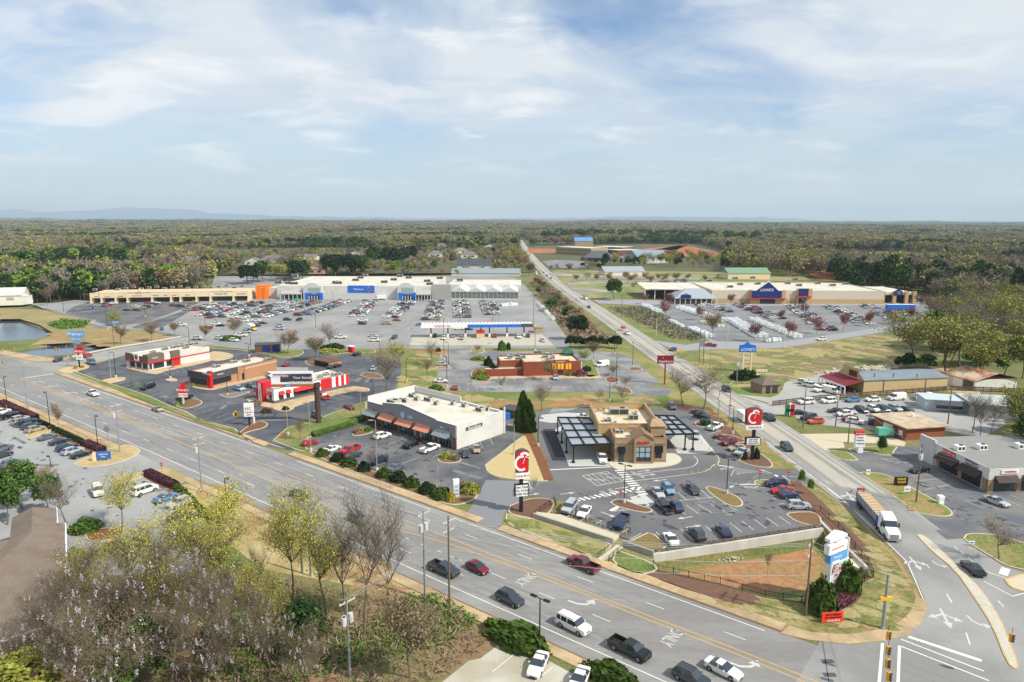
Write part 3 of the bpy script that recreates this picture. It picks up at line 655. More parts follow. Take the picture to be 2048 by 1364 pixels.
struct('wheel_tracks',wt,mat('tracks_side',(139,138,134),.95,.1,1.2))
pt=MB();rp_=random.Random(4)
for x0,y0,x1,y1,n in((180,620,1000,690,60),(160,745,740,860,26),(640,860,960,960,10),(900,710,1250,780,16),(1130,960,1560,1050,8),(1500,800,1900,850,10),(1800,930,2040,1060,8),(0,860,330,1010,10)):
 for k in range(n):
  x,y=rp_.uniform(x0,x1),rp_.uniform(y0,y1)
  if not any(inside_(P(x,y),l)for l in(LOTS)):continue
  c=P(x,y);a=rp_.choice((HR,HR+1.57,.05,1.6));t_=Vector((math.cos(a),math.sin(a),0));line(pt,c,c+t_*rp_.uniform(1.5,9),rp_.uniform(.12,1.6),.0475)
struct('asphalt_patches',pt,mat('lot_patch',(112,112,114),.95,.2,1,rgb2=(126,126,126),scale2=.2))
def blobs(px,n,r0,r1,m,z,name='bare_soil'):
 l=WP(px);xs,ys=[p.x for p in l],[p.y for p in l];mb=MB();k=0;c_=0
 while c_<n and k<n*40:
  k+=1;p=Vector((rp_.uniform(min(xs),max(xs)),rp_.uniform(min(ys),max(ys))))
  if not inside_(p,l):continue
  c_+=1;r_=rp_.uniform(r0,r1);st_=rp_.uniform(1,2.6);a0=rp_.choice((HR,rp_.uniform(0,6)));ca,sa=math.cos(a0),math.sin(a0);pts=[]
  for j in range(16):
   t=j*PI/8;q_=r_*rp_.uniform(.5,1.15);x,y=q_*math.cos(t)*st_,q_*math.sin(t);pts.append(Vector((p.x+x*ca-y*sa,p.y+x*sa+y*ca)))
  flat(mb,pts,z+c_*.0003)
 struct(name,mb,m)
m_s1=mat('soil_a',(164,128,92),1,.4,1.5,rgb2=(136,124,80),scale2=.4);m_s2=mat('grass_b',(104,112,62),1,.4,1.5,rgb2=(130,126,76),scale2=.3);m_s3=mat('straw_b',(156,144,100),1,.35,2)
cg=[(1420,1202),(1530,1222),(1620,1222),(1745,1170),(1752,1120),(1660,1020),(1690,1040),(1750,1096),(1812,1175),(1818,1222),(1750,1250),(1640,1252),(1500,1222)]
blobs(cg,60,.3,1.1,m_s1,.118);blobs(cg,70,.4,1.6,m_s2,.1375,'grass_patch');blobs(cg,30,.4,1.4,m_s3,.16,'straw_patch')
big_g=[(900,790),(1330,795),(1300,812),(1060,822),(860,800),(800,790),(815,705),(870,702)]
blobs(big_g,60,.8,3,m_s3,.045,'straw_patch');blobs(big_g,30,.6,2.2,m_s1,.0645)
fd=[(1420,742),(1350,706),(1560,700),(1750,672),(1880,680),(1890,725),(1640,742),(1590,755),(1480,782)]
blobs(fd,90,1.5,6,m_s3,.045,'straw_patch');blobs(fd,50,1,4,mat('reeds',(132,116,86),1,.4,.8),.0735,'dead_grass');blobs(fd,60,1,4,m_s2,.0905,'grass_patch')
lw=[(0,790),(195,872),(275,905),(420,965),(520,1015),(780,1140),(890,1190),(700,1220),(450,1040),(400,960),(200,930),(0,830)]
blobs([(400,955),(520,1012),(780,1138),(890,1188),(800,1200),(600,1130),(480,1060),(430,1020)],70,.4,1.8,m_s1,.04);blobs([(10,790),(195,872),(265,900),(230,900),(100,845),(10,800)],30,.3,1.2,m_s3,.04,'straw_patch')
blobs([(100,660),(240,665),(340,678),(230,692),(120,688)],50,1,4,m_s1,.045);blobs([(1010,1036),(1080,1048),(1210,1100),(1190,1114),(1090,1076),(1015,1046)],24,.3,1.2,m_s2,.15,'grass_patch')
blobs([(1730,950),(1760,950),(1890,1020),(1890,1030),(1830,1024),(1770,980)],24,.3,1.1,m_s1,.146);blobs([(1440,810),(1500,858),(1590,935),(1550,934),(1470,860),(1400,815)],36,.3,1.2,m_s1,.05)
def HZ_(x,y):
 k=max(0,min(1,(y-2600)/5000));return k*(14+38*noise.noise(Vector((x/2600,y/1900,0)))+20*noise.noise(Vector((x/900,y/700,5))))-1.5
mb=MB();NX,NY=110,70;ys_=[2500*(9.5**(j/NY))for j in range(NY+1)]
for j,y in enumerate(ys_):
 for i in range(NX+1):x=(i/NX*2-1)*(y*.95+400);mb.v.append((x,y,HZ_(x,y)))
for j in range(NY):
 for i in range(NX):k=j*(NX+1)+i;mb.f.append((k,k+1,k+NX+2,k+NX+1));mb.m.append(0)
mb.obj('hills',mat('hill_woods',(92,94,70),1,.35,.012,rgb2=(66,78,52),scale2=.0022),smooth=True)['kind']='structure'
for l_,n in(([(640,880),(740,850),(900,900),(960,930),(950,980),(800,945),(650,905)],60),([(1140,1030),(1300,960),(1480,960),(1580,1000),(1590,1040),(1300,1090)],90),([(170,742),(500,715),(780,730),(730,790),(560,870),(300,785)],120),([(0,850),(280,950),(330,1000),(300,1050),(60,1000),(-60,900)],60),([(1800,940),(1980,1000),(2040,1060),(1900,1050)],40),([(1560,815),(1850,810),(1900,850),(1640,845)],40),([(890,712),(1240,715),(1290,775),(900,775)],60)):
 blobs(l_,n,.15,.55,mat('oil_stain',(74,74,77),.7,.2,2),.0482,'oil_stains')
jt=MB()
for s_ in range(int(s1),int(s6),3):
 if any(a<=s_<=b_ for a,b_ in((s1,s2),(s3,s4),(s5,s6))):l=seg(RD,s_,s_+.05);line(jt,offset(l,1.3)[0],offset(l,3.4)[0],.05,.1345)
for s_ in list(range(60,int(SX(262,885)),3))+list(range(int(SX(410,950))+1,520,3)):l=seg(RD,s_,s_+.05);line(jt,offset(l,-20.9)[0],offset(l,-22.8)[0],.05,.1345)
struct('pavement_joints',jt,mat('joint',(120,104,80),1,.1,1))
# vehicles
glassm=mat('car_glass',(48,58,66),.06,0,spec=1.0)
tyrem=mat('tyre',(28,28,30),.9,0)
rimm=mat('rim',(150,152,156),.35,0,metal=.6)
trimm=mat('dark_trim',(40,41,44),.7,0)
lampm=mat('lamp_lens',(225,228,230),.15,0,spec=.7)
tailm=mat('tail_lens',(165,24,22),.25,0,spec=.6)
chrome=mat('chrome',(190,192,196),.2,0,metal=.9)
PAINT={}
for n_,c_ in dict(white=(232,232,230),silver=(176,180,184),grey=(96,100,106),dark_grey=(58,61,67),black=(24,25,28),navy=(34,46,76),blue=(28,98,180),light_blue=(120,150,178),red=(176,24,28),dark_red=(112,20,30),maroon=(78,26,34),tan=(170,150,116),gold=(166,152,126),green=(44,66,54),lime=(96,214,62),teal=(70,104,112),brown=(92,74,58),orange=(222,88,34),yellow=(236,182,32),purple=(70,58,110),aqua=(86,170,150),sea=(104,122,126)).items():
 PAINT[n_]=mat('paint_'+n_,c_,.28 if n_!='white' else.35,0,spec=.5,coat=.6)
def loft(mb,st,mats):
 """st: stations (x, w, zb, zs, wr, zr); mats: (top, upper side) per segment; paint=0 glass=1 trim=2"""
 rows=[]
 for(x,w,zb,zs,wr,zr)in st:
  zm=zb+(zs-zb)*.45
  hp=[(w*.93,zb),(w,zm),(w*.965,zs),(wr+(w*.96-wr)*.1,zs+(zr-zs)*.9),(wr*.86,zr)]
  i=len(mb.v);mb.v+=[(x,y,z)for y,z in hp]+[(x,-y,z)for y,z in hp[::-1]];rows.append(i)
 for k in range(len(st)-1):
  a,b_=rows[k],rows[k+1];top,side=mats[k]
  mm=[0,0,side,top if top==1 else 0,top,top if top==1 else 0,side,0,0,2]
  for j in range(10):
   jj=(j+1)%10;mb.f.append((a+j,a+jj,b_+jj,b_+j));mb.m.append(mm[j])
 mb.f.append(tuple(rows[0]+j for j in range(9,-1,-1)));mb.m.append(0)
 mb.f.append(tuple(rows[-1]+j for j in range(10)));mb.m.append(0)
def wheel(mb,x,y,r,wd=.22):
 s=1 if y>0 else-1
 mb.tube((x,y-s*wd,r),(x,y,r),r,n=14,m=3);mb.tube((x,y-.01*s,r),(x,y+.012*s,r),r*.62,n=10,m=4)
 mb.tube((x,y-s*.06,r+.03),(x,y-s*.03,r+.03),r*1.16,n=14,m=2)
SPEC={}
def S_(n,L,w,st,mats,wx,r,**k):SPEC[n]=(L,w,st,mats,wx,r,k)
S_('sedan',4.8,.91,[(2.38,.62,.34,.58,.5,.62),(2.25,.8,.24,.68,.7,.74),(1.9,.89,.2,.76,.78,.82),(.95,.91,.2,.9,.80,.95),(.15,.91,.2,.93,.62,1.42),(-.75,.91,.2,.94,.62,1.45),(-1.55,.9,.22,.96,.70,1.09),(-2.05,.87,.26,.96,.72,1.03),(-2.3,.8,.32,.9,.66,.97),(-2.4,.66,.4,.7,.55,.74)],[(0,0),(0,0),(0,0),(1,1),(0,1),(1,1),(0,0),(0,0),(0,0)],(1.42,-1.42),.33)
S_('hatchback',4.3,.89,[(2.12,.62,.34,.6,.5,.66),(2.0,.8,.24,.7,.7,.78),(1.6,.87,.2,.8,.76,.88),(.95,.89,.2,.9,.78,1.0),(.2,.89,.2,.94,.64,1.47),(-.9,.89,.2,.97,.64,1.5),(-1.55,.88,.22,1.0,.62,1.38),(-2.02,.84,.28,1.0,.68,1.06),(-2.14,.74,.36,.8,.6,.84)],[(0,0),(0,0),(0,0),(1,1),(0,1),(0,1),(1,0),(0,0)],(1.3,-1.28),.32)
S_('suv',4.75,.95,[(2.36,.7,.4,.74,.6,.8),(2.26,.86,.3,.86,.78,.92),(1.85,.94,.27,.97,.84,1.03),(1.1,.95,.26,1.04,.84,1.12),(.4,.95,.26,1.07,.72,1.66),(-.8,.95,.26,1.09,.74,1.72),(-1.75,.94,.28,1.12,.72,1.66),(-2.22,.91,.32,1.12,.74,1.16),(-2.36,.82,.4,.9,.7,.95)],[(0,0),(0,0),(0,0),(1,1),(0,1),(0,1),(1,0),(0,0)],(1.42,-1.4),.37,rails=(.3,-1.7,.66,1.73))
S_('large suv',5.2,.99,[(2.6,.8,.42,.86,.7,.92),(2.5,.92,.34,.98,.86,1.04),(2.1,.99,.3,1.1,.9,1.16),(1.35,.99,.3,1.14,.88,1.22),(.8,.99,.3,1.16,.80,1.84),(-.8,.99,.3,1.18,.82,1.9),(-2.2,.99,.32,1.2,.8,1.86),(-2.5,.96,.36,1.18,.82,1.22),(-2.6,.9,.44,.95,.78,1.0)],[(0,0),(0,0),(0,0),(1,1),(0,1),(0,1),(1,0),(0,0)],(1.6,-1.5),.4,rails=(.6,-2.1,.72,1.91))
S_('cargo van',5.8,1.0,[(2.9,.8,.4,.9,.7,.95),(2.78,.94,.34,1.05,.84,1.12),(2.3,1.0,.3,1.25,.88,1.3),(1.55,1.0,.3,1.3,.86,2.15),(.9,1.0,.3,1.3,.86,2.35),(-2.75,1.0,.32,1.3,.86,2.35),(-2.9,.97,.36,1.28,.84,2.2)],[(0,0),(0,0),(1,1),(0,1),(0,0),(0,0)],(1.9,-1.7),.37)
S_('pickup',5.8,.98,[(2.9,.8,.44,.9,.7,.96),(2.8,.93,.38,1.02,.85,1.08),(2.4,.98,.36,1.12,.88,1.18),(1.55,.98,.36,1.16,.86,1.24),(.95,.98,.36,1.18,.76,1.8),(-.45,.98,.36,1.18,.76,1.85),(-.85,.98,.36,1.18,.8,1.22)],[(0,0),(0,0),(0,0),(1,1),(0,1),(1,1)],(1.85,-1.85),.42,bed=(-.8,-2.9,.98,1.2))
def car_mb(kind):
 L,w,st,mats,wx,r,k=SPEC[kind]
 mb=MB();loft(mb,st,mats)
 for x0,x1 in k.get('pil',()):pass
 cab=[s for s in st if s[5]-s[3]>.25]
 xa,xb=cab[0][0],cab[-1][0];xm=(xa+xb)/2-.05
 for s in(1,-1):
  for x in((xm,)if kind in('sedan','hatchback','pickup')else(xm+.35,xm-.75)if kind!='cargo van' else()):
   c=min(cab,key=lambda q_:abs(q_[0]-x));mb.beam((x,s*(c[1]*.965+.004),c[3]),(x,s*(c[4]+.04),c[5]-.06),.09,.03,0)
 for x in wx:
  for s in(1,-1):wheel(mb,x,s*(w+.01),r)
 if 'rails' in k:
  a,b_,y,z=k['rails']
  for s in(1,-1):mb.beam((a,s*y,z),(b_,s*y,z-.02),.05,.05,2)
 if 'bed' in k:
  a,b_,w_,z=k['bed']
  mb.box(b_,-w_,.42,a,w_,.62,0);mb.box(b_+.06,-w_+.12,.62,a,w_-.12,.64,2)
  for s in(1,-1):mb.box(b_,min(s*w_,s*(w_-.12)),.62,a,max(s*w_,s*(w_-.12)),z,0)
  mb.box(b_-.02,-w_+.02,.5,b_+.06,w_-.02,z-.02,0);mb.box(b_-.2,-.9,.42,b_-.03,.9,.58,5)
 xf,xr=L/2-.12,-L/2+.06;zf=st[1][3]-.12
 for s in(1,-1):
  y0,y1=sorted((s*w*.58,s*w*.84))
  mb.box(xf-.1,y0,zf-.1,xf+.1,y1,zf+.04,6)
  ztl=st[-2][3]-.12 if 'bed' not in k else 1.0
  y0,y1=sorted((s*w*.74,s*w*.97));xt=(xr if 'bed' in k else xr+.1)
  mb.box(xt-.06 if 'bed' not in k else xt-.1,y0,ztl-.12,xt+.12,y1,ztl+.05,7)
  c=cab[0];mb.box(c[0]+.35,s*w*1.0 if s>0 else-w*1.0-.2,c[3]+.02,c[0]+.47,s*w*1.0+.2 if s>0 else-w,c[3]+.17,0)
 mb.box(xf+.02,-w*.42,zf-.3,xf+.12,w*.42,zf-.1,2)
 return mb
CM=lambda p:[p,glassm,trimm,tyrem,rimm,chrome,lampm,tailm]
def split_mb(mb,pred):
 out=MB()
 for f,m in zip(mb.f,mb.m):
  if pred(f,m):out.face([mb.v[i]for i in f],m)
 return out
CARMESH={}
def center(mb,f):n=len(f);return[sum(mb.v[i][a]for i in f)/n for a in range(3)]
for kd in list(SPEC):
 mb=car_mb(kd);CARMESH[kd,'far']=mb.mesh('car',CM(PAINT['white']))
 w_=SPEC[kd][1]
 parts={'body':split_mb(mb,lambda f,m:m in(0,2,5)),'windows':split_mb(mb,lambda f,m:m==1)}
 CARMESH[kd,'body']=parts['body'].mesh('body',CM(PAINT['white']));CARMESH[kd,'windows']=parts['windows'].mesh('windows',[glassm]*2)
 for sx in(1,-1):
  for sy in(1,-1):
   wb=split_mb(mb,lambda f,m:m==3 and center(mb,f)[0]*sx>0 and center(mb,f)[1]*sy>0)
   rb=split_mb(mb,lambda f,m:m==4 and center(mb,f)[0]*sx>0 and center(mb,f)[1]*sy>0)
   CARMESH[kd,'tyre',sx,sy]=wb.mesh('tyre',CM(PAINT['white']));CARMESH[kd,'rim',sx,sy]=rb.mesh('rim',CM(PAINT['white']))
 for sy in(1,-1):
  CARMESH[kd,'headlight',sy]=split_mb(mb,lambda f,m:m==6 and center(mb,f)[1]*sy>0).mesh('headlight',CM(PAINT['white']))
  CARMESH[kd,'taillight',sy]=split_mb(mb,lambda f,m:m==7 and center(mb,f)[1]*sy>0).mesh('taillight',CM(PAINT['white']))
NAMES={'sedan':'parked_car','hatchback':'parked_car','suv':'parked_car','large suv':'parked_car','pickup':'pickup_truck','cargo van':'cargo_van'}
CATS={'sedan':'car','hatchback':'car','suv':'SUV','large suv':'SUV','pickup':'pickup truck','cargo van':'van'}
def paint_obj(o,p):
 o.material_slots[0].link='OBJECT';o.material_slots[0].material=p
CARPOS=[]
def car(kind,colr,px,dirpx,label,group=None,near=True,ang=None,z=.05,scale=1,name=None):
 c=P(*px)if not isinstance(px,Vector)else px
 if ang is None:
  d=P(px[0]+dirpx[0],px[1]+dirpx[1])-c;ang=math.atan2(d.y,d.x)
 for q_ in CARPOS:
  if(q_-c.to_2d()).length<1.9:return None
 CARPOS.append(c.to_2d())
 p=PAINT[colr];nm=name or NAMES[kind]
 if not near:
  o=link(nm,CARMESH[kind,'far'],None,(c.x,c.y,z),ang);paint_obj(o,p);o.scale=(scale,)*3
  return tag(o,label,CATS[kind],group)
 t=thing(nm,label,CATS[kind],(c.x,c.y,z),ang,group);t.scale=(scale,)*3
 paint_obj(link('body',CARMESH[kind,'body'],t),p);link('windows',CARMESH[kind,'windows'],t)
 for sx in(1,-1):
  for sy in(1,-1):
   wh=link('wheel',CARMESH[kind,'tyre',sx,sy],t);link('rim',CARMESH[kind,'rim',sx,sy],wh)
 for sy in(1,-1):link('headlight',CARMESH[kind,'headlight',sy],t);link('taillight',CARMESH[kind,'taillight',sy],t)
 return t
HRd,HLd='R','L'
gR='vehicles driving on the main road'
for kd,cl,px,d,lb in(('pickup','white',(186,791),(-20,-8),'white pickup with a loaded bed driving away on the main road beside the burger lots'),('sedan','gold',(315,822),(-20,-8),'gold sedan driving away on the main road near the second yellow curve'),('sedan','black',(598,994),(20,9),'black sedan alone in the inner lane, driving toward the crossroads'),('suv','sea',(717,1044),(20,9),'grey-green car partly behind the budding roadside trees'),('pickup','dark_grey',(888,1146),(20,9),'dark grey pickup passing behind the wooden power pole'),('hatchback','dark_red',(955,1142),(20,10),'dark red hatchback in the lane just before the first ONLY marking'),('suv','dark_grey',(1020,1205),(20,10),'dark grey SUV with roof rails ahead of the white SUV\'s lane, near the red hatchback'),('large suv','white',(1146,1258),(20,10),'white large SUV with a sunroof on the near side of the main road'),('pickup','black',(1259,1307),(20,10),'black pickup at the bottom of the frame between the white SUV and white sedan'),('sedan','white',(1446,1346),(20,10),'white sedan with sunroof next to the second left-turn arrow'),('suv','dark_grey',(1382,1364),(20,10),'dark grey SUV cut off by the bottom edge beside the white sedan'),('pickup','dark_red',(1166,1136),(-20,-9),'dark red pickup in the far kerb lane near the footpath steps')):
 car(kd,cl,px,d,lb,gR)
sd_,gS=(17,14),'vehicles on the side road'
for kd,cl,px,d,lb in(('suv','green',(1573,899),(17,14),'very dark SUV coming down the side road below the chicken sign'),('pickup','black',(1538,839),(17,13),'black pickup just right of the tall chicken sign'),('pickup','dark_grey',(1452,781),(-17,-13),'dark grey pickup near the stone gazebo'),('large suv','white',(1402,771),(17,13),'white vehicle seen through the bare trees on the side road'),('pickup','white',(1255,669),(16,13),'white tow truck with a red machine on its back'),('sedan','navy',(1346,701),(-14,4),'dark blue car turning out of the hardware store road'),('suv','dark_grey',(1178,616),(10,9),'dark grey SUV alone on the middle of the side road'),('suv','white',(1155,600),(8,8),'white SUV at the upper crossing behind the tank truck'),('sedan','white',(1140,602),(-10,0),'white sedan waiting at the left side of the upper crossing'),('sedan','dark_grey',(1102,557),(6,8),'nearest of three small dark cars far up the side road'),('sedan','black',(1094,552),(6,8),'middle one of three small dark cars far up the side road'),('sedan','grey',(1087,546),(6,8),'farthest of three small dark cars up the side road'),('suv','white',(1643,681),(-12,1),'white SUV driving along the hardware store access road'),('pickup','red',(1420,693),(-12,-1),'red pickup by the traffic panel at the hardware store entrance'),('sedan','black',(1945,1143),(-17,-14),'black sedan right of the yellow-edged median')):
 car(kd,cl,px,d,lb,gS,near=px[1]>690)
car('suv','dark_grey',(116,723),(-14,5),'dark SUV waiting at the left junction by the pond','vehicles at the left junction')
car('suv','red',(175,714),(12,-4),'red SUV leaving the left junction past the roast beef sign','vehicles at the left junction')
car('cargo van','teal',(183,728),(10,5),'teal and white food van parked by the roast beef sign')
gA='cars on the burger and chicken shop lots'
for kd,cl,px,d,lb in(('large suv','black',(296,778),(-14,4),'black SUV by the green utility box'),('pickup','black',(370,800),(14,-5),'black pickup behind the hamburger sign'),('suv','silver',(479,781),(14,4),'silver SUV on the hatched triangle beside the brick burger shop'),('sedan','teal',(503,775),(14,4),'teal car behind the striped chicken shop'),('suv','white',(541,754),(10,6),'white SUV half hidden behind the billboard'),('pickup','red',(648,797),(-14,-8),'red pickup beside the brown billboard pillar'),('sedan','dark_red',(699,818),(14,6),'dark red coupe alone near the grass strip'),('suv','grey',(634,835),(14,8),'grey car behind the foot of the billboard pillar'),('suv','black',(714,711),(12,-4),'black SUV beside the red cabinet'),('sedan','black',(674,734),(12,-4),'black sedan right of another by the bin enclosure'),('sedan','dark_grey',(664,736),(12,-4),'dark sedan closest to the brick bin enclosure'),('suv','silver',(748,740),(10,-8),'silver car under the big bare oak'),('sedan','red',(572,732),(8,-4),'red car mostly hidden behind the brick burger shop')):
 car(kd,cl,px,d,lb,gA)
gB='cars on the phone shop lot'
for kd,cl,px,d,lb in(('hatchback','red',(620,890),(18,-5),'red hatchback at the left end of the phone shop lot'),('sedan','white',(664,902),(18,-6),'white coupe between the red hatchback and the red pickup'),('pickup','red',(700,905),(-18,7),'red pickup facing the shrubs'),('sedan','dark_grey',(706,915),(-18,6),'dark grey sedan next to the red pickup'),('large suv','navy',(757,926),(18,-8),'dark blue boxy SUV behind the lamp post'),('sedan','grey',(792,940),(18,-8),'grey sedan alone at the right of the kerb row'),('suv','white',(765,876),(18,-5),'white SUV in front of the orange awnings'),('pickup','black',(824,893),(-18,8),'lifted black pickup parked at the shop entrance'),('pickup','white',(860,902),(18,-7),'white pickup with a camper shell'),('sedan','dark_grey',(932,911),(2,9),'dark sedan beside the white side wall'),('hatchback','tan',(953,903),(2,9),'tan wagon beside the white side wall')):
 car(kd,cl,px,d,lb,gB)
gC='cars on the fresh restaurant lot'
for kd,cl,px,d,lb in(('pickup','white',(1204,922),(3,10),'white pickup coming out from under the left canopy'),('large suv','silver',(1139,1021),(-12,14),'silver boxy SUV in the first fenced space'),('sedan','white',(1168,1029),(-12,14),'white sedan with sunroof in the second fenced space'),('pickup','navy',(1242,1050),(-12,16),'navy pickup parked toward the fence'),('sedan','silver',(1315,990),(10,11),'silver sedan next to the crossing pad'),('suv','light_blue',(1336,984),(9,11),'pale blue SUV with an open door'),('pickup','black',(1327,1019),(-12,-12),'black pickup next to the mulch island'),('suv','navy',(1350,1019),(-12,-12),'dark blue SUV beside the black pickup'),('sedan','dark_grey',(1386,984),(10,11),'dark grey sedan alone right of the pale blue SUV'),('sedan','white',(1341,1084),(-9,-13),'white sedan with a black roof by the retaining wall'),('suv','dark_grey',(1394,1075),(-9,-11),'dark grey SUV by the retaining wall'),('sedan','navy',(1447,1068),(-10,-12),'navy sedan by the retaining wall, right of the grey SUV'),('suv','navy',(1551,972),(-16,1),'navy SUV at the top of the right-hand row'),('sedan','red',(1562,985),(-16,2),'bright red sedan in the right-hand row'),('hatchback','navy',(1577,995),(16,-2),'dark blue hatchback below the bright red sedan'),('suv','silver',(1596,1017),(16,0),'silver SUV at the lower end of the right-hand row'),('suv','dark_red',(1457,889),(-14,4),'dark red SUV left of the tall chicken sign'),('sedan','tan',(1473,900),(-14,2),'beige sedan below the dark red SUV'),('sedan','silver',(1483,908),(-14,5),'silver sedan at the foot of the tall chicken sign'),('pickup','white',(1430,858),(16,-7),'white pickup with an empty bed right of the right canopy'),('sedan','dark_grey',(1398,829),(14,3),'dark sedan under the row of bare trees'),('suv','black',(1404,837),(14,3),'black SUV behind the green bins'),('suv','grey',(1344,817),(7,8),'grey-blue SUV beside the striped corner of the lot'),('suv','silver',(1391,876),(0,8),'silver SUV waiting under the right canopy'),('sedan','white',(1170,837),(12,1),'white car mostly hidden behind the left canopy'),('suv','white',(1048,984),(-3,8),'white SUV beside the foot of the chicken sign near the entrance')):
 car(kd,cl,px,d,lb,gC)
gD='cars on the apple grill lot'
for kd,cl,px,d,lb in(('hatchback','silver',(884,731),(12,0),'silver hatchback in the upper grass-side row'),('sedan','white',(882,765),(12,0),'white sedan in the lower grass-side row'),('sedan','red',(910,778),(0,-8),'red sports car facing the apple grill'),('cargo van','white',(1204,733),(-16,2),'white high-roof van beside the apple grill'),('sedan','silver',(1111,758),(0,6),'silver car parked in front of the yellow windows')):
 car(kd,cl,px,d,lb,gD)
gE='cars at the near lot by the grey roof'
for i,(kd,cl,px,d,lb)in enumerate((('large suv','white',(290,986),(20,-7),'white large SUV parked beside the blue sedan'),('sedan','blue',(333,1000),(20,-7),'bright blue sedan next to the white SUV'),('suv','silver',(358,1012),(-20,8),'silver SUV next to the bright blue sedan'),('sedan','dark_grey',(362,1036),(20,-7),'dark sedan beside the tip of the kerb island'),('suv','black',(374,1044),(20,-7),'black SUV behind the dark sedan near the hedge'),('large suv','white',(196,988),(6,18),'white SUV behind the budding parking tree'),('suv','black',(218,1107),(-20,7),'black SUV near the grey shingled roof'),('suv','grey',(26,932),(20,-6),'blue-grey SUV near the left edge'),('suv','dark_grey',(4,915),(20,-6),'dark grey SUV cut by the left edge'),('pickup','grey',(0,904),(20,-6),'grey pickup cut by the left edge'),('suv','navy',(134,900),(18,-5),'dark blue SUV in the hedge row, three from the blue sign'),('suv','silver',(146,907),(18,-5),'silver SUV in the hedge row, second from the blue sign'),('sedan','black',(163,913),(18,-5),'black sedan in the hedge row, beside the blue sign'),('sedan','grey',(96,878),(18,-5),'grey sedan first after the kerb island'),('sedan','navy',(119,887),(18,-5),'dark blue sedan second after the kerb island'),('suv','gold',(71,863),(18,-5),'champagne SUV at the kerb island of the hedge row'),('suv','dark_grey',(62,857),(18,-5),'dark grey SUV beside the champagne SUV'),('pickup','navy',(55,850),(18,-5),'dark blue pickup in the hedge row'),('suv','tan',(42,848),(18,-5),'tan SUV in the hedge row'),('suv','silver',(40,842),(18,-5),'silver SUV below the long black pickup'),('pickup','black',(20,836),(18,-5),'long black pickup in the hedge row'),('suv','white',(4,828),(18,-5),'white SUV at the left edge of the hedge row'),('sedan','white',(1076,1337),(-8,16),'white sedan parked on the concrete lot'),('sedan','white',(1158,1368),(-8,16),'white car with sunroof cut off by the bottom edge'))):
 car(kd,cl,px,d,lb,gE)
gF='cars for sale behind the board fence'
for kd,cl,px,d,lb in(('large suv','white',(1612,808),(-16,1),'white large SUV nearest the green and red sign'),('large suv','white',(1658,806),(-16,1),'white large SUV second along the fence'),('suv','blue',(1705,804),(-16,1),'blue SUV along the fence'),('suv','white',(1745,803),(-16,1),'white crossover right of the blue SUV'),('cargo van','white',(1793,800),(-16,1),'white cargo van along the fence'),('pickup','white',(1836,799),(5,9),'white pickup right of the cargo van'),('pickup','white',(1858,796),(-8,3),'small white truck behind the red truck'),('pickup','red',(1873,800),(-16,0),'red pickup by the pale blue building'),('sedan','black',(1671,825),(-16,0),'black sedan at the left end of the middle row'),('sedan','silver',(1700,825),(12,5),'silver sedan in the middle row'),('suv','black',(1722,824),(12,5),'black SUV in the middle row, left of the white one'),('suv','white',(1746,822),(12,5),'white crossover in the middle row'),('suv','navy',(1766,822),(12,5),'dark SUV in the middle row, behind the black pickup'),('suv','silver',(1789,821),(12,4),'silver SUV in the middle row'),('sedan','green',(1811,822),(12,3),'dark green sedan at the right end of the middle row'),('suv','white',(1688,832),(-16,1),'white SUV left of the dark red sedan'),('sedan','dark_red',(1699,840),(-16,2),'dark red sedan between two white crossovers'),('suv','white',(1709,847),(14,2),'white crossover in front of the dark red sedan'),('pickup','black',(1763,834),(14,1),'black pickup parked across the rows'),('suv','dark_grey',(1743,847),(0,-8),'dark car with its back to the road, left of its twin'),('suv','grey',(1769,847),(0,-8),'grey car with its back to the road, by the green trailer'),('suv','orange',(1631,847),(-16,1),'orange-red off-roader with black roof'),('large suv','black',(1617,840),(-16,3),'black off-roader behind the orange one'),('sedan','black',(1600,829),(12,0),'black sedan behind the green and red sign'),('large suv','white',(1620,774),(14,2),'white SUV in front of the porch shop'),('large suv','white',(1610,769),(14,2),'white van behind another by the porch shop'),('pickup','white',(1640,783),(-14,3),'white pickup in front of the maroon porch'),('cargo van','white',(1661,786),(14,3),'white cargo van in front of the maroon porch'),('sedan','silver',(1992,1008),(16,6),'silver sedan in front of the corner strip mall'),('sedan','black',(1838,944),(-12,2),'black muscle car backed against the corner strip mall')):
 car(kd,cl,px,d,lb,gF)
gG='vehicles at the fuel station'
for kd,cl,px,d,lb in(('pickup','black',(870,674),(0,6),'black pickup under the fuel canopy'),('suv','white',(888,679),(0,6),'white SUV under the fuel canopy'),('sedan','light_blue',(906,674),(0,6),'pale blue car at a pump'),('suv','tan',(923,679),(0,6),'beige SUV leaving the pumps'),('pickup','red',(990,674),(0,6),'red pickup at a pump'),('pickup','white',(1038,676),(1,6),'white work truck with rack at the last pump'),('suv','dark_red',(1056,674),(0,6),'dark red SUV at the right end of the pumps'),('sedan','silver',(1085,683),(5,4),'silver car leaving the fuel station'),('pickup','white',(918,660),(12,0),'white pickup behind the fuel canopy'),('sedan','navy',(937,660),(12,0),'navy car behind the fuel canopy')):
 car(kd,cl,px,d,lb,gG,near=False)
gH='cars in the open part of the big store lot'
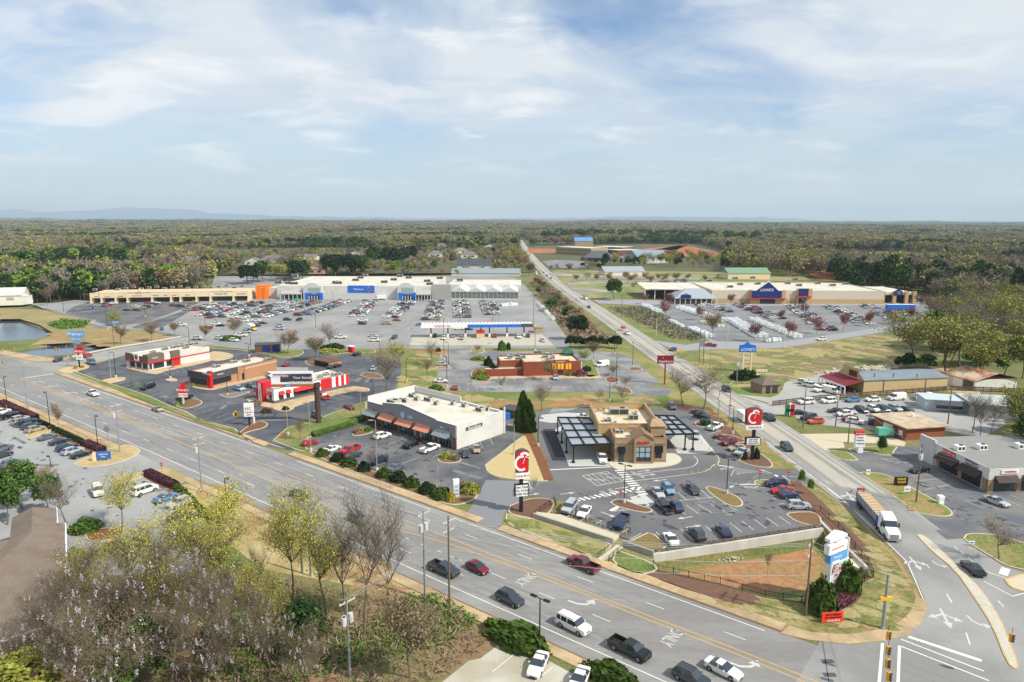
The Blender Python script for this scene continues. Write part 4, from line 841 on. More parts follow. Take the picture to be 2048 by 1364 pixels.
for kd,cl,px,d,lb in(('suv','white',(394,679),(12,0),'white SUV leftmost of three white SUVs on the lot edge'),('suv','white',(439,679),(12,1),'white SUV in the middle of three on the lot edge'),('suv','white',(468,683),(12,1),'white SUV rightmost of three on the lot edge'),('pickup','dark_red',(414,658),(-12,1),'long dark red pickup by the yellow lamp base'),('sedan','black',(441,653),(-12,0),'black car right of the dark red pickup'),('suv','white',(432,650),(12,0),'white car behind the black car'),('pickup','white',(362,652),(-12,0),'white pickup by the small budding tree'),('sedan','navy',(324,660),(0,6),'dark blue car driving up to the lot exit'),('sedan','red',(463,643),(-12,0),'red sedan in the open lot'),('suv','white',(489,644),(12,0),'white SUV right of the red sedan'),('suv','white',(512,643),(-12,0),'white crossover left of a dark hatchback'),('sedan','dark_grey',(526,648),(12,0),'dark grey sedan near the cement truck'),('suv','dark_grey',(513,653),(12,0),'dark SUV right beside the cement truck'),('suv','silver',(493,666),(12,0),'silver SUV in front of the cement truck'),('pickup','white',(482,673),(-12,0),'small white pickup by the clipped bushes'),('pickup','silver',(558,660),(12,0),'silver pickup in the empty part of the lot'),('suv','silver',(560,654),(12,0),'silver car behind the silver pickup'),('suv','navy',(575,641),(12,0),'navy minivan in the empty part of the lot'),('pickup','white',(681,677),(-12,0),'white pickup behind the bare oak'),('sedan','silver',(746,674),(12,0),'silver sedan behind the white SUV near the exit lane'),('large suv','white',(749,683),(12,0),'white SUV at the front edge of the lot'),('suv','dark_grey',(789,677),(-8,4),'dark SUV beside the red pillar'),('pickup','white',(725,643),(-12,0),'white pickup above a maroon SUV'),('suv','maroon',(725,649),(12,0),'maroon SUV below the white pickup'),('pickup','tan',(773,649),(12,0),'brown and white old pickup'),('sedan','red',(794,642),(12,0),'red coupe at the end of its row'),('sedan','blue',(840,651),(12,0),'blue sedan by the canopy tip'),('pickup','black',(599,641),(8,-3),'black pickup pulling a small trailer'),('suv','white',(838,600),(12,0),'white SUV stopped at the right entrance'),('suv','lime',(597,601),(12,0),'lime green van by the left entrance')):
 car(kd,cl,px,d,lb,gH,near=False)
DIST=['white','white','white','silver','silver','grey','dark_grey','black','black','navy','red','dark_red','light_blue','tan','white','silver']
KD=['sedan','suv','suv','sedan','pickup','hatchback','suv','large suv']
rr=random.Random(21)
ORD=['first','second','third','fourth','fifth','sixth','seventh','eighth','ninth','tenth','eleventh','twelfth','thirteenth','fourteenth','fifteenth','sixteenth']
FARQ=[]
def row(a,b_,n,fill,rowname,store,ang,group):
 A,B=P(*a),P(*b_);t=(B-A).normalized();nrm=Vector((-t.y,t.x,0));cnt={}
 for k in range(n):
  if rr.random()>fill:continue
  for side,sn in((1,'right'),(-1,'left')):
   if rr.random()>fill:continue
   c=A.lerp(B,(k+.5)/n)+nrm*2.8*side
   kd,cl=rr.choice(KD),rr.choice(DIST)
   key=(kd,cl,sn);cnt[key]=min(15,cnt.get(key,0))+1
   cw=cl.replace('_',' ')
   lb=f"{cw} {kd}, {ORD[cnt[key] - 1]} from the {store}, {sn} side, {rowname}"
   FARQ.append((c.length,kd,cl,c,lb,group,ang+(PI if rr.random()<.5 else 0)+rr.uniform(-.03,.03)))
gW='cars parked in rows before the big grey store'
for a,b_,n,f,nm in(((690,603),(604,632),46,.86,'third double row'),((818,604),(780,637),44,.88,'fifth double row'),((633,604),(520,636),48,.8,'second double row'),((742,603),(712,634),42,.8,'fourth double row'),((875,604),(862,641),44,.88,'sixth double row'),((922,604),(925,636),40,.85,'seventh double row'),((974,604),(985,630),34,.82,'eighth double row'),((578,604),(472,638),44,.62,'second long double row'),((515,606),(425,638),42,.8,'first long double row'),((462,608),(405,632),26,.75,'row by dark asphalt')):
 row(a,b_,n,f,nm,'front',0.02,gW)
gM='cars parked before the cream shop row'
for a,b_,n,f,nm in(((440,608),(380,622),14,.8,'row by the pale strip'),((380,606),(345,616),8,.9,'row next to the pale strip'),((310,606),(262,622),16,.6,'middle row of the dark lot'),((225,606),(175,622),14,.45,'left row of the dark lot')):
 row(a,b_,n,f,nm,'shops',0.15,gM)
gL='cars parked before the blue-signed hardware store'
for a,b_,n,f,nm in(((1480,610),(1560,640),28,.8,'third hardware row'),((1400,610),(1470,625),10,.6,'row beside the wrapped pallets'),((1585,612),(1655,662),40,.75,'central hardware row'),((1660,612),(1730,650),30,.75,'hardware row right of centre'),((1735,612),(1800,645),26,.6,'row before the garden doors'),((1790,616),(1850,640),20,.5,'rightmost row')):
 row(a,b_,n,f,nm,'front',-.02,gL)
FARQ.sort(key=lambda q_:q_[0]);ncar=sum(1 for o in COL.objects if o.get('category')in('car','SUV','van'));stuffcars=[]
SEEN=set()
for d_,kd,cl,c,lb,gp,an in FARQ:
 if(kd!='pickup' and ncar>=300)or lb in SEEN:stuffcars.append((kd,cl,c,an));continue
 if car(kd,cl,c,None,lb,gp,near=False,ang=an):SEEN.add(lb);ncar+=kd!='pickup'
cs_m=sorted({cl for _,cl,_,_ in stuffcars});mb=MB();mats_=[PAINT[c]for c in cs_m]+[glassm,trimm,tyrem,rimm,chrome,lampm,tailm];base=len(cs_m)
for kd,cl,c,an in stuffcars:
 if any((q_-c.to_2d()).length<1.9 for q_ in CARPOS):continue
 CARPOS.append(c.to_2d());me=CARMESH[kd,'far'];i=len(mb.v);ca,sa=math.cos(an),math.sin(an)
 mb.v+=[(c.x+v.co.x*ca-v.co.y*sa,c.y+v.co.x*sa+v.co.y*ca,.05+v.co.z)for v in me.vertices]
 for f in me.polygons:mb.f.append(tuple(i+k for k in f.vertices));mb.m.append(cs_m.index(cl)if f.material_index==0 else base+f.material_index-1)
tag(mb.obj('parked_cars',mats_),'farthest cars packed in the rows close to the store fronts',None,None,'stuff')
# buildings
def ray(px,py):
 dx,dy=px-1024,py-682
 u=(dx*cr+dy*sr)/FPX;v=(-dx*sr+dy*cr)/FPX
 return rt0*u-up0*v+fw
EYE=Vector((0,0,HC))
class Bld:
 def __init__(s,name,label,cat,pl,pr,group=None,z0=0):
  a,b_=P(*pl),P(*pr);d=b_-a;s.W=d.length;s.ang=math.atan2(d.y,d.x)
  s.root=thing(name,label,cat,(a.x,a.y,z0),s.ang,group);s.z0=z0
  s.o=a;s.R=Matrix.Rotation(-s.ang,3,'Z')
 def loc(s,w):return s.R@(w-s.o)
 def hit(s,px,py,axis,val):
  o=s.loc(EYE);d=s.R@ray(px,py);t=(val-o[axis])/d[axis];return o+d*t
 def fp(s,px,py,yo=0):h=s.hit(px,py,1,yo);return h.x,h.z
 def sp(s,px,py,xo=0):h=s.hit(px,py,0,xo);return h.y,h.z
 def tp(s,px,py,z):return s.loc(P(px,py,z))
 def add(s,name,mb,m,par=None,**k):return mb.obj(name,m,par or s.root,**k)
 def fbox(s,name,x0,y0,x1,y1,m,out=.1,in_=.02,yo=0,par=None,ground=False,top=None):
  xm=(x0+x1)/2;zt=s.fp(xm,y0,yo)[1];zb=0 if ground else s.fp(xm,y1,yo)[1]
  xa,xb=s.fp(x0,(y0+y1)/2,yo)[0],s.fp(x1,(y0+y1)/2,yo)[0]
  mb=MB();mb.box(min(xa,xb),yo-out,zb,max(xa,xb),yo+in_,top or zt);return s.add(name,mb,m,par)
 def sbox(s,name,x0,y0,x1,y1,m,out=.1,in_=.02,xo=0,par=None,ground=False):
  """box on a side plane x = xo; out points away from the building (left side: -x, right side: +x)"""
  ya,za=s.sp(x0,y0,xo);yb,zb=s.sp(x1,y1,xo);sg=-1 if xo<s.W/2 else 1
  xa,xb=sorted((xo+sg*out,xo-sg*in_));mb=MB()
  mb.box(xa,min(ya,yb),0 if ground else min(za,zb),xb,max(ya,yb),max(za,zb));return s.add(name,mb,m,par)
 def ftext(s,body,px,py,hpx,m,yo=-.12,side=None,**k):
  """lettering; px,py its centre in the photo, hpx its cap height there"""
  if side is None:
   x,z=s.fp(px,py,yo);z2=s.fp(px,py-hpx,yo)[1]
   return text(body,(z2-z)/.7,m,s.root,(x,yo,z),0,**k)
  y,z=s.sp(px,py,side);z2=s.sp(px,py-hpx,side)[1];sg=-1 if side<s.W/2 else 1
  return text(body,(z2-z)/.7,m,s.root,(side+sg*.12,y,z),(-PI/2 if sg<0 else PI/2),**k)
 def block(s,name,x0,y0,x1,y1,z0,z1,wallm,roofm,par=.5,pt=.3,capm=None,parent=None):
  """flat-roofed block: walls with a parapet, roof set down inside"""
  mb=MB();mb.box(x0,y0,z0,x1,y0+pt,z1);mb.box(x0,y1-pt,z0,x1,y1,z1);mb.box(x0,y0+pt,z0,x0+pt,y1-pt,z1);mb.box(x1-pt,y0+pt,z0,x1,y1-pt,z1)
  w_=s.add(name,mb,wallm,parent)
  r_=MB();r_.box(x0+pt,y0+pt,z1-par-.2,x1-pt,y1-pt,z1-par);s.add('roof',r_,roofm,parent)
  sm_=MB();k=x0+3
  while k<x1-1:sm_.box(k,y0+pt+.05,z1-par,k+.06,y1-pt-.05,z1-par+.012);k+=3
  s.add('roof_seams',sm_,mat('seam',(176,170,156),.9,.1,1),r_ if 0 else parent)
  if capm:
   c=MB();e=.05
   c.box(x0-e,y0-e,z1,x1+e,y0+pt+e,z1+.1);c.box(x0-e,y1-pt-e,z1,x1+e,y1+e,z1+.1)
   c.box(x0-e,y0+pt+e,z1,x0+pt+e,y1-pt-e,z1+.1);c.box(x1-pt-e,y0+pt+e,z1,x1+e,y1-pt-e,z1+.1)
   s.add('coping',c,capm,parent)
  return w_
 def hvac(s,px,py,z,w=2.2,d=1.6,h=1.2,m=None,name='air_conditioner'):
  p=s.tp(px,py,z);mb=MB();x,y=p.x,p.y
  mb.box(x-w/2,y-d/2,z,x+w/2,y+d/2,z+h,0);mb.box(x-w/2+.15,y-d/2-.02,z+.25,x-.1,y-d/2,z+h-.15,1);mb.box(x+.1,y-d/2-.02,z+.25,x+w/2-.15,y-d/2,z+h-.15,1)
  mb.tube((x+w*.2,y,z+h),(x+w*.2,y,z+h+.15),d*.28,n=10,m=1)
  u_=s.add(name,mb,[m or hv,grill]);return u_
hv=mat('hvac_metal',(176,174,162),.6,.12,.8,metal=.1);grill=mat('grille',(66,66,64),.8,.1,3)
m_roofw=mat('roof_white',(212,206,192),.85,.12,.35,rgb2=(196,188,170),scale2=.14)
m_wht=mat('wall_white',(208,206,200),.85,.07,.5,rgb2=(198,195,188),scale2=.2);m_lgrey=mat('wall_light_grey',(196,196,194),.85,.05,.5)
m_mgrey=mat('wall_mid_grey',(138,139,142),.85,.06,.6);m_dgrey=mat('wall_dark_grey',(78,78,82),.8,.08,.6);m_stone=mat('stone_veneer',(150,124,98),.9,.25,3)
m_cream=mat('stucco_cream',(226,206,170),.9,.05,.5);m_tan=mat('stucco_tan',(168,144,114),.9,.1,.6,rgb2=(156,132,102),scale2=.4)
m_tan2=mat('stucco_sand',(192,160,118),.9,.08,.6,rgb2=(178,146,106),scale2=.3);m_brick=mat('brick_red',(146,84,62),.9,.16,4);m_brickt=mat('brick_tan',(172,128,96),.9,.14,4)
m_brickd=mat('brick_brown',(112,78,62),.9,.16,4)
m_red=mat('sign_red',(206,28,34),.5,.04,1);m_blue=mat('sign_blue',(36,108,200),.5,.05,1);m_navyb=mat('sign_navy',(28,48,108),.55,.05,1)
m_sw=mat('sign_white',(236,236,234),.5,.03,1);m_blk=mat('black_metal',(32,32,34),.5,.05,1);m_orangeb=mat('sign_orange',(240,118,30),.6,.05,1)
m_glass=mat('window_glass',(38,46,52),.08,.15,.5,spec=.7);m_glassl=mat('window_pale',(150,172,176),.15,.1,.8,spec=.6);m_coppr=mat('awning_copper',(206,138,112),.6,.06,1)
m_awr=mat('awning_red',(200,40,44),.7,.05,1);m_brn=strip_mat('awning_brown',(74,54,50),(54,40,38),.5);m_steel=mat('galvanised',(150,156,160),.45,.08,1,metal=.4)
m_slate=mat('roof_slate',(100,110,118),.8,.12,1.2);m_shed=strip_mat('siding_tan',(196,172,128),(186,162,120),.4);m_maroon=mat('roof_maroon',(124,48,50),.6,.08,.8)
m_yelg=mat('lit_window',(238,176,40),.4,.2,1.2);m_greenb=mat('sign_green',(36,122,84),.6,.05,1)
m_wood=mat('wood_pole',(112,98,80),.9,.15,2);m_metalp=mat('pole_grey',(150,156,158),.55,.06,1,metal=.3)
# big grey store
b=Bld('superstore','long pale grey superstore with blue entrances and a white roof','store',(555,598),(866,599.5))
W=b.W;D=b.tp(700,554,9).y
b.block('wall',0,0,W,D,0,9.6,m_wht,m_roofw,.5,.4)
x2=b.fp(1036,590)[0]
b.fbox('wall_base',556,585.5,610,598,m_lgrey,.12,ground=True);b.fbox('wall_base',646,585.5,797,598,m_lgrey,.12,ground=True)
for xa,xb in((610,646),(797,832)):
 e=b.fbox('entrance_block',xa,571,xb,598,m_lgrey,4,ground=True)
 x0,x1=b.fp(xa,590)[0],b.fp(xb,590)[0];zt=b.fp(xa,571,-4)[1]
 mb=MB();n=8;pts=[(x0+1,zt)]+[(x0+(x1-x0)*(.1+.8*k/n),zt+1.9*math.sin(PI*k/n)**.8)for k in range(n+1)]+[(x1-1,zt)]
 mb.prof(pts,-4,-3.4);b.add('gable',mb,m_lgrey,e)
 b.fbox('blue_surround',xa,585.5,xb,598,m_blue,.2,yo=-4,ground=True)
 b.fbox('clerestory',xa+6,575.5,xb-6,584,mat('clerestory',(150,166,156),.4,.1,1),.1,yo=-4)
 d_=b.fbox('doorway',xa+7,590,xb-7,598,m_glass,.3,yo=-4,ground=True)
 for k in range(4):b.fbox('door_frame',xa+8+k*5.4,591.5,xa+9+k*5.4,598,m_sw,.4,yo=-4,ground=True)
 b.ftext('Groceries' if xa<700 else 'Home & Pharmacy',(xa+xb)/2,587.2,1.7,m_sw,yo=-4.3)
pn=b.fbox('sign_panel',696,571,749,585.3,m_blue,.3)
b.ftext('Walmart',717,578.6,4.0,m_sw,yo=-.45)
x,z=b.fp(737,578.5,-.45);mb=MB()
for k in range(6):
 t=PI/6+k*PI/3;mb.beam((x+.9*math.cos(t),-.45,z+.9*math.sin(t)),(x+2.2*math.cos(t),-.45,z+2.2*math.sin(t)),.55,.2)
b.add('spark_emblem',mb,mat('spark',(226,120,130),.5,0),pn)
mb=MB()
for xa,xb,yo in((566,608,-3),(834,863,-3)):
 x0,x1=b.fp(xa,590)[0],b.fp(xb,590)[0]
 m2=MB();m2.face([(x0,-6,4.5),(x1,-6,4.5),(x1,0,6),(x0,0,6)]);m2.box(x0,-6,3.9,x1,-5.7,4.5);b.add('awning_roof',m2,mat('awning_grey',(170,170,164),.7,.06,1))
 for k in range(6):xx=x0+(x1-x0)*k/5;m3=MB();m3.box(xx-.2,-5.9,0,xx+.2,-5.5,3.9);b.add('post',m3,m_lgrey)
 m4=MB();m4.box(x0,-.3,.5,x1,-.14,3.4);b.add('window',m4,m_glass)
x0,x1=0-9,0
xl=b.fp(532,590)[0];mb=MB();mb.box(xl,6,0,0,60,7.5);b.add('side_wing',mb,m_lgrey)
o2=b.fbox('orange_bay',513,571,532,597,m_orangeb,1,12,ground=True);b.ftext('Pickup',524,575,1.6,m_sw,yo=-1.15)
b.fbox('fence_wall',863,569,902,597,mat('fence_screen',(164,162,154),.8,.1,1),.2,1,ground=True)
xg0,xg1=b.fp(902,590)[0],b.fp(1036,590)[0]
for k in range(4):
 a=xg0+(xg1-xg0)*k/4;w4=(xg1-xg0)/4;mb=MB();mb.prof([(a,6),(a+w4,6),(a+w4/2,9.3)],0,26,0);b.add('greenhouse_roof',mb,mat('poly_roof',(214,216,210),.5,.05,.5))
 mb=MB();mb.prof([(a+.6,6.1),(a+w4-.6,6.1),(a+w4/2,8.9)],-.15,-.02,0);b.add('gable_panel',mb,mat('poly_gable',(192,202,186),.6,.06,.5))
mb=MB();mb.box(xg0,.3,0,xg1,26,6);b.add('garden_screen',mb,mat('garden_screen',(120,120,116),.8,.35,.5))
mb=MB();[mb.box(xg0+(xg1-xg0)*k/16-.12,-.05,0,xg0+(xg1-xg0)*k/16+.12,.25,6.05)for k in range(17)];mb.box(xg0,-.1,5.6,xg1,-.06,6.0);mb.box(xg0,-.1,0,xg1,-.06,1.2);b.add('screen_frame',mb,m_lgrey)
mb=MB();mb.box(xg0-5,26.2,0,xg1+2,70,8.5,0,1);b.add('rear_wing',mb,[m_lgrey,m_roofw])
for px,py in((558,566),(577,567),(590,568),(678,567),(712,561),(722,556),(769,565),(788,560),(818,556),(855,563),(880,557),(800,553),(730,552),(590,553),(920,561),(672,566),(860,569)):
 b.hvac(px,py+1,9.1,5,3,2)
mb=MB();rw=random.Random(3)
for k in range(90):
 x,y=rw.uniform(5,W-5),rw.uniform(6,D-5);mb.box(x,y,9.1,x+2.4,y+1.2,9.3)
b.add('skylights',mb,mat('skylight',(205,206,200),.4,.05,1))
# cream shop row
b=Bld('shop_row','long cream shop row with arcade columns and red lettered signs','shop row',(182,607),(497,602));W=b.W
b.block('wall',0,3,W,26,0,6.6,m_cream,mat('roof_cream',(206,186,160),.9,.1,.4),.4,.4)
mb=MB();mb.box(0,0,3.6,W,3,6.9);mb.box(0,-.12,6.9,W,.4,7.15,0);b.add('fascia',mb,m_cream)
for k in range(20):b.hvac(190+k*15.5,579-(k%3)*2+2-k*.25,6.3,2.6,2,1.4)
cols=[182,203,231,255,304,342,361,393,421,467,497]
for c in cols:x=b.fp(c,600)[0];mb=MB();mb.box(x-.5,-.15,0,x+.5,.6,6.9);mb.box(x-.8,-.3,0,x+.8,.9,1.2);b.add('column',mb,m_cream)
for a,c in zip(cols,cols[1:]):
 x0,x1=b.fp(a,600)[0]+1,b.fp(c,600)[0]-1;mb=MB();mb.box(x0,2.8,.3,x1,2.98,3.3);b.add('shop_window',mb,m_glass)
for c0,c1,hh in((255,304,2.2),(421,467,1.8)):
 x0,x1=b.fp(c0,590)[0],b.fp(c1,590)[0];mb=MB();mb.prof([(x0,7.0),(x1,7.0),(x1,7.5),(x1-(x1-x0)*.36,7.5),((x0+x1)/2,7.5+hh),(x0+(x1-x0)*.36,7.5),(x0,7.5)],-.3,.6);b.add('gable',mb,m_cream)
mdr=mat('letters_dark_red',(150,36,40),.6,0);mgn=mat('letters_green',(40,120,96),.6,0)
for t_,x_,y_,h_,m_ in(('mobile',192,593.2,1.8,m_dgrey),('Furnishings',214.5,593.2,1.6,mdr),('TANNING',240.5,592.6,1.8,mdr),('CATO',276.5,586.3,2.6,mdr),('JAPANESE KITCHEN',274,591.6,1.5,mdr),('GreatClips',311,590.6,2.0,m_dgrey),('NAILS',331,590.2,2.1,mdr),('PHONES',347.5,590.5,2,mdr),('GNC',375,590,3,mat('letters_tan',(196,130,80),.6,0)),('DOLLAR TREE',442,587.8,2.6,mgn),('SHOE DEPT.',483,587.6,2.5,mdr)):
 b.ftext(t_,x_,y_,h_,m_)
# blue-gabled hardware store
b=Bld('hardware_store','wide beige hardware store with a dark blue gabled entrance and white roof','store',(1423,606),(1766,608));W=b.W;m_bg=mat('wall_beige',(206,194,174),.9,.04,.4);m_ocr=mat('wall_ochre',(188,158,118),.9,.06,.5)
b.block('wall',0,0,W,62,0,9,m_bg,m_roofw,.5,.4);mb=MB();mb.box(0,-.12,0,W,0,3.1);b.add('wall_base',mb,m_ocr)
x0,x1=b.fp(1498,590)[0],b.fp(1568,590)[0]
mb=MB();mb.box(x0,-3,0,x1,0,9.4);b.add('entrance_block',mb,m_ocr)
zt=10
gz=b.fp(1536,563,-3)[1];xs=[b.fp(q_,580,-3)[0]for q_ in(1504,1513,1536,1556,1564)]
mb=MB();mb.prof([(xs[0],3.9),(xs[4],3.9),(xs[4],9.2),(xs[3],9.6),(xs[2],gz),(xs[1],9.6),(xs[0],9.2)],-3.4,-3.02);gp_=b.add('blue_gable',mb,m_navyb)
mb=MB();[mb.beam((a,-3.3,c),(d,-3.3,e),.5,.6)for a,c,d,e in((xs[1],9.7,xs[2],gz+.2),(xs[2],gz+.2,xs[3],9.7),(xs[0]-.3,9.4,xs[1],9.4),(xs[3],9.4,xs[4]+.3,9.4))];b.add('gable_trim',mb,m_sw,gp_)
b.ftext("LOWE'S",1534,580.3,5.2,m_sw,yo=-3.55,bold=.02)
mb=MB();mb.box(xs[0]-3,-5,3.5,xs[4]+3,-3.05,3.9);b.add('red_canopy',mb,m_awr)
b.fbox('doorway',1520,597,1550,606,m_glass,.2,yo=-3,ground=True)
b.fbox('entrance_block',1592,577,1622,607,m_ocr,2,ground=True);b.fbox('blue_panel',1597,577,1617,592,m_navyb,.2,yo=-2);b.fbox('red_canopy',1591,592.3,1622,593.6,m_awr,2,yo=-2);b.fbox('doorway',1597,597,1612,606,m_glass,.2,yo=-2,ground=True)
for px,py in((1460,575),(1480,570),(1515,569),(1575,568),(1598,572),(1635,568),(1690,569),(1665,572),(1418,563),(1470,558),(1505,557),(1590,560)):b.hvac(px,py,8.6,4,2.5,1.6)
xr=b.fp(1832,600)[0];mb=MB();mb.box(W,3,0,xr,55,.3);mb.box(W,3,6,xr,45,7.8,0,1);b.add('garden_wing',mb,[m_bg,m_roofw])
for a in(1765,1788,1812,1828):x=b.fp(a,600,2)[0];mb=MB();mb.box(x-1,1.4,0,x+1.2,3.2,8.6);b.add('pier',mb,m_ocr)
mb=MB();mb.box(W,5,.3,xr,5.3,6);b.add('garden_shade_sheet',mb,mat('opening_shade',(48,46,44),.9,.4,1))  # solid dark sheet painted for the shade behind the open garden front
xa,xb=b.fp(1789,590)[0],b.fp(1807,590)[0];mb=MB();mb.prof([(xa,5.8),(xb,5.8),(xb,8.4),((xa+xb)/2,10.6),(xa,8.4)],1.1,1.35);b.add('blue_gable',mb,m_navyb)
b.ftext('GARDEN',1798,584,1.4,m_sw,yo=.95);b.ftext('CENTER',1798,587.5,1.4,m_sw,yo=.95)
xl=b.fp(1300,590)[0];mb=MB();mb.face([(xl,20,7.5),(0,14,7.5),(0,60,8.6),(xl,62,8.6)]);mb.box(xl,19.8,6.8,0,20,7.4);b.add('lumber_roof',mb,m_roofw)
for k in range(7):x=xl*k/6;mb=MB();mb.box(x-.25,20.2,0,x+.25,20.7,7.3);b.add('post',mb,m_sw)
mb=MB();mb.box(xl+2,34,0,-1,34.5,6);b.add('lumber_racks',mb,mat('racks',(86,84,84),.9,.5,.6))
x0,x1=b.fp(1345,600)[0],b.fp(1428,600)[0];xm=(x0+x1)/2
mb=MB();mb.face([(x0,-8,4),(x1,-8,4),(xm+8,6,9.5),(xm-4,6,9.5)]);mb.face([(x1,-8,4),(x1,20,4),(xm+8,6,9.5)]);mb.face([(x0,20,4),(x0,-8,4),(xm-4,6,9.5)]);mb.face([(x1,20,4),(x0,20,4),(xm-4,6,9.5),(xm+8,6,9.5)])
mb.box(x0,-8,3.6,x1,-7.8,4.0);pr_=b.add('porch_roof',mb,mat('porch_metal',(158,164,168),.6,.06,.6))
for k in range(9):x=x0+(x1-x0)*k/8;mb=MB();mb.box(x-.15,-7.9,0,x+.15,-7.6,3.6);b.add('post',mb,m_sw)
mb=MB();mb.box(x0+1,-5,0,x1-1,-4.6,2.2);b.add('porch_goods',mb,mat('goods',(120,110,96),.9,.6,1.5))
xc=b.fp(1372,587,-8)[0];mb=MB();mb.prof([(xc-3.6,4.2),(xc+3.6,4.2),(xc+3.6,6),(xc,7.6),(xc-3.6,6)],-8.3,-8.05);b.add('blue_sign',mb,m_navyb);b.ftext("LOWE'S",1372,588.3,1.8,m_sw,yo=-8.4)
# phone shop plaza
b=Bld('shop_plaza','grey shop plaza with copper awnings, brick piers and white roof','shops',(738,845),(913,899));W=b.W;D=17.5
b.block('wall',0,0,W,D,0,6.1,m_lgrey,m_roofw,.6,.35,m_sw)
mb=MB();g=lambda px:b.fp(px,850)[0]
a,c,m_=g(768),g(874),g(808)
mb.prof([(0,3.1),(W,3.1),(W,6.25),(c,6.25),(c,6.5),(m_,8.0),(a,7.0),(a,6.3),(0,6.3)],-.25,0);b.add('front_fascia',mb,m_mgrey)
mb=MB();[mb.beam((x,-.15,z),(x2_,-.15,z2),.5,.12)for x,z,x2_,z2 in((0,6.35,a,6.35),(a,7.05,m_,8.05),(m_,8.05,c,6.55),(c,6.3,W,6.3))];b.add('coping',mb,m_sw)
mb=MB();mb.box(-.35,0,5.5,0,D,7.6);mb.box(0,D-.35,6.2,W*.55,D,7.4);b.add('rear_parapet',mb,m_wht)
mb=MB();mb.box(W,0,0,W+.12,D,6.3);mb.box(W,D,0,W+.3,D+.5,7.2);b.add('side_wall',mb,m_wht)
bays=[(741,765),(770,797),(806,829),(846,866),(880,906)]
for i,(p0,p1)in enumerate(bays):
 x0,x1=b.fp(p0,870)[0],b.fp(p1,885)[0];mb=MB();mb.box(x0,-.3,.1,x1,-.26,2.9);w_=b.add('shop_window',mb,m_glass)
 mb=MB()
 for k in range(5):xx=x0+(x1-x0)*k/4;mb.box(xx-.05,-.36,.1,xx+.05,-.3,2.9)
 mb.box(x0,-.36,2.1,x1,-.31,2.2);b.add('window_frame',mb,m_steel,w_)
 if i in(1,2,3):mb=MB();mb.box(x0+.4,-.4,1.0,x0+1.3,-.37,2.4);b.add('window_poster',mb,mat('poster_blue',(70,150,200),.5,.2,2),w_)
mb=MB()
for px in(739,768,801.5,837,873,912):x=b.fp(px,870)[0];mb.box(x-.45,-.55,0,x+.45,-.26,3.0)
mb.box(0,-.28,0,W,-.255,.6);b.add('brick_piers',mb,m_brickd)
for p0,p1,mm in((766,793,m_coppr),(800,829,m_coppr),(836,864,m_coppr),(736,760,m_steel),(873,903,m_steel)):
 x0,x1=b.fp(p0,850)[0],b.fp(p1,860)[0];mb=MB();mb.prof([(0,0)],0,0)if 0 else None
 mb.face([(x0,-2.1,2.9),(x1,-2.1,2.9),(x1,-.26,4.1),(x0,-.26,4.1)]);mb.face([(x0,-.26,2.95),(x1,-.26,2.95),(x1,-2.1,2.8),(x0,-2.1,2.8)]);mb.face([(x0,-2.1,2.9),(x0,-.26,4.1),(x0,-.26,2.95),(x0,-2.1,2.8)]);mb.face([(x1,-2.1,2.8),(x1,-.26,2.95),(x1,-.26,4.1),(x1,-2.1,2.9)]);mb.face([(x0,-2.1,2.8),(x1,-2.1,2.8),(x1,-2.1,2.9),(x0,-2.1,2.9)])
 b.add('awning',mb,mm)
b.ftext('at&t',820,834,6.5,m_sw,yo=-.4);x,z=b.fp(805.5,830,-.4)
mb=MB();mb.tube((x,-.3,z),(x,-.42,z),.95,n=20);gl=b.add('globe_emblem',mb,mat('globe',(120,176,220),.4,0));mb=MB();[mb.box(x-w2,-.45,z+h2,x+w2,-.43,z+h2+.1)for w2,h2 in((.5,.6),(.8,.3),(.85,0),(.8,-.3),(.5,-.6))];b.add('globe_lines',mb,m_sw,gl)
b.ftext('SMOKE & BURN',782,827,2.0,mat('letters_mauve',(150,110,150),.6,0),yo=-.35);b.ftext('VAPE & EXOTIC',782,832,2.0,MATS['letters_mauve'],yo=-.35)
b.ftext('Game',883,854.5,2.7,m_sw,yo=-.35,bold=.02);b.ftext('Stop',896,859,2.7,mdr,yo=-.35,bold=.02)
x,z=b.fp(748,823.5,-.3);mb=MB();mb.tube((x,-.27,z),(x,-.4,z),.9,n=16);o=b.add('dome_emblem',mb,m_red);o.scale=(1.4,1,.8);o.location=(-x*.4,0,z*.2)
mb=MB();mb.box(W+.12,3.2,4.0,W+.2,9.2,4.9);b.add('side_sign',mb,m_dgrey);text('GameStop',1.1,m_sw,b.root,(W+.26,6.2,4.42),PI/2)
for px,py,w_,d_ in((788,806,3.4,2.6),(808,804,3,1),(826,794,2.2,1.6),(834,801,1.6,1),(858,802,2.6,1.6),(873,810,1.4,1),(907,810,1.2,1.2),(930,814,1.4,1.4),(961,822,2.2,1.8),(975,821,1.6,1.2)):b.hvac(px,py,5.5,w_,d_,1.1)
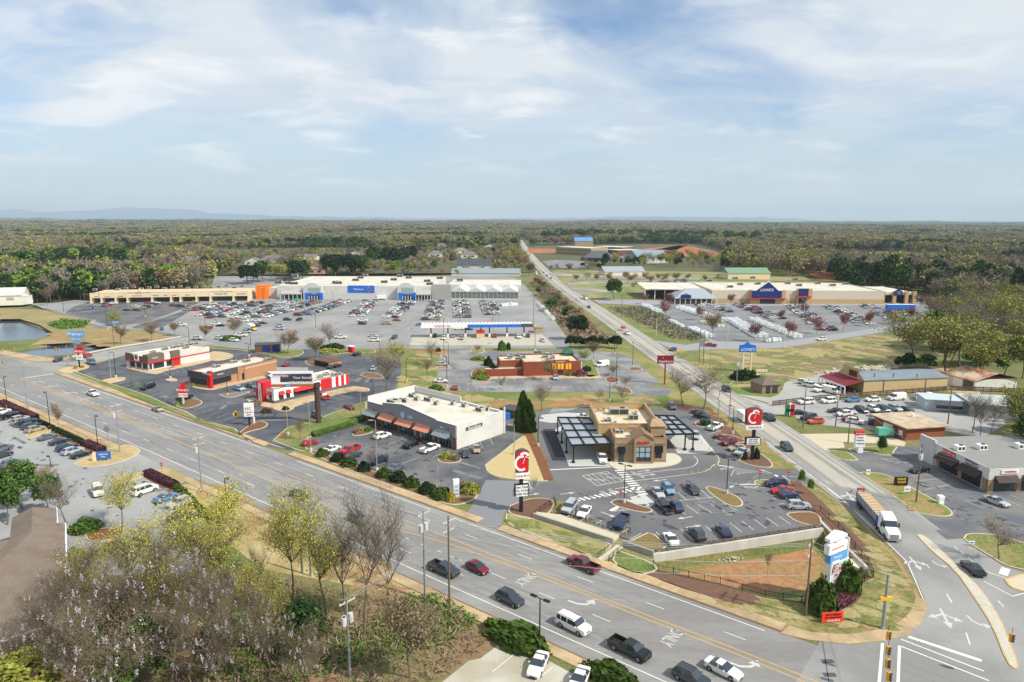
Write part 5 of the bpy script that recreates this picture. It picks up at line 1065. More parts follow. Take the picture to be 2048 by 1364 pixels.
# chicken restaurant with two canopies
b=Bld('chicken_restaurant','tan stucco chicken restaurant with a deep parapet roof and red script sign','restaurant',(1228.5,925),(1332,925));W=b.W
HZ=5.9;HB=7.0;yb=b.tp(1178,806.6,HB).y;ys=b.tp(1210,848,HB).y;xb0=b.tp(1178,806.6,HB).x;xb1=b.tp(1273,806.6,HB).x
m_rf=mat('roof_dusty',(214,198,170),.9,.09,.6,rgb2=(196,178,150),scale2=.35)
b.block('wall',0,0,W,ys,0,HZ,m_tan,m_rf,.9,.35,m_stone)
b.block('rear_wall',xb0,ys,W+.2,yb,0,HB,m_tan2,m_rf,1.6,.35,m_tan)
mb=MB();mb.box(W-3.2,ys-5,HZ-.4,W+.25,ys-.5,HB+.9);mb.box(W-3.5,ys-5.3,HB+.9,W+.5,ys-.2,HB+1.05);mb.face([(W-3.5,ys-5.3,HB+1.05),(W+.5,ys-5.3,HB+1.05),(W-.4,ys-2.7,HB+2.2),(W-2.6,ys-2.7,HB+2.2)]);mb.face([(W+.5,ys-5.3,HB+1.05),(W+.5,ys-.2,HB+1.05),(W-.4,ys-2.7,HB+2.2)]);mb.face([(W-3.5,ys-.2,HB+1.05),(W-3.5,ys-5.3,HB+1.05),(W-2.6,ys-2.7,HB+2.2)])
b.add('roof_tower',mb,m_tan)
xa,xc_=b.fp(1267,900)[0],b.fp(1305,900)[0]
mb=MB();zg=b.fp(1286,867,-.9)[1]
mb.prof([(xa,0),(xc_,0),(xc_,HZ+.2),((xa+xc_)/2,zg),(xa,HZ+.2)],-.9,2.5);b.add('entry_gable',mb,m_tan)
mb=MB();xm=(xa+xc_)/2
mb.face([(xa-.35,-1.2,HZ+.1),(xm,-1.2,zg+.15),(xm,4.5,zg+.15),(xa-.35,4.5,HZ+.1)]);mb.face([(xm,-1.2,zg+.15),(xc_+.35,-1.2,HZ+.1),(xc_+.35,4.5,HZ+.1),(xm,4.5,zg+.15)])
b.add('tile_roof',mb,strip_mat('roof_tile',(150,122,92),(128,102,78),.35,axis='Y'))
w_=b.fbox('front_window',1268,893.5,1301,925,m_glassl,.06,yo=-.9)
mb=MB();x0,z1=b.fp(1268,893.5,-.9);x1,z0=b.fp(1301,925,-.9)
for k in range(4):xx=x0+(x1-x0)*k/3;mb.box(xx-.07,-1.03,z0,xx+.07,-.97,z1)
for k in range(4):zz_=z0+(z1-z0)*k/3;mb.box(x0,-1.05,zz_-.06,x1,-1.035,zz_+.06)
b.add('window_frame',mb,m_blk,w_);mb=MB();mb.box(x0,-1.0,z0,x1,-.965,z0+1.1);b.add('lower_glass',mb,m_glass,w_)
mb=MB();mb.box(xa-.1,-1.1,0,xa+.5,-.9,4.6);mb.box(xc_-.5,-1.1,0,xc_+.1,-.9,4.6);mb.box(xa,-1.12,0,xc_,-.9,.6);b.add('stone_piers',mb,m_stone)
b.fbox('door',1237,902,1248,925,m_glass,.08,ground=True);b.fbox('awning',1235.5,892.5,1250,904,m_blk,.9);b.fbox('side_window',1311,903,1323.5,916,m_glass,.08);b.fbox('awning',1310.5,891,1324.5,903.5,m_blk,.9)
b.fbox('belt_course',1228.5,886.5,1332,888.3,m_stone,.12);b.fbox('stone_base',1306,919,1332,925,m_stone,.1,ground=True)
b.ftext('Chick-fil-A',1286,885.5,4.6,m_red,yo=-1.05,bold=.03,spacing=.9,shear=.2)
for px,py,w_,d_,h_ in((1237,828,5.0,2.4,1.7),(1266,839,2.4,1.6,1.4),(1243,859,2.2,1.6,1.4),(1263,862,1.6,1.4,1.3),(1215,843,1.8,1.4,.9),(1228,850,1.4,1,.8),(1238,866,2,1.2,.9),(1205,822,1.2,1.2,.5),(1195,823,1,1,.5),(1270,826,1.3,.9,.4)):
 b.hvac(px,py,5.05 if py>848 else 5.4,w_,d_,h_,mat('hvac_green',(158,160,142),.6,.1,1)if w_>2.3 else None)
def canopy(label,cs,h,nx,ny,posts):
 c=[P(x,y,h)for x,y in cs];o_=sum(c,Vector())/4;t=thing('drive_through_canopy',label,'canopy',(o_.x,o_.y,0));off=Vector((o_.x,o_.y,0));c=[q_-off for q_ in c]
 mb=MB();mb.face([q_ for q_ in c]);mb.face([q_-Vector((0,0,.08))for q_ in c[::-1]]);mb.obj('canopy_sheets',mat('sheet_metal',(166,174,180),.4,.06,.8,metal=.25),t)
 for k in range(nx+1):
  a,d=c[0].lerp(c[1],k/nx),c[3].lerp(c[2],k/nx);mb=MB();mb.beam(a+Vector((0,0,.14)),d+Vector((0,0,.14)),.3,.3);mb.obj('frame_beam',m_blk,t)
 for k in range(ny+1):
  a,d=c[0].lerp(c[3],k/ny),c[1].lerp(c[2],k/ny);mb=MB();mb.beam(a+Vector((0,0,.2)),d+Vector((0,0,.2)),.3,.34);mb.obj('cross_beam',m_blk,t)
 for u_,v_ in posts:
  p=c[0].lerp(c[1],u_).lerp(c[3].lerp(c[2],u_),v_);mb=MB();mb.beam((p.x,p.y,0),(p.x,p.y,h),.3);mb.box(p.x-.35,p.y-.35,0,p.x+.35,p.y+.35,.5);mb.obj('post',m_blk,t)
canopy('black-framed grey canopy on the left side of the tan chicken restaurant',[(1115,836),(1178,837),(1224,889),(1143,892)],4.3,3,4,((0,.02),(0,.35),(0,.68),(.06,.98),(.96,.98)))
canopy('black-framed canopy on the right side of the tan chicken restaurant',[(1300,832),(1349,833),(1391,869),(1331,870)],4.3,3,4,((.95,.05),(.7,.95),(.97,.95)))
# white and red roast-beef restaurant
b=Bld('roast_beef_restaurant','white restaurant with a red stripe and brown corner blocks','restaurant',(298,742),(420,718));W=b.W;D=b.hit(263,722,0,0).y;D=14
b.block('wall',0,0,W,D,0,5.2,m_wht,m_roofw,.5,.3)
m_bb=mat('brown_cladding',(112,96,86),.8,.08,1)
mb=MB();mb.box(-.15,-.15,3.0,6.4,3,5.9);b.add('corner_block',mb,m_bb);mb=MB();mb.box(-.15,9.5,3,.2,D+.1,5.7);mb.box(-.1,3.2,3,.15,9.4,5.2);b.add('side_cladding',mb,m_bb)
x0,x1=b.fp(341,715)[0],b.fp(359,715)[0];mb=MB();mb.box(x0,-.5,0,x1,.3,6.1);b.add('entry_tower',mb,m_bb)
mb=MB();mb.box(x0+.6,-.6,0,x1-.6,-.5,2.8);b.add('entry_door',mb,m_red)
mb=MB();mb.box(-.3,-.3,2.7,x0,-.05,3.15);mb.box(x0-.2,-1.0,3.0,x1+.2,-.5,3.5);mb.box(x1,-.2,2.9,W,-.02,3.25);mb.box(-.4,-.2,2.7,-.16,D,3.15);b.add('red_stripe',mb,m_red)
for a,c in((.3,1.3),(1.9,6.2),(7.2,11.5)):mb=MB();mb.box(a,-.06,.5,c,-.02,2.6);b.add('window',mb,m_glass)
for a,c in((.8,3.5),(4.5,7.5),(8.5,11.5)):mb=MB();mb.box(-.06,a,.5,-.02,c,2.6);b.add('window',mb,m_glass)
b.ftext("Arby's",310.5,715.5,3.2,m_sw,yo=-.3);mb=MB();mb.box(-.35,5.4,3.2,-.2,8.2,6.0);b.add('hat_sign_panel',mb,m_sw);mb=MB();mb.tube((-.36,6.8,4.6),(-.42,6.8,4.6),.8,n=12);b.add('hat_emblem',mb,mdr)
for px,py,w_ in((306,707,1.6),(350,696,3),(362,694,2),(375,692,3.2),(390,690,2.2),(330,700,2),(372,697,2)):b.hvac(px,py,4.7,w_,1.6,1.1)
# brick burger restaurant
b=Bld('burger_restaurant','tan brick burger restaurant with a black fascia and red blade wall','restaurant',(420,777),(554,743));W=b.W;D=10.4
b.block('wall',0,0,W,D,0,5.0,m_brickt,m_roofw,.4,.3,m_dgrey)
x1=b.fp(478,750)[0];mb=MB();mb.box(-.15,-.15,3.1,x1,.3,5.2);mb.box(-.15,.3,3.1,.3,D+.1,5.2);b.add('black_fascia',mb,m_dgrey)
mb=MB();mb.box(-.5,-1.0,0,.6,.4,6.0);b.add('red_blade',mb,m_red)
x0,x1=b.fp(425,770)[0],b.fp(462,760)[0];mb=MB();mb.box(x0,-.08,.9,x1,-.03,2.9);w_=b.add('window',mb,m_glass)
for k in range(6):xx=x0+(x1-x0)*k/5;mb=MB();mb.box(xx-.06,-.12,.9,xx+.06,-.08,2.9);b.add('window_frame',mb,m_blk,w_)
mb=MB();mb.box(-.08,1.2,.9,-.03,D-1,2.9);b.add('window',mb,m_glass);b.fbox('door',484,746,489,760,m_glass,.08,ground=True)
b.fbox('pilaster',475,735,478,768,m_brickt,.4,ground=True,top=5);b.fbox('pilaster',487.5,733,490,762,m_brickt,.4,ground=True,top=5)
b.ftext("Wendy's",441,748,3.0,m_sw,yo=-.3);text("Wendy's",1.1,m_sw,b.root,(-.62,-.4+.8,5.1),-PI/2)
mb=MB();[mb.box(x,-.03,3.9,x+8,-.01,4.1)for x in(14,22)];b.add('brick_band',mb,m_cream)
for px,py in((433,735),(467,726),(493,724),(535,721)):b.hvac(px,py,4.6,2.2,1.8,1.1)
# striped fried chicken restaurant
b=Bld('striped_restaurant','white restaurant with red awnings, red tower and striped side wall','restaurant',(549,808),(698,773));W=b.W;D=10.2
m_kg=mat('kick_grey',(96,98,104),.8,.08,1);m_kw=mat('kwhite',(228,228,226),.8,.04,1)
b.block('wall',0,0,W,D,0,4.6,m_kw,mat('roof_tan',(206,196,176),.9,.08,.7),.4,.3,m_dgrey)
mb=MB();mb.box(-.06,-.06,0,W+.05,0,1.0);mb.box(-.06,0,0,0,D,1.0);b.add('grey_base',mb,m_kg)
mb=MB();mb.box(-1.0,4.2,0,2.6,7.8,6.2);tw=b.add('red_tower',mb,m_red);mb=MB();mb.box(-1.08,5.2,.3,-1.0,6.8,5.9);b.add('white_stripe',mb,m_sw,tw);mb=MB();mb.box(-1.12,5.85,.6,-1.08,6.15,4);b.add('dark_stripe',mb,m_blk,tw)
xs=b.fp(642,775)[0]
for k,(a,c)in enumerate(((0,.38),(.52,.62),(.72,.82),(.9,.99))):
 mb=MB();mb.box(xs+(W-xs)*a,-.12,1.0,xs+(W-xs)*c,-.05,4.5);b.add('red_panel',mb,m_red)
text('KENTUCKY FRIED',.55,m_kg,b.root,(xs+2.2,-.16,2.9));text('CHICKEN',.55,m_kg,b.root,(xs+2.2,-.16,2.1))
def awn(b,x0,x1,z,d=1.1,m=m_awr,h=1.0):
 mb=MB();mb.face([(x0,-d,z),(x1,-d,z),(x1,-.05,z+h),(x0,-.05,z+h)]);mb.face([(x0,-d,z),(x0,-.05,z+h),(x0,-.05,z)]);mb.face([(x1,-d,z),(x1,-.05,z),(x1,-.05,z+h)]);mb.face([(x0,-.05,z),(x1,-.05,z),(x1,-d,z),(x0,-d,z)]);return b.add('awning',mb,m)
for a,c in((557,567),(572,580),(587,640)):
 x0,x1=b.fp(a,785)[0],b.fp(c,780)[0];awn(b,x0,x1,2.6);mb=MB();mb.box(x0+.1,-.1,1.0,x1-.1,-.06,2.7);b.add('window',mb,m_glass)
mb=MB();mb.box(-.1,1.2,1,-.06,2.6,2.7);mb.box(-.1,8.6,1,-.06,9.8,2.7);b.add('window',mb,m_glass)
for y0,y1 in((1.0,2.9),(8.4,10.0)):mb=MB();mb.face([(-1,y1,2.6),(-1,y0,2.6),(-.05,y0,3.6),(-.05,y1,3.6)]);b.add('awning',mb,m_awr)
for px,py,w_ in((652,751,1.6),(672,750,3),(640,756,1.2)):b.hvac(px,py,4.2,w_,1.8,.9)
# apple grill
b=Bld('brick_grill','red brick grill restaurant with yellow lit windows and flat tan roof','restaurant',(1047,753),(1161,750));W=b.W;D=16;m_ab=mat('brick_apple',(140,72,52),.9,.12,3)
b.block('wall',0,0,W,D,0,5.3,m_ab,m_rf,.5,.35,mat('coping_green',(120,124,108),.7,0))
b.block('rear_wall',-8,6,0,D,0,4.8,m_ab,m_rf,.4,.35,MATS['coping_green']);b.block('low_wing',-14,1.5,0,6,0,2.6,m_ab,m_rf,.3,.3,MATS['coping_green'])
x0,x1=b.fp(1105,740)[0],b.fp(1138,740)[0];mb=MB();mb.box(x0,-.3,0,x1,.3,5.9);b.add('entry_front',mb,m_ab)
for a,c in((1091,1099),(1104,1112),(1115,1127),(1131,1142)):
 w_=b.fbox('window',a,726.5,c,738,m_yelg,.38);b.fbox('window_frame',(a+c)/2-.4,726.5,(a+c)/2+.4,738,m_blk,.42,par=w_)
b.fbox('door',1116,739,1126,749,m_glass,.4,ground=True);b.ftext("Applebee's",1121,723,3,m_sw,yo=-.45)
mb=MB();mb.box(W-3.5,D-4,5.3,W,D,6);mb.prof([(W-4,6),(W+.5,6),(W-1.7,7.6)],D-4.5,D+.5);b.add('green_cupola',mb,mat('roof_green',(70,118,92),.6,.08,1))
for px,py,w_ in((1020,715,2),(1045,716,2.2),(1098,710,2.6),(1105,717,1.6),(1036,719,2),(1075,706,3),(1090,715,2)):b.hvac(px,py,4.9,w_,1.8,1)
# porch shop, rusty shed, pale building, brick hut
b=Bld('porch_shop','beige metal shop with a maroon porch roof on white posts','shop',(1725,788),(1893,781));W=b.W
D=b.tp(1845,738,4.5).y;z1=4.6
mb=MB();mb.box(0,0,0,W,D,z1);b.add('wall',mb,m_shed)
mb=MB();mb.prof([(-.3,z1),(W+.3,z1),(W+.3,z1+.02)],0,1)if 0 else None
mb.face([(-.2,-.4,z1),(W+.3,-.4,z1),(W+.3,D/2,z1+1.3),(-.2,D/2,z1+1.3)]);mb.face([(-.2,D/2,z1+1.3),(W+.3,D/2,z1+1.3),(W+.3,D+.4,z1),(-.2,D+.4,z1)]);b.add('roof',mb,mat('roof_bluegrey',(128,138,144),.6,.05,.5,rgb2=(118,128,136),scale2=.2))
mb=MB();mb.face([(-.25,-.2,0),(-.25,-.2,z1),(-.25,D/2-4,z1+1.8),(-.25,D/2-4,z1+3.2),(-.25,D/2+4,z1+3.2),(-.25,D/2+4,z1+1.8),(-.25,D,z1),(-.25,D,0)][::-1])
mb.face([(0,-.2,0),(0,-.2,z1),(0,D/2-4,z1+1.8),(0,D/2-4,z1+3.2),(0,D/2+4,z1+3.2),(0,D/2+4,z1+1.8),(0,D,z1),(0,D,0)]);b.add('false_front',mb,m_shed)
mb=MB();mb.box(-.4,D/2-3.4,4.9,-.26,D/2+.6,6.9);b.add('wall_sign',mb,mat('sign_brown',(96,44,28),.7,.2,1.5))
mb=MB();mb.face([(-7,-.6,3.0),(-.3,-.6,4.4),(-.3,D+1,4.4),(-7,D+1,3.0)]);mb.face([(-7,D+1,2.9),(-.3,D+1,4.3),(-.3,-.6,4.3),(-7,-.6,2.9)]);b.add('porch_roof',mb,m_maroon)
mb=MB();mb.box(-7.1,-.6,2.5,-7,D+1,3.0);b.add('porch_beam',mb,m_sw)
for k in range(8):y=-.4+(D+1)*k/7;mb=MB();mb.box(-7,y-.12,0,-6.76,y+.12,2.6);b.add('porch_post',mb,m_sw)
mb=MB();rq=random.Random(5)
for k in range(26):x,y=rq.uniform(-6,-1),rq.uniform(0,D);mb.box(x,y,0,x+rq.uniform(.5,1.6),y+rq.uniform(.5,1.4),rq.uniform(.5,1.3))
b.add('porch_goods',mb,mat('goods_dark',(92,70,62),.9,.5,1.5))
for px in(1749,1787,1834):p=b.tp(px,752,5.4);mb=MB();mb.tube((p.x,p.y,5),(p.x,p.y,6.2),.15);b.add('vent_pipe',mb,m_dgrey)
b.fbox('downpipe',1766,762,1767.3,787,m_dgrey,.1,ground=True);b.fbox('downpipe',1850,760,1851.3,784,m_dgrey,.1,ground=True)
b=Bld('rusty_shed','open pale shed under a rust-streaked gable roof behind the porch shop','shed',(1888,765),(1948,782));W=b.W;D=17
mb=MB();mb.box(0,0,0,W,D,3.6);b.add('wall',mb,mat('wall_pale',(206,204,190),.9,.08,.8))
mb=MB();mb.face([(-.8,-.8,3.5),(W+.8,-.8,3.5),(W+.8,D/2,5.8),(-.8,D/2,5.8)]);mb.face([(-.8,D/2,5.8),(W+.8,D/2,5.8),(W+.8,D+.8,3.5),(-.8,D+.8,3.5)]);mb.prof([(0,0)]*0 or[(0,3.5),(1,3.5),(.5,3.6)],0,.1);b.add('roof',mb,mat('roof_rust',(196,178,150),.8,.1,1.5,rgb2=(158,94,66),scale2=.28,stretch=(1,.4,1)))
mb=MB();mb.box(W*.64,-.1,0,W*.95,-.02,3.0);b.add('shade_panel',mb,m_glass);mb=MB();mb.box(W*.3,-.1,0,W*.6,-.02,3.0);b.add('sliding_door',mb,m_sw)  # dark glass panel stands in for the shaded inside of the open bay
b=Bld('pale_workshop','low pale blue-grey workshop with a flat roof at the right edge','building',(1945,834),(2120,845));W=b.W
mb=MB();mb.box(0,0,0,W,13,3.7);b.add('wall',mb,mat('wall_bluegrey',(186,194,200),.9,.05,.6));mb=MB();mb.box(-.4,-.4,3.7,W,13.4,3.95);b.add('roof',mb,mat('roof_pale',(186,188,186),.9,.05,.4))
mb=MB();mb.box(-11,5,0,0,13.2,3.2);mb.box(-11.2,4.8,3.2,0,13.3,3.4);b.add('office_wing',mb,MATS['wall_bluegrey']);mb=MB();mb.face([(-9,2.2,2.4),(0,2.2,2.4),(0,5,3.2),(-9,5,3.2)]);b.add('porch_roof',mb,m_dgrey);mb=MB();mb.box(-8,4.9,.8,-1,4.95,2.1);b.add('window',mb,m_glass)
b=Bld('brick_hut','small red brick hut with a tan flat roof by the green trailer','building',(1812,881),(1888,876));W=b.W;D=12
mb=MB();mb.box(0,0,0,W,D,3.3);b.add('wall',mb,m_brick);mb=MB();mb.box(-.9,-.9,3.3,W+.9,D+.9,3.6);b.add('roof',mb,mat('roof_gravel',(196,178,150),.95,.16,1.2,rgb2=(170,150,128),scale2=.3))
mb=MB();mb.box(-.06,5,0,0,8.4,2.6);mb.box(-.06,1.4,.8,0,2.8,2.1);b.add('door',mb,m_sw);mb=MB();mb.tube((8.5,8,3.6),(8.5,8,4.5),.4);b.add('roof_vent',mb,m_sw)
# corner strip mall on the right
b=Bld('corner_strip_mall','white corner strip mall with brown awnings and dark storefronts','shops',(1974,985),(2200,978));W=b.W
Ls=(P(1974,985)-P(1843,922)).length+2;H_=5.4
mb=MB();mb.box(0,0,0,W,Ls,H_-.4);b.add('wall',mb,m_wht)
mb=MB();mb.prism([(0.3,.3),(W,.3),(W,Ls-.3),(.3,Ls-.3)],H_-.45,H_-.1);b.add('roof',mb,mat('roof_grey',(140,138,134),.85,.06,.5))
mb=MB();mb.box(-.2,-.2,2.9,0,Ls,H_);mb.box(0,-.2,2.9,W,0,H_-.1);b.add('fascia',mb,m_wht)
mb=MB();mb.box(-.35,Ls-5,0,.2,Ls+.2,H_+.6);b.add('end_parapet',mb,m_lgrey)
for k,(y0,y1)in enumerate(((2.0,7.2),(8.6,14.2))):
 mb=MB();mb.box(-.12,y0,.2,-.04,y1,2.8);b.add('storefront',mb,m_glass)
 mb=MB();mb.face([(-1.9,y1+.3,2.6),(-1.9,y0-.3,2.6),(-.22,y0-.3,4.0),(-.22,y1+.3,4.0)]);mb.face([(-1.9,y0-.3,2.6),(-.22,y0-.3,2.6),(-.22,y0-.3,4.0)]);b.add('awning',mb,m_brn)
 mb=MB();mb.box(-.34,y0+1,4.15,-.24,y1-.6,5.1);sg=b.add('shop_sign',mb,m_red if k else m_blk);text('INCOME TAX' if k else 'BARBER SHOP',.62,m_sw,sg,(-.38,(y0+y1)/2+.2,4.6),-PI/2)
mb=MB();[mb.box(-.3,y,0,-.12,y+1.1,2.9)for y in(.2,7.3,14.3)];mb.box(-.3,-.3,0,1,-.12,2.9);mb.box(6.2,-.3,0,7.2,-.05,2.9);b.add('stone_piers',mb,m_stone)
for x0,x1 in((1.2,6.0),(7.4,12.5),(14,19)):
 mb=MB();mb.box(x0,-.12,.2,x1,-.04,2.8);b.add('storefront',mb,m_glass);awn(b,x0-.1,x1+.1,2.6,1.5,m_brn,1.3)
mb=MB();mb.box(2.4,-.36,4.2,6.2,-.24,5.0);sg=b.add('shop_sign',mb,m_sw);text('TANNING',.6,m_red,sg,(4.3,-.4,4.6))
for px,py in((1918,900),(1962,898),(2040,896)):b.hvac(px,py,H_-.1,1.8,1.6,1.1,m_sw)
# grey shingled roof at the near left
t=thing('shingled_building','large grey-brown shingled roof building at the near left corner','building',(0,0,0));m_sh=mat('shingles',(126,113,100),.95,.34,7,rgb2=(118,103,90),scale2=.4)
rh=7
A=[P(-160,1110,rh),P(20,1082,rh-2.4),P(24,1016+20,rh-2.4),P(64,1014,rh),P(113,1016,rh-1.2),P(115,1045,rh-1.2),P(131,1047,rh-1.6),P(137,1240,rh-2.4),P(80,1265,rh-2.4),P(0,1283,rh-2.4),P(-220,1330,rh-2.4)]
mb=MB();mb.face([P(64,1014,rh),P(24,1036,rh-1.6),P(19,1082,rh-1.6),P(63,1064,rh)]);mb.face([P(64,1014,rh),P(63,1064,rh),P(115,1062,rh-1.2),P(113,1016,rh-1.2)])
mb.face([P(-240,1118,rh),P(-240,1350,rh-2.4),P(0,1283,rh-2.4),P(137,1240,rh-2.4),P(131,1047,rh-1.4),P(63,1064,rh),P(19,1080,rh-.8)][::1]);mb.obj('roof',m_sh,t)
mb=MB();c=[P(20,1084,rh-1.8),P(26,1038,rh-1.9),P(64,1018,rh-.4),P(111,1019,rh-1.5),P(113,1048,rh-1.5),P(129,1050,rh-1.9),P(134,1238,rh-2.6),P(0,1281,rh-2.6),P(-240,1345,rh-2.6),P(-240,1122,rh-.5)]
for p,q_ in zip(c,c[1:]+c[:1]):mb.face([(p.x,p.y,0),(q_.x,q_.y,0),q_,p])
mb.obj('wall',m_brickd,t);mb=MB()
for p,q_ in(((131,1047),(137,1240)),((113,1016),(115,1045))):mb.beam(P(*p,rh-1.5),P(*q_,rh-2.4 if p[0]>120 else rh-1.3),.2,.25)
mb.beam(P(137,1240,rh-2.45),P(0,1283,rh-2.45),.2,.25);mb.obj('gutter',m_sw,t)
# fuel station
b=Bld('fuel_station','long fuel canopy with a blue and white fascia on brick posts','fuel station',(862,674),(1068,672));W=b.W
x0,x1=b.fp(842,655,-3)[0],b.fp(1067,655,-3)[0];H_=b.fp(950,649,-3)[1];hb=H_-1.5
mb=MB();mb.box(x0,-3,hb,x1,3.6,H_-.3,0,1);b.add('canopy',mb,[m_lgrey,m_lgrey]);xm=b.fp(935,655,-3)[0];xe=b.fp(1042,655,-3)[0]
mb=MB();mb.box(x0,-3.15,hb,xm,-3.02,H_);b.add('white_fascia',mb,m_sw);mb=MB();mb.box(xm,-3.15,hb,xe,-3.02,H_);b.add('blue_fascia',mb,m_blue)
mb=MB();mb.box(xe,-3.15,hb,x1,-3.02,H_+.2);b.add('price_panel',mb,m_dgrey);text('MURPHY USA',1.3,m_red,b.root,(b.fp(885,655,-3)[0],-3.2,hb+.75));text('3.19',1.2,m_greenb,b.root,(xe+1.8,-3.2,hb+.8));text('3.99',1.2,m_red,b.root,(xe+4.6,-3.2,hb+.8))
mb=MB();[mb.box(x0+k*(x1-x0)/30,3.45,H_-.3,x0+(k+.7)*(x1-x0)/30,3.6,H_+.15)for k in range(30)];b.add('rear_parapet',mb,m_sw)
for px in(862,896,931,962,979,1014,1048):
 x=b.fp(px,670)[0];mb=MB();mb.box(x-.3,0,0,x+.3,.6,hb);b.add('post',mb,m_brickd);mb=MB();mb.box(x-.5,-1.4,0,x+.5,-.6,1.9);b.add('fuel_pump',mb,m_sw)
mb=MB();xk=b.fp(961,678,-3)[0];mb.box(xk-1.9,-5,0,xk+1.9,1,3.0);k_=b.add('kiosk',mb,mat('kiosk_tan',(206,190,156),.9,.08,1));mb=MB();mb.box(xk-2,-5.1,2.4,xk+2,1.1,3.1);b.add('kiosk_band',mb,m_red,k_)
# small service blocks
def hut(name,label,cat,pl,pr,D,h,wm,rm,roof='flat',group=None,feats=()):
 b=Bld(name,label,cat,pl,pr,group);W=b.W;mb=MB();mb.box(0,0,0,W,D,h);b.add('wall',mb,wm)
 mb=MB()
 if roof=='flat':mb.box(-.2,-.2,h,W+.2,D+.2,h+.25)
 elif roof=='gx':
  r_=h+min(D,W)*.22;mb.face([(-.5,-.5,h-.1),(W+.5,-.5,h-.1),(W+.5,D/2,r_),(-.5,D/2,r_)]);mb.face([(-.5,D/2,r_),(W+.5,D/2,r_),(W+.5,D+.5,h-.1),(-.5,D+.5,h-.1)])
  mb.face([(0,0,h-.1),(0,D/2,r_-.1),(0,D,h-.1)]);mb.face([(W,0,h-.1),(W,D,h-.1),(W,D/2,r_-.1)])
 elif roof=='gy':
  r_=h+min(D,W)*.3;mb.face([(-.4,-.5,h-.1),(W/2,-.5,r_),(W/2,D+.5,r_),(-.4,D+.5,h-.1)]);mb.face([(W/2,-.5,r_),(W+.4,-.5,h-.1),(W+.4,D+.5,h-.1),(W/2,D+.5,r_)])
  m2=MB();m2.face([(0,-.02,h-.05),(W,-.02,h-.05),(W/2,-.02,r_-.1)]);b.add('gable',m2,wm)
 elif roof=='hip':
  r_=h+min(D,W)*.3;i=min(D,W)/2;mb.face([(-.5,-.5,h),(W+.5,-.5,h),(W-i,D/2,r_),(i,D/2,r_)]);mb.face([(W+.5,-.5,h),(W+.5,D+.5,h),(W-i,D/2,r_)]);mb.face([(-.5,D+.5,h),(-.5,-.5,h),(i,D/2,r_)]);mb.face([(W+.5,D+.5,h),(-.5,D+.5,h),(i,D/2,r_),(W-i,D/2,r_)])
 b.add('roof',mb,rm)
 for(x0,z0,x1,z1,m_)in feats:
  mb=MB();mb.box(x0*W,-.06,z0*h,x1*W,-.01,z1*h);b.add('window' if m_ in(m_glass,m_glassl)else 'door',mb,m_)
 return b
hut('service_block','low brown block with two blue shuttered bays on the lot edge','service block',(510,706),(560,704),6,3.2,m_brickd,m_dgrey,feats=((.3,.05,.62,.9,m_navyb),(.7,.05,.97,.9,m_navyb)))
hut('bin_enclosure','brick bin enclosure with black gates between the burger shops','bin enclosure',(629,730),(658,736),6,2,m_brickt,m_brickd,feats=((.02,.05,.98,.9,m_blk),))
hut('bin_enclosure','wood bin enclosure behind the phone shop plaza','bin enclosure',(1000,832),(1030,838),5,2.2,m_wood,m_dgrey)
hut('power_cabinet','small beige kiosk right of the fuel canopy','kiosk',(1068,666),(1086,666),5,2.6,mat('tan_box',(180,160,130),.9,.1,1),m_tan)
hut('red_cabinet','red and white cabinet standing on the grass edge','cabinet',(696,705),(704,706),1.6,2.6,m_red,m_sw)
hut('stone_gazebo','stone gazebo with a hipped brown roof by the side road','gazebo',(1524,788),(1560,786),7,3,m_stone,mat('gaz_roof',(112,100,88),.9,.15,2),'hip',feats=((.2,0,.45,.85,m_glass),(.55,0,.85,.85,m_glass)))
# far buildings
m_grn=mat('roof_sage',(116,146,118),.7,.06,.8);m_whh=mat('wall_house',(214,208,196),.9,.06,.6);m_rsl=mat('roof_house',(116,112,112),.9,.12,1);m_rbn=mat('roof_brown',(136,120,106),.9,.12,1)
hut('long_hall','long beige hall with a grey roof left of the far crossroads','building',(1210,552),(1290,551),22,4.2,m_cream,mat('roof_lightgrey',(150,156,160),.7,.06,.5),'gx',feats=((.1,.2,.9,.7,m_whh),))
hut('green_roofed_barn','cream metal barn with a sage green roof behind the hardware store','barn',(1456,559),(1540,559),22,6,m_cream,m_grn,'gx')
hut('slate_roofed_hall','hall with a steep dark slate roof in front of the school site','building',(1168,522),(1235,522),30,4.5,m_brickd,mat('slate_dark',(84,92,98),.85,.1,.8),'hip',feats=((.1,.1,.9,.8,m_glass),))
hut('metal_gym','white metal gym with a blue-grey gable roof','building',(1276,527),(1338,526),40,8,m_wht,mat('roof_bluemetal',(132,146,158),.6,.06,.5),'gx')
hut('metal_gym','grey hipped annex left of the white metal gym','building',(1238,524),(1276,526),30,6,m_lgrey,MATS['roof_bluemetal'],'hip')
sf=tuple((k/20+.01,z,k/20+.035,z+.14,m_glass)for k in range(20)for z in(.15,.6))
hut('school_building','new two-storey tan school under construction beside red earth','school',(1112,508),(1182,512),40,12,m_tan,m_roofw,feats=sf)
hut('school_building','right wing of the tan school, with a flat pale roof','school',(1186,506),(1245,508),45,11,m_brickd,m_roofw,feats=sf)
hut('school_building','blue-roofed entrance pavilion of the tan school','school',(1150,498),(1186,498),30,16,m_tan,mat('roof_blue',(92,140,196),.6,.05,.5),'gx')
hut('school_building','dark brick hall at the right end of the school','school',(1234,512),(1284,511),40,9,m_brickd,m_lgrey)
hut('storage_building','long grey storage building behind the big grey store','building',(903,552),(1040,553),20,3.2,m_lgrey,mat('roof_storage',(140,146,146),.7,.06,.3),'gx')
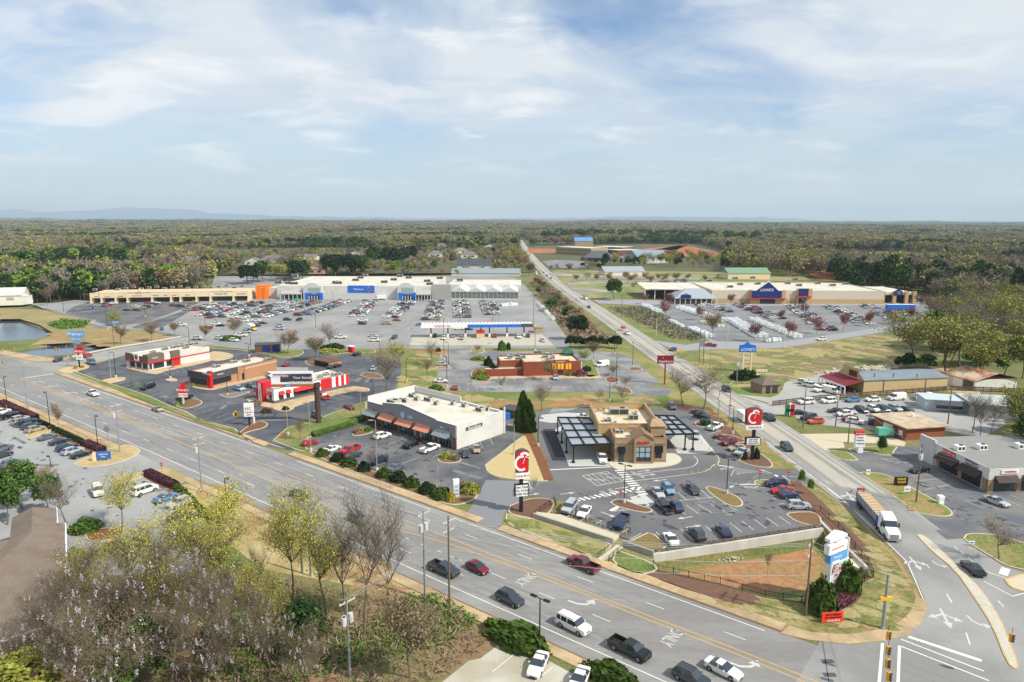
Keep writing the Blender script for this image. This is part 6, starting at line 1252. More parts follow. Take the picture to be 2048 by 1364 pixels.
hut('dark_roofed_church','low building with a wide dark grey roof behind the big store','building',(914,537),(982,537),30,3.5,m_wht,mat('roof_charcoal',(72,78,86),.8,.08,.5),'gx')
hut('white_warehouse','white warehouse at the far left edge beyond the pond','warehouse',(-30,612),(44,610),20,6.5,mat('wall_ware',(226,218,200),.9,.04,.4),m_roofw,'gx',feats=((.6,.5,.8,.8,m_glassl),))
hut('white_warehouse','white warehouse annex with an outside stair by the pond','warehouse',(44,610),(66,607),12,5.5,m_wht,m_roofw)
hut('farmhouse','white farmhouse with tin roof beyond the trees on the far left','house',(56,543),(88,541),14,4,m_whh,MATS['roof_lightgrey'],'gx')
hg='houses beyond the big grey store'
for i,(x0,x1,y,D,kind,wm,rm,lb)in enumerate(((523,572,525,14,'hip',m_whh,m_rsl,'pale house with a wide grey roof left of the brick gabled house'),(595,623,534,14,'gy',m_brick,m_rbn,'brick gabled house with white trim'),(608,634,520,14,'gx',m_whh,m_rsl,'small white house behind the brick gabled one'),(697,718,514,12,'gy',m_wht,m_rsl,'white gabled house above the left evergreen block'),(820,836,510,12,'gy',m_wht,m_rsl,'narrow white house right of the evergreen screen'),(857,884,514,16,'hip',m_wht,m_rsl,'white house with a grey hip roof beside the shed'),(908,934,507,16,'hip',m_whh,m_rbn,'tan hip-roofed house under the tall cypress'),(922,955,516,16,'hip',m_whh,m_rsl,'white house with dark roof above the charcoal roof'),(968,992,498,14,'gy',m_wht,m_rsl,'far white house left of the side road'),(490,520,530,14,'gy',m_wht,m_rsl,'white house at the tree line on the left'),(855,862,533,5,'gy',m_wht,m_rsl,'tiny white garden shed'),(616,648,548,12,'gx',mat('pinkbrick',(196,150,128),.9,.08,1),m_rbn,'low pinkish house right behind the store roof'),(1983,1996,545,12,'gy',m_wht,m_rsl,'white gabled house in the right-hand woods'),(875,905,494,14,'gx',m_whh,m_rsl,'grey-roofed house high in the trees'),(810,822,499,12,'gx',m_whh,m_rsl,'small house in the trees above the evergreens'))):
 hut('house' if D>6 else 'garden_shed',lb,'house' if D>6 else 'shed',(x0,y),(x1,y),D,5 if D>6 else 2.5,wm,rm,kind,hg,feats=((.15,.3,.35,.7,m_glass),(.6,.3,.8,.7,m_glass)))
G('bare_earth',[(1055,497),(1110,498),(1112,506),(1060,507)],m_orange,.3);G('bare_earth',[(1285,508),(1280,499),(1310,495),(1375,492),(1400,497),(1452,508),(1430,515),(1340,514)],m_orange,.3,sm=1)
G('bare_earth',[(1578,524),(1600,522),(1670,545),(1680,560),(1640,560),(1600,540)],m_orange,.3,sm=1);G('bare_earth',[(1490,518),(1560,516),(1560,522),(1500,524)],m_orange,.3)
mb=MB();W_=smooth([P(*q_).to_2d()for q_ in((1290,505),(1330,497),(1375,495),(1405,500),(1385,506),(1320,509))],2)
for k in range(7):mb.prism(inset(W_,k*4),0,.7+k*.9)
o=mb.obj('earth_mound',m_orange);o['kind']='structure'
G('car_park',[(1084,523),(1110,520),(1165,522),(1180,533),(1150,537),(1100,536)],m_lot2,.3)
G('road',[(1098,546),(1150,549),(1260,551),(1400,556),(1400,560),(1260,556),(1150,554),(1102,551)],m_road2,.3);G('road',[(1130,565),(1200,561),(1300,561),(1440,564),(1440,567),(1300,566),(1200,567),(1136,570)],m_road2,.3)
G('road',[(1140,575),(1205,580),(1245,583),(1245,586),(1200,585),(1146,581)],m_road2,.34)
G('meadow',[(120,535),(200,533),(260,536),(330,530),(300,545),(180,545)],m_grassg,.3,sm=1)
G('meadow',[(1100,540),(1480,545),(1560,530),(1620,560),(1400,570),(1180,600),(1130,570)],m_grassf,.2)
# plants
import numpy as np
def leafmesh(C,size,mats,name='crown',jit=.35,el=1.0,dirs=None,seed=0,mi=None,tr=None):
 """C: centres (N,3); small quads, el>1 makes them long along dirs"""
 g_=np.random.default_rng(seed);N=len(C)
 n=g_.normal(size=(N,3));n/=np.linalg.norm(n,axis=1)[:,None]
 a=dirs if dirs is not None else g_.normal(size=(N,3));a=a/(np.linalg.norm(a,axis=1)[:,None]+1e-9)
 b_=np.cross(n,a);b_/=(np.linalg.norm(b_,axis=1)[:,None]+1e-9)
 s=size*(1+jit*g_.uniform(-1,1,size=(N,1)))
 a=a*s*el;b_=b_*s
 V=np.stack([C-a-b_,C+a-b_,C+a+b_,C-a+b_],1).reshape(-1,3)
 return V,mi if mi is not None else np.zeros(N,int)
def build(name,quads,tubes,mats):
 """quads: (V, material per quad); tubes: MB"""
 V,mi=quads;me=bpy.data.meshes.new(name);nq=len(V)//4;tv=tubes.v if tubes else[];tf=tubes.f if tubes else[]
 tot=len(V)+len(tv);me.vertices.add(tot);me.vertices.foreach_set('co',np.concatenate([V.reshape(-1),np.array(tv,float).reshape(-1)])if tv else V.reshape(-1))
 loops=list(range(len(V)));starts=list(range(0,len(V),4));mat_i=list(mi)
 for f in tf:starts.append(len(loops));loops+=[len(V)+k for k in f];mat_i.append(0)
 me.loops.add(len(loops));me.loops.foreach_set('vertex_index',loops);me.polygons.add(len(starts));me.polygons.foreach_set('loop_start',starts);me.polygons.foreach_set('material_index',mat_i)
 for m in mats:me.materials.append(m)
 me.update(calc_edges=True);me.validate();return me
def leafmat(name,rgb,var=.3):
 m=mat(name,rgb,.9,var,.9,per=True,spec=.1);return m
bark=mat('bark',(112,98,84),.95,.2,2);barkp=mat('bark_pine',(104,82,66),.95,.2,2)
LM=dict(budn=leafmat('leaf_spring',(184,180,72),.25),twigw=leafmat('twigs_olive',(118,106,82),.25),twig=leafmat('twigs',(126,118,104),.2),twigr=leafmat('twigs_warm',(136,116,98),.2),bud=leafmat('leaf_bud',(154,156,66)),green=leafmat('leaf_green',(84,112,48)),lime=leafmat('leaf_lime',(116,140,56)),pine=leafmat('needles',(48,68,40)),dark=leafmat('leaf_dark',(42,60,36)),olive=leafmat('leaf_olive',(134,136,62)),red=leafmat('leaf_red',(140,92,92)),rust=leafmat('leaf_rust',(134,112,84)),yel=leafmat('leaf_yellow',(168,150,56)),purple=leafmat('leaf_purple',(120,78,84)),lilac=leafmat('wisteria_bloom',(178,170,180),.2),tan=leafmat('twig_leaf_tan',(140,126,96)),cyp=leafmat('leaf_cypress',(70,90,36)),pink=leafmat('blossom',(158,110,138)))
def skeleton(rn,h,sp,r,n1=6,levels=3,first=.35,droop=0):
 mb=MB();tips=[]
 def grow_(p,d,L,r_,lv):
  k=3;q_=p
  for i in range(k):
   d2=(d+Vector((rn.uniform(-.18,.18),rn.uniform(-.18,.18),rn.uniform(-.06,.12)-droop*.1))).normalized();e=q_+d2*L/k
   mb.tube(q_,e,r_*(1-i*.25),r_*(1-(i+1)*.25),n=5 if lv<2 else 3,cap=False);q_=e;d=d2
   if lv<levels and(i>0 or lv>0):
    for _ in range(2 if lv else n1//2):
     az=rn.uniform(0,2*PI);out=Vector((math.cos(az),math.sin(az),rn.uniform(.1,.7)));nd=(d*.5+out*.8).normalized();grow_(q_,nd,L*rn.uniform(.5,.7)*(sp if lv==0 else 1),r_*.5,lv+1)
   tips.append((q_,d,lv))
 grow_(Vector((0,0,0)),Vector((0,0,1)),h*.62,r,0);return mb,tips
def tree_parts(kind,seed,big=1):
 """returns (trunk MB, quads) for a tree about 10 m tall"""
 rn=random.Random(seed);g_=np.random.default_rng(seed);N={0:420,1:1500,2:4200,3:13000}[big];ls={0:.48,1:.26,2:.14,3:.1}[big]
 if kind in('bare','bud','wist','budy','rustt','redt','ornp'):
  mb,tips=skeleton(rn,10,.9,.17,levels=3 if big>1 else 2,n1=8 if big>1 else 5)
  T=np.array([tuple(t[0])for t in tips if t[2]>0]);Dv=np.array([tuple(t[1])for t in tips if t[2]>0])
  N=int(N*{'bare':.55,'wist':.75,'bud':.85}.get(kind,.85))if big>1 else N;id_=g_.integers(0,len(T),N);sc=.5 if big>1 else.8
  C=T[id_]+g_.normal(size=(N,3))*sc;d=Dv[id_]+g_.normal(size=(N,3))*.5+np.array([0,0,.3])
  f={'bare':.0,'bud':.4,'budy':.6,'rustt':.5,'redt':.5,'ornp':.6,'wist':.0}[kind]
  nl=int(N*f);mi=np.ones(N,int);
  V1,m1=leafmesh(C[nl:],ls*(.17 if big<3 else.12)if big else.12,0,el=6 if big>1 else 5,dirs=d[nl:],seed=seed,mi=mi[nl:])
  V2,m2=leafmesh(C[:nl],ls*(.8 if big<3 else.5),0,seed=seed+1,mi=mi[:nl]*2)
  Vs,ms=[V1,V2],[m1,m2]
  if kind=='wist':
   lo=T[g_.integers(0,len(T),52)]+g_.normal(size=(52,3))*.6;lo=lo[lo[:,2]>2.5];K=15
   Cw=np.repeat(lo,K,0)+np.stack([g_.normal(size=len(lo)*K)*.09,g_.normal(size=len(lo)*K)*.09,-np.tile(np.arange(K),len(lo))*.045-.1],1);Vw,mw=leafmesh(Cw,.055,0,seed=seed+3,mi=np.full(len(Cw),2));Vs.append(Vw);ms.append(mw)
  return mb,(np.concatenate(Vs),np.concatenate(ms)),{'bare':('twig','twig'),'bud':('twig','bud'),'budy':('twig','olive'),'rustt':('twigr','rust'),'redt':('twigr','red'),'ornp':('twigr','tan'),'wist':('twigw','lilac')}[kind]if big<3 or kind not in('bud','budy')else('twig','budn')
 if kind in('green','lime','dark','pinkt','yelt','olivet'):
  mb,tips=skeleton(rn,9,.8,.2,levels=2,n1=6)
  K=26 if big<2 else 60;cz=[]
  for k in range(K):
   az,el,rr_=rn.uniform(0,2*PI),rn.uniform(-.5,1.3),rn.uniform(.55,1);cz.append((3.4*rr_*math.cos(az)*math.cos(el),3.4*rr_*math.sin(az)*math.cos(el),6+3.4*rr_*math.sin(el)))
  cz=np.array(cz);C=cz[g_.integers(0,K,N)];v=g_.normal(size=(N,3));v/=np.linalg.norm(v,axis=1)[:,None];C=C+v*(g_.uniform(0,1,size=(N,1))**.4)*(1.25 if big<2 else 1.0)
  k1,k2={'green':('green','dark'),'lime':('lime','green'),'dark':('dark','pine'),'pinkt':('pink','twigr'),'yelt':('yel','olive'),'olivet':('olive','bud')}[kind]
  return mb,leafmesh(C,ls*1.15,0,seed=seed,mi=1+(g_.random(N)<.3).astype(int)),(k1,k2)
 if kind=='pine':
  mb=MB();mb.tube((0,0,0),(.1,0,9.4),.17,.05,n=6,cap=False);K=22 if big<2 else 44;C=[]
  for k in range(K):
   z=3.6+6*k/K;rad=(1-abs((z-5.2)/5.2)**1.6)*2.5*rn.uniform(.6,1.1);az=k*2.4;C.append((rad*.8*math.cos(az),rad*.8*math.sin(az),z));mb.tube((0,0,z-.5),C[-1],.05,.02,n=3,cap=False)
  C=np.array(C)[g_.integers(0,K,N)]+g_.normal(size=(N,3))*[.62,.62,.34]
  return mb,leafmesh(C,ls*.75,0,el=1.5,seed=seed,mi=1+(g_.random(N)<.25).astype(int)),('pine','green')
 if kind=='cypress':
  mb=MB();mb.tube((0,0,0),(0,0,8),.15,.05,n=6,cap=False);z=g_.uniform(0,1,N)**1.3;az=g_.uniform(0,2*PI,N)
  rad=2.3*(1-z)**.62*(z+.12)**.12*(1+.2*np.sin(az*5+z*9)+.1*np.sin(az*3+z*23))*g_.uniform(.78,1.1,N);C=np.stack([rad*np.cos(az),rad*np.sin(az),.3+z*9.6],1)
  return mb,leafmesh(C,ls*1.2,0,el=1.6,dirs=np.stack([np.cos(az)*.4,np.sin(az)*.4,np.ones(N)],1),seed=seed,mi=1+(g_.random(N)<.25).astype(int)),('cyp','dark')
TP={}
def proto(kind,seed,big,joined):
 k=(kind,seed,big,joined)
 if k not in TP:
  mb,(V,mi),(a,c)=tree_parts(kind,seed,big);bk=barkp if kind=='pine' else bark
  if joined:TP[k]=build('tree',(V,mi),mb,[bk,LM[a],LM[c]])
  else:TP[k]=(mb.mesh('trunk',bk),build('crown',(V,mi),None,[bk,LM[a],LM[c]]))
 return TP[k]
TNAME={'bare':'bare_tree','bud':'budding_tree','budy':'budding_tree','wist':'wisteria_tree','rustt':'budding_tree','redt':'red_leaf_tree','ornp':'ornamental_tree','green':'leafy_tree','lime':'leafy_tree','dark':'evergreen_tree','pine':'pine_tree','cypress':'cypress_tree','pinkt':'blossom_tree','yelt':'leafy_tree','olivet':'leafy_tree'}
tcount={}
def tree(kind,px,ytop,label,group=None,wide=1.0,big=2,z=0):
 p=P(*px);h=(hgt(px[0],px[1],ytop))/(9.6 if kind not in('cypress',)else 9.8);tcount[kind]=tcount.get(kind,0)+1;sd_=tcount[kind]%3;a=rnd.uniform(0,6.28)
 if big<2:
  o=link(TNAME[kind],proto(kind,sd_,big,True),None,(p.x,p.y,z),a);o.scale=(h*wide,h*wide,h);return tag(o,label,'tree',group)
 tr_,cr_=proto(kind,sd_,big,False);t=thing(TNAME[kind],label,'tree',(p.x,p.y,z),a,group);t.scale=(h*wide,h*wide,h);link('trunk',tr_,t);link('crown',cr_,t);return t
# shrubs
def shrub_mesh(seed,col,n=900,ls=.11,flat_=.75,box=False):
 g_=np.random.default_rng(seed);v=g_.normal(size=(n,3));v[:,2]=abs(v[:,2])
 if box:v=g_.uniform(-1,1,size=(n,3));k_=g_.integers(0,3,n);v[np.arange(n),k_]=np.sign(v[np.arange(n),k_]);v[:,2]=abs(v[:,2]);C=v*[1,1,1]
 else:v/=np.linalg.norm(v,axis=1)[:,None];C=v*g_.uniform(.84,1.12,size=(n,1))*(1+.1*np.sin(v[:,:1]*6+seed)+.08*np.sin(v[:,1:2]*9+seed));C[:,2]*=1
 mb=MB();
 if box:mb.box(-.9,-.9,0,.9,.9,.9)
 else:
  R_=[(.88*math.cos(t),.88*math.sin(t))for t in[2*PI*k/10 for k in range(10)]];mb.prism([(x,y)for x,y in R_],0,.45);mb.prism([(x*.75,y*.75)for x,y in R_],.45,.72);mb.prism([(x*.4,y*.4)for x,y in R_],.72,.88)
 V,mi=leafmesh(C,ls,0,seed=seed);return build('shrub',(V,mi),mb,[LM[col]])
SH={}
def shrub(px,r,h,col,label,group=None,box=False,name='shrub',rz=0,ry=None,z=.1):
 k=(col,box,rnd.randrange(2))
 if k not in SH:SH[k]=shrub_mesh(k[2]+1,col,box=box,n=1300 if box else 900,ls=.09)
 p=P(*px);o=link(name,SH[k],None,(p.x,p.y,z),rz or(0 if box else rnd.uniform(0,6)));o.scale=(r,ry or r,h);return tag(o,label,'hedge' if name=='hedge' else 'shrub',group)
gs='clipped round shrubs between the footpath and the phone shop lot'
for i,px in enumerate(((644,912),(675,922),(699,931),(728,941),(767,954),(796,962),(824,973),(854,985),(883,996))):
 shrub(px,1.35+.12*(i%3)+i*.03,1.6+.04*i,'dark' if i%2 else 'cyp',f'clipped green shrub, number {i + 1} counted from the left in the footpath row' if 0 else['leftmost','second','third','fourth','middle','sixth','seventh','second largest','rightmost and largest'][i]+' clipped green shrub in the footpath row',gs)
shrub((902,1002),.9,1.5,'yel','yellow round shrub at the right end of the footpath row')
shrub((1643,1222),2.0,4.2,'cyp','tall egg-shaped evergreen left of the plaza pylon',name='egg_shaped_evergreen');shrub((1694,1182),1.9,3.8,'cyp','egg-shaped evergreen right behind the plaza pylon',name='egg_shaped_evergreen')
for px,r,ry,h,l in(((1035,1285),4.6,2.4,2.1,'long dark hedge between the footpath and the concrete lot'),((1222,1358),3.4,1.8,1.6,'hedge at the bottom edge by the concrete lot')):shrub(px,r,h,'cyp',l,name='hedge',rz=HR,ry=ry)
mh=lambda a,c:math.atan2((P(*c)-P(*a)).y,(P(*c)-P(*a)).x)
def hedge(a,c,w,h,col,label,group=None,n=0):
 A,B=P(*a),P(*c);mid=(A+B)/2;k=(col,'b',n)
 if k not in SH:SH[k]=shrub_mesh(9+n,col,box=True,n=2600,ls=.07)
 o=link('hedge',SH[k],None,(mid.x,mid.y,.1),math.atan2((B-A).y,(B-A).x));o.scale=((B-A).length/2,w/2,h);return tag(o,label,'hedge',group)
gh='hedges around the near lot'
for a,c,col,l in(((5,808),(40,824),'purple','reddish hedge at the far left by the first lamp'),((40,824),(72,838),'purple','reddish hedge between the first two lamps of the near lot'),((172,890),(206,904),'purple','reddish hedge ending at the blue sign'),((296,950),(350,976),'purple','reddish hedge beside the white large SUV'),):
 hedge(a,c,1.6,1.2,col,l,gh)
for i in range(14):
 t_=i/13;x,y=(74+96*t_,841+45*t_);shrub((x,y+3),.8,.9,'dark','small dark bush in the dotted row along the near lot','small bushes of the near lot')
for i in range(10):
 t_=i/9;shrub((352+66*t_,976+66*t_**1.1),.85,1,'cyp','small green bush in the curved row below the reddish hedge','small bushes below the reddish hedge')
for a,c,l in(((628,872),(700,852),'low green hedge on the strip left of the phone shop plaza'),((700,850),(742,833),'low green hedge right of the strip lamp')):hedge(a,c,2.2,.9,'green',l,n=1)
for px,r,h,col,l in(((958,720),2.6,1.3,'lime','clipped oval bush, upper one left of the brick grill'),((961,757),2.8,1.4,'lime','clipped oval bush, lower one left of the brick grill'),((977,731),1.6,3,'dark','round dark bush by the grill\'s white bin yard'),((988,748),1.7,3,'dark','round dark bush at the corner of the grill'),((1161,751),2.5,1.8,'purple','burgundy bush right of the grill entrance'),((1138,751),1.4,1,'lime','pale green bush by the grill entrance'),((871,780),2.6,1.4,'green','dark bush on the grass near the red sports car'),((1173,742),1.6,1.6,'dark','bush by the path to the white van'),((877,703),1,1.4,'dark','small bush on the red earth strip'),((1004,700),1.8,3.4,'green','leafy bush on the strip below the fuel forecourt'),((1017,699),.9,2.6,'dark','narrow dark bush beside a leafy one below the forecourt'),((461,680),4,1.8,'green','mound of clipped bushes on the big lot island'),((667,697),4.5,1.8,'dark','dark hedge mound under the bare oak'),((662,705),4,1.4,'olive','brownish hedge mound under the bare oak'),((715,866),1.2,1,'rust','rust shrub group on the island before the plaza'),((725,862),1.0,.9,'yel','yellow shrub on the island before the plaza'),((737,862),1.1,1,'green','green shrub on the island before the plaza'),((893,915),1.5,1.1,'olive','olive shrub on the right island of the plaza lot'),((903,918),.8,1,'yel','yellow shrub on the right island of the plaza lot'),((911,919),1.1,.8,'rust','rust shrub on the right island of the plaza lot'),((940,985),1.9,1.8,'olive','brown shrub by the plaza lot exit'),((926,976),1.1,1.2,'twigr','brown leafless shrub by the plaza lot exit'),((571,820),1.0,.9,'dark','dark bush on the striped restaurant\'s kerb point'),((511,810),1.6,1.2,'twigr','brown bush left of the red tower'),((534,824),1.6,1.2,'twigr','brown bush under the red tower'),((1440,877),1.7,.8,'red','red-leaved low bush by the dark red SUV'),((388,772),.9,.8,'lime','lime bush at the brick burger shop corner'),((356,810),.8,.8,'lime','lime bush left of the hamburger sign'),((368,810),.8,.8,'lime','lime bush right of the hamburger sign'),((165,736),.7,.8,'yel','yellow bush right of the roast beef sign'),((151,738),.7,.8,'yel','yellow bush left of the roast beef sign'),((171,1060),2.4,1.8,'green','round bush by the grey shingled roof'),((149,1118),1.4,1.6,'lime','variegated round bush beside the shingled roof'),((1488,757),4.2,2.6,'dark','row of dark round bushes under the hardware store pylon'),((1476,760),2,1.6,'dark','left small bush under the hardware store pylon'),((1505,757),2.4,2.4,'dark','right round bush under the hardware store pylon'),((1490,920),.5,2,'dark','narrow upright bush left of the tall sign foot'),((1513,918),.6,2.4,'dark','narrow upright bush right of the tall sign foot')):
 shrub(px,r,h,col,l)
o=island('purple_bed',[(1612,1200),(1640,1178),(1690,1180),(1722,1178),(1725,1190),(1710,1210),(1690,1222),(1660,1226),(1630,1228),(1612,1215)],mat('bed_soil',(96,64,60),1,.2,2),MATS['mulch'],sm=1,h=.16)
g_=np.random.default_rng(5);poly=WP([(1618,1198),(1645,1182),(1690,1184),(1718,1182),(1720,1190),(1706,1208),(1688,1220),(1660,1224),(1634,1226),(1616,1213)])
def inside(p,l):
 c=False
 for a,b_ in zip(l,l[1:]+l[:1]):
  if(a[1]>p[1])!=(b_[1]>p[1])and p[0]<(b_[0]-a[0])*(p[1]-a[1])/(b_[1]-a[1])+a[0]:c=not c
 return c
def scatter(l,n,seed):
 r_=random.Random(seed);xs,ys=[p[0]for p in l],[p[1]for p in l];out=[]
 k=0
 while len(out)<n and k<n*30:
  k+=1;p=(r_.uniform(min(xs),max(xs)),r_.uniform(min(ys),max(ys)))
  if inside(p,l):out.append(p)
 return out
def cover(name,label,px,n,col,ls,h,seed,z=.16,el=1):
 l=[tuple(p)for p in WP(px)];pts=scatter(l,n,seed);r_=np.random.default_rng(seed)
 C=np.array([(x,y,z)for x,y in pts]);C[:,2]+=r_.uniform(0,h,len(C));V,mi=leafmesh(C,ls,0,seed=seed,el=el);me=build(name,(V,mi),None,[LM[col]]);return tag(link(name,me),label,None,None,'stuff')
cover('ground_cover','burgundy ground cover around the plaza pylon',[(1618,1198),(1645,1182),(1690,1184),(1718,1182),(1720,1190),(1706,1208),(1688,1220),(1660,1224),(1634,1226),(1616,1213)],5200,'purple',.13,.55,4)
cover('undergrowth','brown brush and vines under the near trees',[(-60,1230),(150,1180),(330,1170),(480,1140),(700,1190),(830,1200),(940,1240),(980,1290),(880,1364),(600,1420),(-60,1450)],9000,'twigr',.06,.9,6,.05,6)
cover('undergrowth','green weeds and ivy under the near trees',[(400,1260),(560,1240),(700,1270),(820,1190),(880,1190),(960,1240),(900,1290),(760,1320),(560,1380),(420,1364)],7000,'green',.11,.5,7,.05)
cover('ditch_brush','dry brush in the ditch before the hardware lot',[(1215,615),(1300,616),(1345,640),(1400,672),(1395,684),(1340,676),(1290,650),(1240,628)],3500,'twig',.3,1.0,8,.05)
cover('ditch_brush','brown brush strip left of the side road',[(1080,560),(1110,580),(1160,628),(1205,668),(1215,680),(1150,684),(1120,650),(1085,600),(1062,565)],3000,'twigr',.35,1.6,9,.05,2)
cover('bank_brush','green brush patches on the pond bank',[(128,640),(180,645),(170,655),(120,660),(95,650)],1000,'green',.35,1.2,10,.05)
# single trees: (kind, base px, top row, width factor, label)
gt_='trees of the near woodland'
for kd,px,yt,w_,l in(('budy',(450,1200),1025,.95,'tall yellow-green tree right of the near lot'),('budy',(585,1205),1025,.78,'slim yellow-green tree before the main road, left of the blue board'),('bud',(655,1240),1035,.7,'thin leafing tree right of the blue board'),('bare',(728,1275),1015,.55,'tall thin bare tree with ivy on its trunk'),('bare',(772,1250),1040,.45,'slender bare tree with a mistletoe ball'),('bare',(693,1250),1060,.6,'bare tree behind the transformer pole'),('bare',(516,1200),1105,.5,'small dark bare tree left of the slim yellow-green one'),('bud',(325,1200),1040,1.0,'large wide leafing tree over the near lot'),('bud',(255,1210),1075,.95,'leafing tree before the black SUV'),('bud',(405,1240),1060,.9,'leafing tree between the wisteria and the tall yellow-green one'),('ornp',(820,1356),1215,.9,'wide hazy bare tree at the bottom by the concrete lot'),('bud',(243,1065),965,1.0,'budding tree on the mulch island of the near lot'),('bare',(134,1050),965,.9,'bare tree between the shingled roof and the near lot'),('rustt',(119,858),815,.6,'small orange-budded tree on the lawn'),('green',(100,1030),950,.8,'dense green magnolia behind the shingled roof'),('green',(45,1018),925,.9,'dense green tree at the left edge'),('green',(15,1050),960,.8,'green magnolia close to the shingled roof'),('green',(-30,1030),930,1.0,'green tree cut by the left edge'),('pine',(610,1320),1205,1.3,'dark green conifer among the near trees'),('dark',(235,1290),1195,1.0,'dark evergreen within the wisteria'),('olivet',(60,1440),1310,1.3,'yellow-green treetop at the bottom left corner'),('olivet',(-20,1440),1320,1.2,'yellow-green treetop cut by the left corner'),('green',(230,1430),1310,1.0,'green treetop at the bottom edge'),('budy',(180,1260),1120,.8,'yellow-green tree beside the shingled roof'),('budy',(350,1290),1130,.7,'yellow-green tree inside the wisteria'),('green',(300,1380),1240,.9,'green ivy-clad tree in the middle of the thicket'),('dark',(180,1350),1240,.7,'dark evergreen low in the thicket'),('bud',(500,1250),1140,.7,'budding tree at the right edge of the thicket'),('dark',(430,1360),1250,.8,'dark evergreen right of the thicket centre'),('bud',(560,1290),1170,.7,'budding tree left of the conifer'),('green',(500,1300),1225,.9,'pale green young tree in the brush'),('ornp',(100,995),940,.9,'brown twiggy tree above the magnolias')):
 tree(kd,px,yt,l,gt_,w_,3 if kd in('bare','bud','budy')else 2)
for i,(px,yt,w_)in enumerate((((160,1290),1130,.8),((225,1330),1140,.8),((95,1345),1200,.75),((310,1320),1130,.8),((375,1300),1115,.8),((440,1320),1165,.8),((340,1400),1225,.9),((455,1410),1230,.9),((150,1430),1240,.9),((545,1360),1225,.75),((250,1450),1255,.9),((40,1410),1270,.8),((520,1290),1180,.65),((630,1400),1265,.75))):
 tree('wist',px,yt,['wisteria-draped tree nearest the shingled roof\'s upper edge','wisteria-draped tree in the middle of the thicket','wisteria-draped tree overlapping the roof','wisteria-draped tree right of the dark evergreen','wisteria-draped tree below the leafing trees','wisteria-draped tree right in the thicket, under the yellow-green tree','low wisteria mass at the bottom centre of the thicket','heavily blooming wisteria near the bottom, left of the conifer','wisteria mass below the roof corner','wisteria beside the dark conifer','wisteria at the bottom edge left of centre','wisteria at the bottom left below the gutter','small wisteria right of the tall yellow-green tree','wisteria right of the conifer at the bottom edge'][i],'wisteria-covered trees',w_,3)
for kd,px,yt,w_,l in(('bare',(770,797),708,1.1,'big bare oak beside the burger lots'),('bare',(663,698),655,1.2,'bare oak at the big lot edge'),('ornp',(630,722),680,1.2,'tan twiggy tree by the bin enclosure'),('rustt',(575,708),668,1.2,'brown-leaved tree by the service block'),('bud',(800,730),692,1.3,'cream-blossomed tree on the lawn'),('bare',(863,732),690,1.0,'bare tree left of the grill lot'),('bare',(856,758),722,1.0,'small bare tree above the lone bush'),('bare',(1005,782),758,1.1,'small bare tree on the grill lot edge'),('ornp',(1100,760),725,1.0,'twiggy tree before the grill\'s windows'),('ornp',(1225,752),733,1.5,'small twiggy tree on the round island'),('bud',(960,755),738,1.7,'low crape myrtle on the lower oval island'),('bare',(1248,778),755,1.4,'bare tree at the drive bend'),('bare',(956,708),692,1.6,'bare tree on the forecourt island'),('bare',(1247,805),782,1.3,'bare crape myrtle behind the tan restaurant, right one'),('bare',(1197,803),783,1.2,'bare crape myrtle behind the tan restaurant, left one'),('bare',(1083,822),775,1.2,'bare tree right of the big cypress'),('bare',(1366,812),752,1.3,'large bare tree at the side road, left one'),('bare',(1407,818),748,1.4,'large bare tree at the side road, right one'),('ornp',(1188,717),688,1.2,'round mauve bare tree by the green cupola'),('budy',(1171,723),705,1.6,'yellow-green shrub tree right of the grill'),('bare',(600,880),842,1.0,'bare shrubby tree left of the wood lamp pole'),('bare',(740,945),905,.8,'small bare tree in front of the dark blue SUV'),('ornp',(242,688),655,1.0,'budding tree on the pond bank'),('ornp',(302,684),650,1.1,'brown budding tree on the pond bank'),('ornp',(349,672),648,1.1,'brown budding tree at the tip of the bank'),('ornp',(410,682),655,1.0,'budding tree on the lot entrance'),('ornp',(467,675),642,1.0,'pair of pink-brown trees on the bush island'),('bare',(165,722),685,1.3,'dark bare tree by the pond road'),('bare',(95,612),580,1.0,'small bare tree left of the shop row'),('bud',(235,652),628,1.5,'wide pinkish bare tree on the mulch island'),('lime',(1620,990),958,.5,'young leafing tree by the lot exit, right one'),('lime',(1602,975),940,.5,'young leafing tree by the lot exit, left one'),('pine',(1763,905),874,1.0,'small pine beside the white pylon'),('bare',(1998,1118),1050,1.3,'bare shrub on the island at the right edge'),('bare',(1066,995),960,.5,'sapling at the chicken sign bed'),('bare',(1535,1150),1110,.5,'sapling in the sunken basin')):
 tree(kd,px,yt,l,None,w_,2)
tree('cypress',(1046,861),783,'big green cypress by the phone shop plaza, taller one','two cypress trees',.95,3);tree('cypress',(1057,864),800,'shorter cypress merging with the taller one','two cypress trees',1.05,3)
for kd,px,yt,l in(('green',(1228,600),558,'round dark green tree at the upper crossing'),('rustt',(1427,678),632,'brown-leaved tree at the corner of the pallet rows'),('dark',(1156,680),630,'dark pine-like tree by the evergreen hedge'),('green',(1915,690),645,'bright green tree in the right woods'),('pinkt',(1957,545),530,'pink blossoming tree in the right woods')):tree(kd,px,yt,l,None,1.1,2)
gr='red-leaved trees of the hardware lot'
